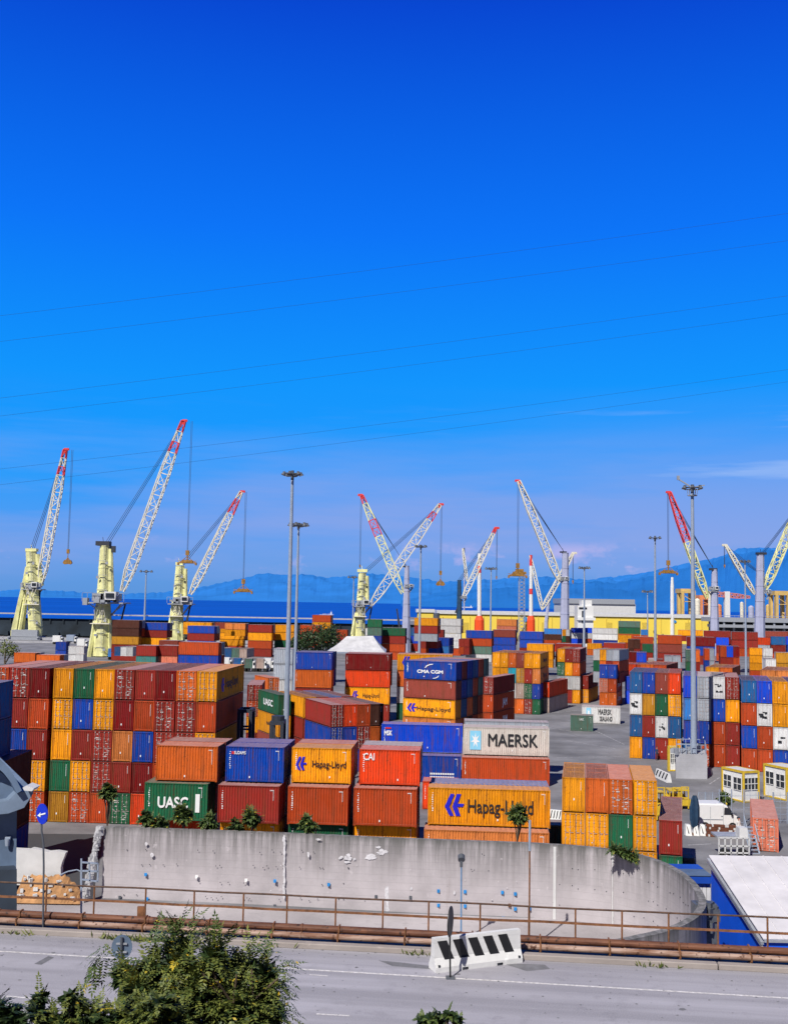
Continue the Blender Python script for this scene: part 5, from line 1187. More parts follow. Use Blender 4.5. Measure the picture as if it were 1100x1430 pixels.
        m.box(c, (2 * w, 3 * s, 1.8 * s)); m.box(c + Vector((0, 0, 1.8 * s)), (w * 1.05, 3.8 * s, 4.2 * s))
        for sx in (-1, 1):
            m.beam(hk - Vector((0, 0, 5 * s)), c + Vector((sx * w * .8, 0, .8 * s)), .7 * s); m.box(c + Vector((sx * w * .94, 0, -1.4 * s)), (2.2 * s, 5 * s, 3.6 * s)); m.box(c + Vector((sx * w * .5, 0, 1 * s)), (2.6 * s, 4 * s, 3.2 * s)); m.beam(c + Vector((sx * w * .5, 0, 1 * s)), c + Vector((sx * w, 0, 3 * s)), .8 * s)
        m.build('spreader', 'crane_hook', root)
    elif hook == 'hook': m.box(hk, (2 * s, 1.4 * s, 3 * s)); m.tube(hk, hk - Vector((0, 0, 3.5 * s)), .6 * s); m.build('hook', 'crane_hook', root)
    if cyl:
        m = MB(); m.beam(P3(*cyl[0], Y, -s), P3(*cyl[1], Y, -s), 2.0 * s); m.beam(P3(*cyl[0], Y, -s), P3(*cyl[0], Y, -s).lerp(P3(*cyl[1], Y, -s), .5), 3.0 * s); m.build('luffing_cylinder', 'hull_dark', root)
    if base:
        px, py, w, h = base; m = MB(); c = P3(px, py, Y); m.box(c, (w * s, 22 * s, h * s * .55)); m.box(c + Vector((0, 0, -h * s * .45)), (w * s * 1.25, 26 * s, h * s * .3)); 
        for k in range(7): x = c.x + (k - 3) * w * s * .18; m.tube((x, Y - 12 * s, 1.6 * s), (x, Y + 12 * s, 1.6 * s), 1.8 * s, n=10)
        for sx in (-1, 1): m.box((c.x + sx * w * s * .55, Y, c.z - .3 * h * s), (3 * s, 30 * s, 2 * s))
        m.build('undercarriage', 'steel_grey', root)
    return root
crane('cream crane at the far left on a grey undercarriage, boom steep with red head', 470, ((50, 876, 17), (44, 770, 13)), (56, 820), (91.5, 628), 10.5, 95.5, 770, 'grab', base=(38, 884, 36, 17), legs=[(21, 880, 39, 792, 5.5), (30, 880, 41, 800, 4)], plat=(47, 818, 26, 13), head=[(45, 768, 15, 4)], cyl=((52, 868), (57, 822)), rust=True)
crane('tallest cream crane with long steep white boom and dark top platform', 345, ((142, 916, 21), (147, 762, 12)), (171, 826), (256.5, 588), 13, 262, 772, 'spreader', legs=[(126, 918, 138, 838, 5), (156, 918, 152, 838, 4)], plat=(150, 834, 52, 20), head=[(145, 759, 19, 6), (158, 767, 7, 9)], cyl=((158, 914), (176, 842)))
crane('short cream crane with white boom leaning right, third from left', 400, ((246, 888, 16), (252, 790, 11)), (266, 830), (337, 687), 9.5, 340, 812, 'spreader', legs=[(236, 890, 243, 838, 4), (256, 890, 252, 838, 3)], plat=(254, 838, 32, 14), head=[(251, 787, 10, 4)], cyl=((257, 886), (268, 838)), rust=True)
crane('cream crane behind the grey tent with boom leaning right, crossing another', 385, ((502, 884, 14), (506, 800, 10)), (517, 846), (614, 705), 11, 615, 800, 'grab', legs=[(492, 886, 501, 838, 4)], plat=(506, 842, 26, 12), head=[(506, 797, 14, 4)], cyl=((512, 884), (519, 848)), rust=True)
crane('lilac grey towered crane with cream boom leaning left, crossing another', 410, ((567, 878, 11), (568, 790, 6)), (562, 829), (505, 692), 10, 502.5, 790, 'hook', tcol='crane_grey', bcol='crane_cream', redfrom=.52, plat=(571, 818, 12, 6), head=[(566, 791, 8, 2)], cyl=((558, 878), (554, 850)))
crane('slender navy towered crane with thin white boom leaning right', 520, ((641, 862, 7), (641, 810, 5)), (646, 836), (691.5, 738), 6.5, 693, 806, 'hook', tcol='crane_navy', redfrom=.9, plat=(647, 834, 8, 5), cyl=((636, 856), (644, 838)))
crane('lilac grey towered crane with tall cream boom leaning left over the warehouse', 400, ((788, 878, 12), (789, 772, 8)), (781, 812), (724, 672), 9.5, 722.5, 790, 'spreader', tcol='crane_grey', redfrom=.86, plat=(787, 808, 12, 7), head=[(786, 771, 9, 2)])
crane('far small white crane with short boom behind the tall leaning one', 560, ((762, 868, 5), (766, 838, 4)), (757, 850), (799.5, 773), 5.5, 799.5, 812, 'hook', tcol='crane_grey', redfrom=None)
crane('grey crane with red and cream boom leaning left, next to the tall mast', 430, ((997, 880, 11), (997, 795, 7)), (987, 836), (934.5, 688), 9, 932.5, 786, 'spreader', tcol='crane_grey', bcol='crane_cream', redfrom=.48, stripes=False, plat=(995, 822, 14, 9), head=[(995, 795, 10, 3)])
crane('stout lilac crane at the right edge with cream boom leaning out of frame', 360, ((1060, 882, 13), (1061, 775, 9)), (1067, 824), (1118, 700), 10, 1122, 800, 'hook', tcol='crane_grey', bcol='crane_cream', redfrom=None, head=[(1062, 773, 13, 3)], plat=(1070, 826, 10, 7))
crane('small white crane with thin boom leaning left near the right edge', 520, ((1064, 872, 5), (1062, 800, 4)), (1053, 830), (1013, 762), 5.5, 1011, 790, 'hook', tcol='crane_grey', redfrom=None)
def column(lb, Y, x, yb, yt, w, segs, arms=()):
    s = Y / 1500; b0 = P3(x, yb, Y); t = thing('harbour_crane', lb, 'crane', (b0.x, Y, 0), group=CG)
    m = MB(); c0 = None
    pb = P3(x, yb, Y); 
    for i, (y0, y1, wk, mt, nm) in enumerate(segs):
        m = MB(); q0, q1 = P3(x, y0, Y), P3(x, y1, Y); 
        if i == 0: q0 = Vector((q0.x, Y, 0))
        m.tube(q0, q1, wk[0] * s * .56, wk[1] * s * .56, n=10); m.build(nm, mt, t)
    for (x0, y0, x1, y1, w_) in arms:
        m = MB(); lattice(lambda q: m, (x0, y0), (x1, y1), w_, Y, 10, cw=1.0, bw=.7); m.build('boom', 'crane_white', t)
    return t
column('white column crane on a red bottle-shaped base before the warehouse', 520, 669, 880, 772, 8, [(880, 866, (13, 12), 'orange_safety', 'base'), (866, 860, (12, 7), 'orange_safety', 'base_neck'), (860, 800, (5, 5), 'white_paint', 'column'), (800, 790, (5, 4.6), 'crane_red', 'band'), (790, 773, (4.6, 4), 'white_paint', 'column')])
column('white and red column crane on a red base by the lattice tower', 520, 741, 880, 775, 8, [(880, 866, (11, 10), 'orange_safety', 'base'), (866, 860, (10, 7), 'orange_safety', 'base_neck'), (860, 830, (5, 4.6), 'white_paint', 'column'), (830, 822, (4.6, 4.4), 'crane_red', 'column_band'), (822, 790, (4.4, 4), 'white_paint', 'column'), (790, 775, (4, 3.4), 'crane_red', 'column_band')], [(757, 852, 740, 776, 4)])
column('thin white column crane left of the tall right mast', 560, 938, 880, 808, 6, [(880, 820, (5, 4.4), 'white_paint', 'column'), (820, 806, (4.4, 3), 'white_paint', 'column')])
column('thin teal derrick mast behind the navy towered crane', 640, 648, 862, 764, 4, [(862, 800, (2.2, 1.8), 'teal_steel', 'mast') if False else (862, 800, (2.2, 1.8), 'crane_grey', 'mast'), (800, 765, (1.8, 1.4), 'crane_navy', 'mast_top')], [(652, 812, 646, 766, 3)])
# lattice tower with working platform
t = thing('lattice_tower', 'see-through steel lattice tower with a brown platform on top', 'tower', (P3(728, 880, 420).x, 420, 0)); m = MB(); s = 420 / 1500
for dx in (-4.5, 4.5):
    for dy in (-1.2, 1.2): a, b = P3(728 + dx, 885, 420, dy), P3(728 + dx * .8, 806, 420, dy); a.z = 0; m.beam(a, b, .16)
for k in range(16):
    ya = 885 - k * 5; f = 1 - .2 * k / 16
    for dy in (-1.2, 1.2): m.beam(P3(728 - 4.5 * f, ya, 420, dy), P3(728 + 4.5 * f, ya - 5, 420, dy), .1); m.beam(P3(728 + 4.5 * f, ya, 420, dy), P3(728 - 4.5 * f, ya - 5, 420, dy), .1)
m.build('lattice', 'steel_grey', t); m = MB(); c = P3(725, 800, 420); m.box(c, (5, 2.4, .9)); m.box(c + Vector((0, 0, 1)), (3, 2, 1)); m.build('platform', 'crane_hook', t)
# ------------------------------------------------------------------ yellow warehouse and what stands behind
Yw = 560; s = Yw / 1500
def slab(mb, x0, y0, x1, y1, Y, deep, zmin=None):
    a, b, c, d = P3(x0, y0, Y), P3(x1, y0 + (x1 - x0) * .0175, Y), P3(x1, y1 + (x1 - x0) * .0175, Y), P3(x0, y1, Y)
    if zmin is not None: c.z = zmin; d.z = zmin
    mb.prism([d, c, b, a], (0, deep, 0))
wh = thing('warehouse', 'long yellow warehouse with white roof edge behind the containers', 'warehouse', (P3(780, 880, Yw).x, Yw, 0))
m = MB(); slab(m, 612, 857, 993, 890, Yw, 40, 0); m.build('wall', 'warehouse_yellow', wh)
m = MB(); slab(m, 610, 852.5, 994, 857, Yw - .8, 42); m.build('roof', 'siding_white', wh)
m = MB()
for x in range(618, 992, 19): p = P3(x, 861, Yw - .15); m.box((p.x, p.y, p.z - 6), (.25, .3, 12))
m.build('downpipe', simple('ochre_trim', (.68, .50, .07), .6).name, wh)
m = MB()
for x in (650, 700, 760, 850, 900, 960): p = P3(x, 876, Yw - .1); m.box((p.x, p.y, p.z), (3.0, .2, 5))
m.build('door', simple('door_ochre', (.62, .45, .06), .6).name, wh)
m = MB(); disc(m, P3(941, 868, Yw - .3), 1.1, .8, .1); disc(m, P3(733, 865, Yw - .3), 1.1, 1.4, .1); m.build('round_plate', 'plate_blue', wh)
w2 = thing('warehouse', 'short yellow warehouse section with rounded tank end left of the long one', 'warehouse', (P3(595, 880, 530).x, 530, 0))
m = MB(); slab(m, 583, 855, 606, 880, 530, 14, 0); m.build('wall', 'warehouse_yellow', w2); m = MB(); slab(m, 581, 850.5, 607, 855, 529.4, 15); m.build('roof', 'siding_white', w2)
m = MB(); c = P3(609, 868, 528); c.z = 0; m.tube(c, c + Vector((0, 0, 14)), 1.6, n=14); m.build('tank', 'galvanised_dark', w2)
t = thing('white_shed', 'large white hall with grey roof behind the yellow warehouse', 'building', (P3(835, 850, 700).x, 700, 0))
m = MB(); slab(m, 786, 842, 887, 860, 700, 40, 0); m.build('wall', 'siding_white', t); m = MB(); slab(m, 785, 835.5, 886, 842.5, 699, 42); m.build('roof', 'steel_grey', t)
t = thing('white_tower', 'narrow stepped white tower block with dark windows before the warehouse', 'building', (P3(817, 880, 500).x, 500, 0))
m = MB(); slab(m, 806, 846, 828, 884, 500, 9, 0); slab(m, 812, 838, 826, 848, 501, 7); slab(m, 806, 862, 831, 866, 499, 3); m.build('wall', 'white_paint', t)
m = MB(); slab(m, 808, 848, 819, 850.5, 499.8, .3); slab(m, 812, 853, 814, 870, 499.8, .3); m.build('window', 'glass_dark', t)
t = thing('quay_deck', 'low grey elevated deck building with dark openings at the far right', 'building', (P3(1050, 880, 470).x, 470, 0))
m = MB(); slab(m, 993, 862, 1160, 868, 470, 16); slab(m, 1000, 872, 1160, 876, 468, 14)
for x in range(996, 1160, 14): p = P3(x, 868, 471); m.box((p.x, p.y, p.z / 2), (.8, .8, p.z))
m.build('deck', 'steel_grey', t); m = MB(); slab(m, 996, 867, 1160, 884, 476, 8, 0); m.build('opening', 'hull_dark', t)
m = MB()
for x in range(995, 1160, 5): p = P3(x, 862, 470); m.box((p.x, p.y, p.z + .5), (.08, .08, 1))
slab(m, 993, 859, 1160, 859.6, 470, .1); m.build('handrail', 'galvanised', t)
# far quay clutter at the right: gantries, tanks, hull
def gantry(lb, x0, x1, yt, yb, Y, mat):
    s = Y / 1500; t = thing('quay_gantry', lb, 'gantry', (P3((x0 + x1) / 2, yb, Y).x, Y, 0), group='gantries on the far quay'); m = MB()
    for x in (x0, x1):
        a = P3(x, yt, Y); m.box((a.x, Y, a.z / 2), (2.6 * s * 1.4, 3, a.z)); m.box((a.x, Y + 8, a.z / 2), (2.6 * s * 1.4, 3, a.z))
    m.build('legs', mat, t); m = MB(); slab(m, x0 - 2, yt - 3, x1 + 2, yt + 3, Y - 1, 12); m.build('crossbeam', mat, t)
    m = MB(); a, b = P3(x0, (yt + yb) / 2, Y), P3(x1, (yt + yb) / 2, Y); m.beam(a, b, 1.0 * s); m.beam(P3(x0, yt + 5, Y), b, .8 * s); m.build('brace', mat, t)
simple('gantry_yellow', (.62, .42, .14), .6, .2, .2); simple('gantry_orange', (.72, .25, .10), .6, .2, .2)
gantry('broad yellow gantry left of the tall mast', 952, 968, 825, 855, 620, 'gantry_yellow'); gantry('yellow gantry at the right edge', 1083, 1099, 828, 860, 560, 'gantry_yellow')
gantry('orange gantry right of the tall mast', 978, 990, 834, 855, 640, 'gantry_orange')
t = thing('far_crane', 'horizontal red lattice beam of a far crane right of the tall mast', 'crane', (P3(1015, 850, 650).x, 650, 0)); m = MB(); lattice(lambda q: m, (982, 828), (1046, 834), 6, 650, 14, cw=1.2, bw=.9)
m.build('boom', simple('faded_red', (.62, .22, .20), .6).name, t); m = MB(); p = P3(1014, 826, 650); m.box((p.x, 650, p.z / 2), (3, 3, p.z)); m.build('column', 'white_paint', t)
rn = random.Random(5)
for i, (x, yt, w, h, mt, lb) in enumerate(((973, 838, 8, 18, 'crane_white', 'pale silo by the orange gantry'), (1003, 846, 8, 12, 'gantry_orange', 'orange tank box on the far quay'), (1035, 842, 5, 18, 'crane_white', 'pale silo right of the white column'), (1072, 846, 7, 16, 'gantry_yellow', 'yellow silo right of the rightmost lilac tower'), (1048, 848, 8, 12, 'crane_grey', 'grey tank left of the rightmost lilac tower'), (990, 826, 4, 30, 'crane_white', 'slim pale chimney left of the red beam'))):
    Y = 600; p = P3(x, yt, Y); m = MB(); r = w * Y / 3000; m.tube((p.x, Y, 0), (p.x, Y, p.z), r, n=14); m.tube((p.x, Y, p.z), (p.x, Y, p.z + r * .6), r, r * .3, n=14)
    for z in range(2, int(p.z), 3): m.tube((p.x, Y, z), (p.x, Y, z + .25), r * 1.05, n=14)
    tag(m.build('silo', mt, loc=(p.x, Y, 0)), lb, 'silo', 'silos and tanks on the far quay')
def ship(lb, x0, x1, yw, h, Y, mat, sup='white_paint', seed=1):
    s = Y / 1500; rn = random.Random(seed); c = P3((x0 + x1) / 2, yw, Y); t = thing('cargo_ship', lb, 'ship', (c.x, Y, -1.6), group='ships beyond the yard'); w = (x1 - x0) * s; hh = h * s; m = MB()
    z0 = -1.6; m.prism([Vector((c.x + a * w, Y, z0 + b * hh)) for a, b in ((-.47, 0), (.44, 0), (.5, 1.1), (.36, .9), (-.42, .9), (-.5, 1))], (0, w * .14, 0)); m.build('hull', mat, t)
    m = MB(); bx = c.x - .36 * w if seed % 2 else c.x + .32 * w; m.box((bx, Y + w * .07, z0 + hh * 1.5), (w * .1, w * .1, hh * 1.3)); m.box((bx, Y + w * .07, z0 + hh * 2.3), (w * .06, w * .08, hh * .5)); m.tube((bx, Y + w * .07, z0 + hh * 2), (bx, Y + w * .07, z0 + hh * 3.3), w * .008, n=6); m.build('superstructure', sup, t)
    m = MB()
    for k in range(7): m.box((c.x + w * (-.24 + k * .08) * (1 if seed % 2 else -1), Y + w * .07, z0 + hh * 1.15), (w * .06, w * .1, hh * .5 * rn.uniform(.4, 1.2)))
    m.build('deck_cargo', 'crane_grey', t)
ship('white ship far out on the sea between the masts and crossing cranes', 446, 466, 855, 2.2, 1500, 'crane_grey', seed=2)
t_ = None
ship('long dark hulled vessel moored at the far quay before the mountain', 940, 990, 857, 5, 760, 'wall_blue', seed=3)
ship('tiny hazy ship on the horizon right of the grab', 645, 660, 846, 1.2, 5200, 'crane_white', seed=4)
# terrace of pale tent
t = thing('grey_tent', 'grey hipped tent roof in front of the crossing cranes', 'tent', (P3(500, 905, 195).x, 195, 0)); Yt = 192
A4 = [on(455, 913.5, 5.2), on(540, 913.5, 5.2), None, None]; ax, bx = at(456, 910, 195), at(538, 908, 195); zt = ax.z; ridge0, ridge1 = at(484, 888.5, 201), at(521, 888, 201)
f0, f1, f2, f3 = Vector((ax.x, 195, zt)), Vector((bx.x, 195, zt)), Vector((bx.x, 210, zt)), Vector((ax.x, 210, zt)); m = MB()
def fold(a, b, c, d, n=10):
    for k in range(n):
        for l in range(4):
            g_ = lambda u_, v_: a.lerp(b, u_).lerp(d.lerp(c, u_), v_) - Vector((0, 0, .22 * math.sin(math.pi * v_) * (1 + .3 * math.sin(u_ * 19))))
            m.quad(g_(k / n, l / 4), g_((k + 1) / n, l / 4), g_((k + 1) / n, (l + 1) / 4), g_(k / n, (l + 1) / 4))
fold(f0, f1, ridge1, ridge0); fold(f1, f2, ridge1, ridge1); fold(f2, f3, ridge0, ridge1); fold(f3, f0, ridge0, ridge0); m.build('canopy', 'tent_grey', t)
m = MB()
for a in (f0, f1, f2, f3): m.beam((a.x, a.y, 0), a, .2)
for a, b in ((f0, f1), (f1, f2), (f3, f0)): m.beam(a - Vector((0, 0, .15)), b - Vector((0, 0, .15)), .22)
m.build('frame', 'galvanised', t)
# white trucks row near the trailers
def truck(x, y, Y, col, lb, w=14):
    s = Y / 1500; p = P3(x, y, Y); t = thing('parked_truck', lb, 'truck', (p.x, Y, 0), group='trucks parked behind the left block'); L_ = w * s
    m = MB(); m.box((p.x - L_ * .12, Y, 2.2), (L_ * .74, 2.5, 2.5)); m.build('box_body', col, t)
    m = MB(); m.box((p.x + L_ * .39, Y, 1.75), (L_ * .22, 2.3, 2.1), taper=.88); m.build('cab', 'white_paint', t); m = MB(); m.box((p.x + L_ * .41, Y - 1.1, 2.1), (L_ * .14, .12, .7)); m.box((p.x + L_ * .49, Y, 2.1), (.1, 1.8, .7)); m.build('window', 'glass_dark', t)
    for k in (-.35, -.2, .38): m = MB(); m.tube((p.x + k * L_, Y - 1.25, .5), (p.x + k * L_, Y + 1.25, .5), .5, n=12); m.build('wheel', 'tyre', t)
for i, (x, y, Y, c, lb) in enumerate(((82, 893, 430, 'white_paint', 'white truck left of the second crane'), (101, 893, 440, 'galvanised', 'grey truck behind the second crane'), (116, 899, 400, 'white_paint', 'white truck just left of the tallest crane foot'), (160, 905, 330, 'paint_skyblue', 'sky blue box truck behind the left block'), (176, 906, 330, 'white_paint', 'white box truck behind the left block'), (318, 908, 290, 'white_paint', 'white box truck right of the rust on blue stack'), (334, 910, 288, 'paint_steelblue', 'blue box truck on the truck park'), (350, 911, 287, 'paint_greygreen', 'grey green box truck on the truck park'), (366, 911, 287, 'paint_pale', 'beige box truck on the truck park'), (376, 909, 290, 'white_paint', 'white box truck left of the tall mast'))): truck(x, y, Y, c, lb)
t = thing('parked_truck', None, None) if False else None
# ------------------------------------------------------------------ small yard equipment on the right
t = thing('mast_foundation', 'large pale concrete block carrying the tall right mast', 'concrete block', (P3(968, 1085, 120).x, 122, 0))
Yb_ = on(943, 1087, 0).y; a, b = at(943, 1053, Yb_), at(986, 1056, Yb_); m = MB(); zt = a.z; w = b.x - a.x
m.prism([(a.x, Yb_, 0), (b.x, Yb_ - .2, 0), (b.x, Yb_ - .2, zt), (a.x, Yb_, zt)], (1.3, 5.2, 0)); m.build('block', 'concrete_block', t)
m = MB(); cs = [Vector((a.x + .1, Yb_ + .1, zt)), Vector((b.x - .1, Yb_ - .1, zt)), Vector((b.x + 1.2, Yb_ + 4.9, zt)), Vector((a.x + 1.4, Yb_ + 5.1, zt))]
for p, q in zip(cs, cs[1:] + cs[:1]):
    for z in (.5, 1.05): m.beam(p + Vector((0, 0, z)), q + Vector((0, 0, z)), .06)
    for k in range(6): r_ = p.lerp(q, k / 6); m.beam(r_, r_ + Vector((0, 0, 1.05)), .06)
m.build('railing', 'galvanised', t)
m = MB(); rn = random.Random(8)
for k in range(16): p = cs[0].lerp(cs[2], rn.random()) + Vector((rn.uniform(-.8, .8), rn.uniform(-.6, .6), .3)); m.box(p, (rn.uniform(.2, .6), rn.uniform(.2, .5), rn.uniform(.3, .8)), rn.random())
m.build('cabinet', 'steel_grey', t)
def cabin(x0, xm, x1, yt, yb, lb, grp='site cabins with yellow frames', dx=1.5, h_fr=True, kiosk=False):
    """office cabin: left wall from (x0) to the near corner xm, front wall xm..x1"""
    g0 = on(xm, yb, 0); Yc = g0.y; top = at(xm, yt, Yc); h = top.z; L0 = at(x0, yt, Yc + (2.8 if not kiosk else .6)); R0 = at(x1, yt, Yc + (.6 if not kiosk else .1))
    t = thing('site_cabin', lb, 'cabin', (g0.x, Yc, 0), group=grp)
    A, B, C = Vector((L0.x, L0.y, 0)), Vector((g0.x, Yc, 0)), Vector((R0.x, R0.y, 0)); D = A + (C - B); pts_ = [A, B, C, D]
    m = MB(); m.prism(pts_, (0, 0, h)); m.build('wall', 'white_paint', t)
    m = MB(); m.prism([p + Vector((0, 0, h + .02)) for p in pts_], (0, 0, .1)); m.build('roof', 'siding_white', t)
    m = MB()
    for p in pts_: m.beam(p, p + Vector((0, 0, h + .1)), .2)
    for p, q in zip(pts_, pts_[1:] + pts_[:1]): m.beam(p + Vector((0, 0, h + .04)), q + Vector((0, 0, h + .04)), .2); m.beam(p + Vector((0, 0, .1)), q + Vector((0, 0, .1)), .14)
    m.build('frame', 'vehicle_yellow', t)
    def win(P, Q, f0, f1, z0, z1):
        d = (Q - P); n = Vector((d.y, -d.x, 0)).normalized() * .03; a, b = P + d * f0 + n, P + d * f1 + n; fz = lambda p, z: Vector((p.x, p.y, z * h))
        m = MB(); m.quad(fz(a, z0), fz(b, z0), fz(b, z1), fz(a, z1)); w = m.build('window', 'glass_dark', t)
        m = MB(); mid = (a + b) / 2 + n
        m.beam(fz(mid, z0), fz(mid, z1), .05); m.beam(fz(a + n, (z0 + z1) / 2), fz(b + n, (z0 + z1) / 2), .06)
        for z in (z0, z1): m.beam(fz(a + n, z), fz(b + n, z), .05)
        m.build('window_bar', 'white_paint', w)
    if kiosk: win(B, C, .2, .45, .35, .75); win(B, C, .55, .8, .35, .75)
    else: win(A, B, .08, .42, .42, .82); win(A, B, .55, .9, .38, .8); win(B, C, .08, .48, .42, .82); win(B, C, .54, .93, .42, .82)
    return t
cabin(1008, 1037.5, 1058, 1079, 1121, 'white office cabin with yellow frame, the nearer to the concrete block')
cabin(1066.5, 1098, 1122, 1074, 1119, 'white office cabin with yellow frame at the right edge')
cabin(932.5, 933.5, 947, 1044, 1077, 'small white kiosk with yellow trim left of the concrete block', kiosk=True)
# striped barriers
def sbar(x0, y0, x1, y1, lb, n=4):
    p, q = on(x0, y0, 0), on(x1, y1, 0); t = thing('striped_barrier', lb, 'barrier', tuple((p + q) / 2), group='striped concrete barriers in the yard'); d = q - p; nrm = Vector((d.y, -d.x, 0)).normalized(); m = MB()
    prof = [(-.3, 0), (-.25, .25), (-.1, .95), (.1, .95), (.25, .25), (.3, 0)]; m.prism([p + nrm * -a + Vector((0, 0, b)) for a, b in prof], d); m.build('body', 'white_paint', t)
    for k in range(n):
        a = p + d * ((k + .2) / n); b = p + d * ((k + .55) / n); sh = d * (.35 / n); o = nrm * .27; o2 = nrm * .13; m = MB(); m.quad(a + o + Vector((0, 0, .25)), b + o + Vector((0, 0, .25)), b + sh + o2 + Vector((0, 0, .9)), a + sh + o2 + Vector((0, 0, .9))); m.build('stripe', 'black', t)
sbar(917, 1085, 934, 1093, 'striped barrier right of the yellow block, near the concrete block'); sbar(764, 1145, 784, 1147, 'striped barrier between the long yellow container and yellow block', 5)
def gbox(x0, x1, yt, yb, mat, name, lb, cat, dep=2.2):
    g0 = on(x0, yb, 0); a = at(x0, yt, g0.y); b = at(x1, yt + .3, g0.y); t = thing(name, lb, cat, tuple(g0)); m = MB(); m.prism([(a.x, g0.y, 0), (b.x, g0.y, 0), (b.x, g0.y, b.z), (a.x, g0.y, a.z)], (.2, dep, 0)); m.build('body', mat, t)
    m = MB(); 
    for k in range(5): x = a.x + (b.x - a.x) * (k + .5) / 5; m.box((x, g0.y - .03, a.z * .5), (.06, .06, a.z * .86))
    m.box(((a.x + b.x) / 2, g0.y - .03, a.z - .06), (b.x - a.x, .08, .12)); m.build('rib', mat, t); return t
gbox(767, 785, 1152, 1181, 'paint_greygreen', 'metal_bin', 'grey green steel bin between the long yellow container and yellow block', 'bin')
# white van
def van():
    g0 = on(1004, 1160, 0); Y = g0.y; xs = at(973.5, 1158, Y).x; xe = at(1033, 1158, Y).x; L_ = xe - xs; h = at(1000, 1122, Y).z - .05
    t = thing('white_van', 'white delivery van parked facing right behind the curved wall', 'van', ((xs + xe) / 2, Y, 0)); X = lambda f: xs + L_ * f
    prof = [(0, .32), (.01, h * .97), (.05, h), (.60, h), (.70, h * .94), (.82, h * .64), (.96, h * .52), (.995, h * .42), (1, .35)]
    m = MB(); yw = 1.0
    for j, (ya, yb, ia, ib) in enumerate(((-yw, -yw * .86, 0, 1), (-yw * .86, yw * .86, 1, 1), (yw * .86, yw, 1, 0))):
        pa = [Vector((X(f), Y + 1 + ya, z - (0 if ia else .10 * (z > h * .5)))) for f, z in prof]; pb = [Vector((X(f), Y + 1 + yb, z - (0 if ib else .10 * (z > h * .5)))) for f, z in prof]
        for k in range(len(prof)): kk = (k + 1) % len(prof); m.quad(pa[k], pa[kk], pb[kk], pb[k])
        if j == 0: m.quad(*pa)
        if j == 2: m.quad(*pb[::-1])
    m.build('body', simple('van_white', (.78, .78, .78), .3, .03).name, t)
    y = Y - .02; m = MB(); m.quad((X(.62), y, h * .60), (X(.83), y, h * .60), (X(.775), y, h * .76), (X(.72), y, h * .86), (X(.63), y, h * .87)); m.build('window', 'glass_dark', t)
    m = MB(); m.quad((X(.725), Y + .2, h * .915), (X(.835), Y + .2, h * .645), (X(.835), Y + 1.8, h * .645), (X(.725), Y + 1.8, h * .915)); o = m.build('windscreen', 'glass_dark', t); o.location = o.location + Vector((.03, 0, .03))
    m = MB()
    for f in (.30, .60, .84): m.box((X(f), y, h * .55), (.02, .02, h * .7))
    m.box((X(.15), y, h * .42), (L_ * .28, .03, .05)); m.box((X(.45), y, h * .42), (L_ * .28, .03, .05)); m.box((X(.57), y, h * .55), (.14, .05, .05)); m.build('door_trim', 'steel_grey', t)
    m = MB(); m.box((X(.5), y, .42), (L_ * .95, .06, .16)); m.build('sill', 'galvanised_dark', t)
    m = MB(); m.box((X(.80), Y - .12, h * .62), (.12, .16, .22)); m.build('mirror', 'black', t)
    for f in (.18, .82): m = MB(); m.tube((X(f), Y - .03, .35), (X(f), Y + .22, .35), .35, n=18); w = m.build('wheel', 'tyre', t); m = MB(); m.tube((X(f), Y - .05, .35), (X(f), Y, .35), .19, n=12); m.build('rim', 'steel_grey', w)
    m = MB(); m.box((X(.985), Y + .15, h * .42), (.08, .25, .2)); m.box((X(.01), Y + .1, h * .5), (.06, .12, .5)); m.build('light', 'letter_red', t)
van()
g0 = on(985, 1168, 0); t = thing('brick_wall', 'low wall of white-flecked brown bricks in front of the van', 'wall', tuple(g0)); m = MB(); mw = MB(); rn = random.Random(6); g1 = on(1028, 1170, 0)
for r_ in range(5):
    for k in range(16):
        f = (k + (r_ % 2) * .5) / 16.5; p = g0.lerp(g1, f) + Vector((.08, rn.uniform(-.03, .03), .12 + r_ * .2)); (mw if rn.random() < .28 else m).box(p, ((g1.x - g0.x) / 17 * .93, .3, .18))
m.build('brick', 'brick_pattern', t); mw.build('pale_brick', 'siding_white', t)
for i, (x0, x1) in enumerate(((957, 966), (968, 976), (977, 986))):
    a, b = on(x0, 1167, 0), on(x1, 1167.5, 0); m = MB(); m.prism([a, b, b + Vector((-.1, .2, .85)), a + Vector((.1, .2, .85))], (0, .5, 0)); t = thing('concrete_barrier', ['leftmost', 'middle', 'rightmost'][i] + ' short white concrete block beside the folded parasol', 'barrier', tuple(a), group='short white blocks left of the van'); m.build('body', 'white_paint', t)
    m = MB(); m.quad(a + Vector((.2, -.02, .2)), a.lerp(b, .55) + Vector((0, -.02, .2)), a.lerp(b, .3) + Vector((0, .12, .75)), a + Vector((.12, .12, .75))); m.build('stripe', 'black', t)
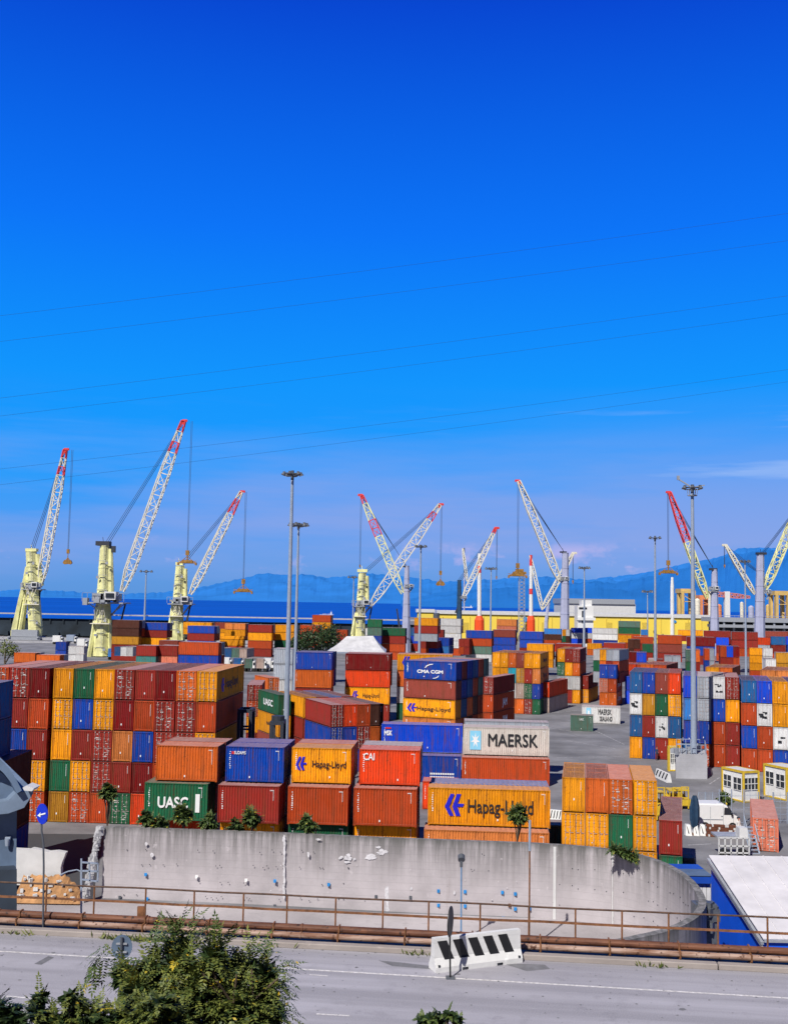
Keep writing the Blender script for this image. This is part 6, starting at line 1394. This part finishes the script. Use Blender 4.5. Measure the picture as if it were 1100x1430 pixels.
# folded parasol
g0 = on(969.5, 1166, 0); tp = at(970, 1111, g0.y); t = thing('folded_parasol', 'tall folded navy parasol left of the white van', 'parasol', tuple(g0)); m = MB(); n = 12; lv = [(.16, .10), (.22, .20), (.40, .30), (.70, .30), (.90, .22), (1, .12)]
for (f0_, r0_), (f1_, r1_) in zip(lv[:-1], lv[1:]):
    for k in range(n):
        a0, a1 = 2 * math.pi * k / n, 2 * math.pi * (k + 1) / n; q0, q1 = (.82 if k % 2 else 1.12), (1.12 if k % 2 else .82); z0, z1 = f0_ * tp.z, f1_ * tp.z
        m.quad(*[(g0.x + math.cos(a_) * r * q * 1.25, g0.y + math.sin(a_) * r * q, z) for a_, r, q, z in ((a0, r0_, q0, z0), (a1, r0_, q1, z0), (a1, r1_, q1, z1), (a0, r1_, q0, z1))])
m.build('canopy', 'tarp_navy', t); m = MB(); m.tube(g0, g0 + Vector((0, 0, tp.z * .3)), .05); m.box(g0 + Vector((0, 0, .08)), (.5, .5, .16)); m.build('pole', 'rail_rust', t)
# person in white by the van
def person(px, py, h, lb, top, legs_, rz=0.0):
    g0 = on(px, py, 0); t = thing('person', lb, 'person', tuple(g0), rz)
    me = bpy.data.meshes.new('body'); V = [(0, 0, .95), (0, 0, 1.15), (0, 0, 1.38), (0, -.01, 1.5), (0, -.02, 1.62), (0, -.02, 1.72), (-.1, 0, .9), (-.11, -.03, .5), (-.11, .02, .09), (-.11, -.12, .04), (.1, 0, .9), (.12, .06, .5), (.12, .1, .09), (.12, -.03, .04), (-.19, 0, 1.4), (-.25, .02, 1.12), (-.22, -.16, .92), (.19, 0, 1.4), (.26, .02, 1.12), (.22, -.14, .92)]
    E = [(0, 1), (1, 2), (2, 3), (3, 4), (4, 5), (0, 6), (6, 7), (7, 8), (8, 9), (0, 10), (10, 11), (11, 12), (12, 13), (2, 14), (14, 15), (15, 16), (2, 17), (17, 18), (18, 19)]
    me.from_pydata(V, E, []); o = bpy.data.objects.new('body', me); COL.objects.link(o); md = o.modifiers.new('skin', 'SKIN'); rad = [.15, .14, .15, .06, .10, .075, .095, .065, .045, .04, .095, .065, .045, .04, .065, .045, .035, .065, .045, .035]
    for v_, r in zip(me.skin_vertices[0].data, rad): v_.radius = (r, r * .85)
    me.skin_vertices[0].data[0].use_root = True; o.modifiers.new('sub', 'SUBSURF').levels = 1
    bpy.context.view_layer.update(); dg = bpy.context.evaluated_depsgraph_get(); m2 = bpy.data.meshes.new_from_object(o.evaluated_get(dg)); bpy.data.objects.remove(o)
    m2.materials.clear(); [m2.materials.append(MATS[x]) for x in ('skin', top, legs_)]
    for p in m2.polygons:
        z = p.center.z; x = abs(p.center.x); p.material_index = 0 if z > 1.47 or (x > .19 and z < 1.0) else (1 if z > .9 else 2)
    m2.name = 'body'; b = bpy.data.objects.new('body', m2); COL.objects.link(b); b.parent = t; b.scale = (.8, 1, 1)
    m = MB(); m.box((0, .0, 1.75), (.17, .2, .07), taper=.8); m.box((0, .07, 1.68), (.17, .07, .14)); hr = m.build('hair', 'hull_dark', t, local=True); t.scale = (h / 1.78,) * 3; return t
person(1030.5, 1171, 1.75, 'person in white clothes standing beside the front of the white van', 'cloth_white', 'cloth_white', .3)
person(916.5, 1062, 1.7, 'person in dark clothes standing left of the small white kiosk', 'tarp_navy', 'hull_dark', 0)
# scooter-like dark silhouette and dark bin at the foot of the maroon stack
# mesh fence in front of the cabins
def fence(x0, x1, yt, yb, lb, n=5, posts=3):
    g0, g1 = on(x0, yb, 0), on(x1, yb + .2, 0); t = thing('wire_fence', lb, 'fence', tuple(g0), group='wire fences in the gated corner'); h = at(x0, yt, g0.y).z; m = MB()
    for k in range(posts): p = g0.lerp(g1, k / (posts - 1)); m.tube(p, p + Vector((0, 0, h)), .055)
    m.build('post', 'galvanised', t); m = MB()
    for k in range(n): z = h * (k + .5) / n; m.tube(g0 + Vector((0, 0, z)), g1 + Vector((0, 0, z)), .022, n=4)
    L_ = (g1 - g0).length
    for k in range(int(L_ / .55)): p = g0.lerp(g1, k * .55 / L_); m.tube(p, p + Vector((0, 0, h)), .014, n=4)
    m.build('wire_panel', 'galvanised', t)
fence(1004, 1038.5, 1102, 1158, 'wire fence panel in front of the nearer office cabin', 3, 3); fence(1038.5, 1140, 1106, 1150, 'wire fence running right behind the lone orange container', 5, 6)
fence(975, 1004, 1106, 1128, 'louvred grey fence behind the roof of the white van', 8, 4)
# yellow machines between block and cabins
def forklift(x, yb, yt, lb, flip=1):
    g0 = on(x, yb, 0); s = (at(x, yt, g0.y).z) / 3.2; t = thing('yellow_forklift', lb, 'forklift', tuple(g0), group='yellow machines beside the maroon container'); B_ = lambda nm, mt, L_: None
    m = MB(); m.box(g0 + Vector((0, 1, .9 * s)), (1.1, 2.4, .9 * s)); m.box(g0 + Vector((0, 1.9, 1.3 * s)), (1.0, .7, .7 * s), taper=.8); m.build('chassis', 'vehicle_yellow', t)
    m = MB(); 
    for dx in (-.5, .5):
        for dy in (.4, 1.7): m.beam(g0 + Vector((dx, dy, 1.2 * s)), g0 + Vector((dx * .9, dy, 2.4 * s)), .09)
    m.box(g0 + Vector((0, 1.05, 2.45 * s)), (1.1, 1.5, .1)); m.build('cab_frame', 'vehicle_yellow', t)
    m = MB()
    for dx in (-.32, .32): m.beam(g0 + Vector((dx, -.2, .1)), g0 + Vector((dx, -.2, 3.1 * s)), .11)
    for z in (.6, 1.6, 3.05): m.beam(g0 + Vector((-.32, -.2, z * s)), g0 + Vector((.32, -.2, z * s)), .09)
    m.build('mast', 'vehicle_yellow', t)
    for dx in (-.5, .5):
        for dy in (.2, 1.7): m = MB(); m.tube(g0 + Vector((dx - .1, dy, .35)), g0 + Vector((dx + .1, dy, .35)), .35, n=14); m.build('wheel', 'tyre', t)
forklift(921, 1146, 1097, 'yellow machine just right of the yellow block'); forklift(943, 1128, 1098, 'yellow machine behind the maroon container'); forklift(955, 1130, 1097, 'tall yellow machine left of the folded parasol')
# black straddle frames
def frame(x0, x1, yt, yb, Y, lb, seat=False):
    t = thing('steel_frame', lb, 'steel frame', (at(x0, yb, Y).x, Y, 0), group='black steel frames between the stacks'); m = MB(); a, b = at(x0, yt, Y), at(x1, yt, Y)
    for p in (a, b):
        for dy in (0, 2.2): m.beam((p.x, Y + dy, 0), (p.x, Y + dy, p.z), .28)
    for dy in (0, 2.2): m.beam(a + Vector((0, dy, 0)), b + Vector((0, dy, 0)), .3); m.beam(a + Vector((0, dy, -1.6)), b + Vector((0, dy, -1.6)), .16)
    m.beam(a, a + Vector((0, 2.2, 0)), .28); m.beam(b, b + Vector((0, 2.2, 0)), .28); m.build('frame', 'hull_dark', t)
    if seat: m = MB(); m.tube((a + b) / 2 + Vector((0, 1.1, .1)), (a + b) / 2 + Vector((0, 1.1, .55)), (b.x - a.x) * .62, n=14); m.build('drum', 'hull_dark', t)
frame(334, 350, 993, 1040, 97, 'black steel frame beside the right end of the left block'); frame(379, 394, 1010, 1035, 97, 'black frame with a drum on top left of the tall mast', True)
# building with pale sloping roof at the lower right
nb = thing('blue_building', 'vivid blue walled building with pale sloping roof at the lower right', 'building', (18, 52, 0))
far0 = at(992, 1196, 60); near0 = at(1069, 1313, 51.4); X0 = (far0.x + near0.x) / 2; far0.x = near0.x = X0
ridge = far0; rr0 = Vector((X0 + 1.0, 62.0, far0.z)); m = MB()
topr = Vector((ridge.x + 60, 60, ridge.z)); nr = Vector((near0.x + 60, 51.4, near0.z))
nst = 60
far0.x -= .12; near0.x -= .12
for k in range(nst):
    a0, a1 = k, k + .93; m.prism([Vector((far0.x + a0, far0.y, far0.z + .02)), Vector((near0.x + a0, near0.y, near0.z + .02)), Vector((near0.x + a1, near0.y, near0.z + .02)), Vector((far0.x + a1, far0.y, far0.z + .02))], (0, 0, .05))
    m.prism([Vector((far0.x + a1, far0.y, far0.z + .05)), Vector((near0.x + a1, near0.y, near0.z + .05)), Vector((near0.x + k + 1, near0.y, near0.z + .05)), Vector((far0.x + k + 1, far0.y, far0.z + .05))], (0, 0, .05))
simple('roof_pale', (.68, .66, .68), .55, .16, .5)
m.build('roof', 'roof_pale', nb)
m = MB(); m.prism([(X0, far0.y, 0), (X0, near0.y, 0), (X0, near0.y, near0.z - .1), (X0, far0.y, far0.z - .1)], (58, 0, 0)); m.build('wall', 'wall_blue', nb)
m = MB()
for off_, w_ in ((-.25, .14), (-.42, .08)): m.beam(far0 + Vector((-.05, 0, off_ + .1)), near0 + Vector((-.05, 0, off_ + .1)), w_)
m.beam(near0 + Vector((0, -.1, 0)), near0 + Vector((55, -.1, 0)), .12); m.build('gutter', 'steel_grey', nb)
m = MB(); cc = Vector((X0 - .03, 54.2, 1.0)); m.quad(cc + Vector((0, 1.1, -1)), cc + Vector((0, -1.1, -1)), cc + Vector((0, 0, .9))); m.build('logo_panel', 'letter_sky', nb)
# shed lean-to
Yl = 63.5; t = thing('lean_to_shed', 'low shed with blue and grey roof and white ribbed wall beside the blue building', 'shed', (at(960, 1250, Yl).x, Yl, 0))
m = MB(); xa, xb = at(924, 1250, Yl).x, at(994, 1215, Yl).x; zr = at(950, 1206.5, Yl + 3).z; zf = at(950, 1222, Yl).z
m.prism([(xa, Yl + 3, zr), (xb, Yl + 3, zr), (xb, Yl + 1.7, zr - (zr - zf) * .42), (xa, Yl + 1.7, zr - (zr - zf) * .42)], (0, 0, -.08)); m.build('roof', 'roof_blue', t)
m = MB(); m.prism([(xa, Yl + 1.7, zr - (zr - zf) * .42 - .004), (xb, Yl + 1.7, zr - (zr - zf) * .42 - .004), (xb, Yl, zf), (xa, Yl, zf)], (0, 0, -.08)); m.build('roof_skirt', 'shade_blue', t)
m = MB(); m.box(((xa + xb) / 2, Yl + .05, zf - .25), (xb - xa, .1, .42)); m.build('fascia', 'roof_blue', t)
m = MB(); x = xa
while x < xb: m.box((x, Yl + .3, (zf - .5) / 2), (.22, .12, zf - .5)); x += .25
m.box(((xa + xb) / 2, Yl + .45, (zf - .5) / 2), (xb - xa, .1, zf - .5)); m.build('wall', 'siding_white', t)
m = MB(); rn = random.Random(13)
for k in range(14): p = at(rn.uniform(976, 993), rn.uniform(1262, 1300), 55); m.box(p, (rn.uniform(.3, .9), .6, rn.uniform(.2, .6)), rn.random())
b = at(984, 1262, 55); m.box((b.x, 55.2, b.z / 2), (1.1, .8, b.z))
tag(m.build('scrap_pile', 'galvanised_dark', loc=(b.x, 55, 0)), 'dark heap of scrap between the wall end and the blue building', 'scrap pile')
# white flatbed behind the blue building, dark bin
t = thing('flatbed_truck', 'pale grey flatbed truck with white frame behind the blue building roof', 'truck', tuple(on(1022, 1198, 0))); g0 = on(1003, 1200, 0); Yq = g0.y; a, b = at(1003, 1168, Yq), at(1045, 1170, Yq)
m = MB(); m.box(((a.x + b.x) / 2, Yq + 1.3, 1.55), (b.x - a.x, 1.6, .14)); m.build('flatbed', 'steel_grey', t)
m = MB()
for k in range(6): x = a.x + (b.x - a.x) * k / 5; m.beam((x, Yq, .4), (x, Yq, 1.6), .1)
for z in (.5, 1.0, 1.6): m.beam((a.x, Yq, z), (b.x, Yq, z), .1)
m.build('side_frame', 'siding_white', t); m = MB(); m.box((b.x - .35, Yq + .6, 1.9), (.7, 1.0, .8), taper=.85); m.build('cab', 'siding_white', t)
for k in (.2, .8): m = MB(); m.tube((a.x + (b.x - a.x) * k, Yq, .4), (a.x + (b.x - a.x) * k, Yq + .3, .4), .4, n=14); m.build('wheel', 'tyre', t)
gbox(953.5, 969.5, 1198, 1212, 'hull_dark', 'dark_bin', 'black open bin at the foot of the maroon and green stack', 'bin', 1.4)
t = thing('stair_frame', 'pale steel stair beside the lone orange container', 'stair', tuple(on(1044, 1190, 0))); m = MB(); a, b = on(1047, 1192, 0), at(1038, 1155, on(1047, 1192, 0).y + 1.5)
for o_ in (0, .7): m.beam(a + Vector((o_, 0, 0)), b + Vector((o_, 0, 0)), .1); m.beam(a + Vector((o_, 0, .9)), b + Vector((o_, 0, .9)), .06)
for k in range(8): q = a.lerp(b, k / 7); m.box(q + Vector((.35, 0, 0)), (.7, .25, .05)); m.beam(q, q + Vector((0, 0, .9)), .05)
m.build('frame', 'galvanised', t)
# ------------------------------------------------------------------ overhead lines
for i, (ya, yb, ym) in enumerate(((441, 298, 373), (477, 336, 409), (556, 413, 487.5), (581, 438, 513), (655, 516, 590), (677, 533, 609))):
    Y0 = 150 + i * 2; m = MB(); P_ = []
    for k in range(-8, 49):
        f = k / 40; x = 1100 * f; y = ya + (yb - ya) * f + 4 * (ym - (ya + yb) / 2) * f * (1 - f); P_.append(at(x, y, Y0 + 22 * f))
    m.path(P_, .016, 5); o = m.build('overhead_cable', simple('cable_grey', (.015, .03, .07), .9, .05).name if i == 0 else 'cable_grey', loc=tuple(P_[8]))
    tag(o, ['highest', 'second highest', 'third highest', 'fourth highest', 'fifth highest', 'lowest'][i] + ' of the six thin cables crossing the blue sky', 'cable', 'six overhead cables crossing the sky')
# worn white bay lines
m = MB()
for (x0, y0, x1, y1) in ((722, 1008, 800, 1022), (765, 996, 806, 992), (830, 1020, 872, 1040), (776, 1058, 870, 1056), (880, 1100, 905, 1118), (990, 1095, 1005, 1085), (300, 960, 340, 960), (960, 1180, 1000, 1178), (790, 1034, 862, 1046)):
    a, b = on(x0, y0, .006), on(x1, y1, .006); d = (b - a).normalized() * .07; n_ = Vector((-d.y, d.x, 0)); k = int((b - a).length / 1.6)
    for j in range(k): q0, q1 = a.lerp(b, j / k), a.lerp(b, (j + .8) / k); m.quad(q0 - n_, q1 - n_, q1 + n_, q0 + n_)
simple('worn_line', (.38, .38, .40), .9, .5, 3); struct('ground_marking', m, 'worn_line')
# yard paint marks and tarmac seams
m = MB()
for (x0, y0, x1, y1) in ((760, 1012, 812, 1030), (735, 1046, 880, 1052), (700, 1002, 790, 1000), (880, 1082, 935, 1100), (770, 1075, 830, 1060)):
    a, b = on(x0, y0, .004), on(x1, y1, .004); d = (b - a).normalized() * .09; n_ = Vector((-d.y, d.x, 0)); m.quad(a - n_, b - n_, b + n_, a + n_)
struct('ground_marking', m, 'tar_patch')
# ------------------------------------------------------------------ sky and sun
EL, AZ = R(46), R(28)
sv = Vector((-math.sin(AZ) * math.cos(EL), -math.cos(AZ) * math.cos(EL), math.sin(EL)))
sun = bpy.data.lights.new('sun', 'SUN'); sun.energy = 5.0; sun.angle = R(.5); sun.color = (1, .955, .88)
so = bpy.data.objects.new('sun', sun); COL.objects.link(so); so.rotation_euler = (-sv).to_track_quat('-Z', 'Y').to_euler(); so.location = (0, 0, 60)
w = bpy.data.worlds.new('World'); sc.world = w; w.use_nodes = True; nt = w.node_tree; bg = nt.nodes['Background']
sky = N(nt, 'ShaderNodeTexSky'); sky.sky_type = 'NISHITA'; sky.sun_disc = False; sky.sun_elevation = EL; sky.sun_rotation = math.atan2(sv.x, sv.y); sky.air_density = 1.0; sky.dust_density = .6; sky.ozone_density = 3
tc = N(nt, 'ShaderNodeTexCoord'); sp = N(nt, 'ShaderNodeSeparateXYZ'); nt.links.new(tc.outputs['Generated'], sp.inputs[0])
rp2 = N(nt, 'ShaderNodeValToRGB'); e = rp2.color_ramp.elements; st = [(0, (.10, .30, .72)), (.03, (.11, .33, .80)), (.07, (.06, .33, .92)), (.12, (.004, .33, 1.0)), (.2, (.0, .30, 1.0)), (.33, (.0, .175, .95)), (.5, (.0, .062, .66)), (.6, (.0, .02, .28)), (1, (.0, .01, .14))]
while len(e) < len(st): e.new(.5)
for el, (p, c) in zip(e, st): el.position = p; el.color = (*c, 1)
nt.links.new(sp.outputs[2], rp2.inputs[0])
def wn(scale, ms, detail=6, rough=.55, off=(0, 0, 0)):
    mp = N(nt, 'ShaderNodeMapping'); mp.inputs['Scale'].default_value = ms; mp.inputs['Location'].default_value = off; nt.links.new(tc.outputs['Generated'], mp.inputs[0])
    n = N(nt, 'ShaderNodeTexNoise'); n.inputs['Scale'].default_value = scale; n.inputs['Detail'].default_value = detail; n.inputs['Roughness'].default_value = rough; nt.links.new(mp.outputs[0], n.inputs['Vector']); return n.outputs['Fac']
def band(stops): return ramp(nt, sp.outputs[2], stops)
f1 = math_(nt, 'MULTIPLY', ramp(nt, math_(nt, 'ADD', wn(2.2, (1, 1, 9)), math_(nt, 'MULTIPLY', sp.outputs[0], .28)), [(.34, 0), (.62, 1)]), band([(.0, .3), (.05, 1), (.10, .75), (.135, .45), (.17, .1), (.2, .0)]))
c1 = mix(nt, math_(nt, 'MULTIPLY', f1, .85), rp2.outputs[0], (.27, .38, .80))
f2 = math_(nt, 'MULTIPLY', ramp(nt, wn(15, (1, 1, 1.8), 8, .6, (3.1, .4, 0)), [(.54, 0), (.66, 1)]), band([(.022, 0), (.034, 1), (.050, .8), (.060, 0)]))
c2 = mix(nt, math_(nt, 'MULTIPLY', f2, .75), c1, (.58, .50, .86))
f3 = math_(nt, 'MULTIPLY', ramp(nt, wn(4.2, (1, 1, 13), 6, .55, (7.3, 2, 1)), [(.54, 0), (.68, 1)]), band([(.09, 0), (.12, 1), (.16, .8), (.19, 0)]))
c3 = mix(nt, math_(nt, 'MULTIPLY', math_(nt, 'MULTIPLY', f3, ramp(nt, sp.outputs[0], [(.0, .12), (.12, 1)])), .6), c2, (.34, .52, .93))
skm = mix(nt, 1.0, sky.outputs[0], (.09, .09, .09), 'MULTIPLY')
fin = mix(nt, .03, c3, skm)
away = ramp(nt, sp.outputs[1], [(.25, .33), (.74, 1)])      # sky dimmed outside the view, added to cut ambient light on shaded sides
fin = mix(nt, 1.0, fin, away, 'MULTIPLY')
gr = mix(nt, band([(.0, 0), (.001, 1)]), (.05, .055, .07), fin)
nt.links.new(gr, bg.inputs['Color']); bg.inputs['Strength'].default_value = 1.0
sc.view_settings.view_transform = 'Standard'; sc.view_settings.look = 'None'; sc.view_settings.exposure = 0; sc.view_settings.gamma = 1
sc.cycles.max_bounces = 6; sc.cycles.diffuse_bounces = 3; sc.cycles.glossy_bounces = 2
sc.render.filter_size = 1.2 if hasattr(sc.render, 'filter_size') else 1.5
# ------------------------------------------------------------------ keep the containers that show largest as objects; the far rest is one mass
bpy.context.view_layer.update(); dg = bpy.context.evaluated_depsgraph_get(); cnt = {}
if KEEP is None:
    import time as _t; t0_ = _t.time(); CS = set(ALLC)
    for iy in range(840, 1220, 2):
        for ix in range(0, 1100, 2):
            d = ray(ix + .5, iy + .5).normalized(); hit, loc_, n_, i_, ob, m_ = sc.ray_cast(dg, CP, d)
            if not hit: continue
            o = sc.objects.get(ob.name)
            while o.parent is not None: o = o.parent
            if o in CS: cnt[o] = cnt.get(o, 0) + 1
    order = sorted(ALLC, key=lambda o: -cnt.get(o, 0)); print('visible containers', len(cnt), 'smallest kept', cnt.get(order[299], 0), 'ray time', _t.time() - t0_)
    print('KEEP = ' + repr(sorted(ALLC.index(o) for o in order[:300])))
else: order = [ALLC[i] for i in KEEP] + [o for i, o in enumerate(ALLC) if i not in set(KEEP)]
rest = order[300:]; V, Fc, MI, TN, mats_ = [], [], [], [], []
def rootmat(o):
    q = o if o.type == 'MESH' else [c for c in o.children if c.name.startswith('body')][0]
    return q.material_slots[0].material
for o in rest:
    mt = rootmat(o)
    if mt not in mats_: mats_.append(mt)
    me = CM[o['_L'] if '_L' in o else 6.06, 'one']; k = len(V); M = o.matrix_world; vv = [M @ v.co for v in me.vertices]; V += [tuple(v) for v in vv]
    for p_ in me.polygons: Fc.append(tuple(k + i for i in p_.vertices)); MI.append(mats_.index(mt))
    TN += [random.Random(o['label']).random()] * len(vv)
kill = set(rest); kids = {}
for o in COL.objects:
    q = o.parent; d_ = 0
    while q is not None:
        if q in kill: d_ = 1
        q = q.parent
    if d_: kids[o] = 1
bpy.data.batch_remove(list(kids) + rest)
me = bpy.data.meshes.new('distant_containers'); me.from_pydata(V, [], Fc)
for mt in mats_: me.materials.append(mt)
me.polygons.foreach_set('material_index', MI); a_ = me.attributes.new('tone', 'FLOAT', 'POINT'); a_.data.foreach_set('value', TN); me.update()
o = bpy.data.objects.new('distant_containers', me); COL.objects.link(o); tag(o, 'mass of small distant multicoloured containers filling the far yard behind the nearer stacks', 'containers', kind='stuff')
for o in list(COL.objects):
    for k in ('_k', '_L'):
        if k in o: del o[k]
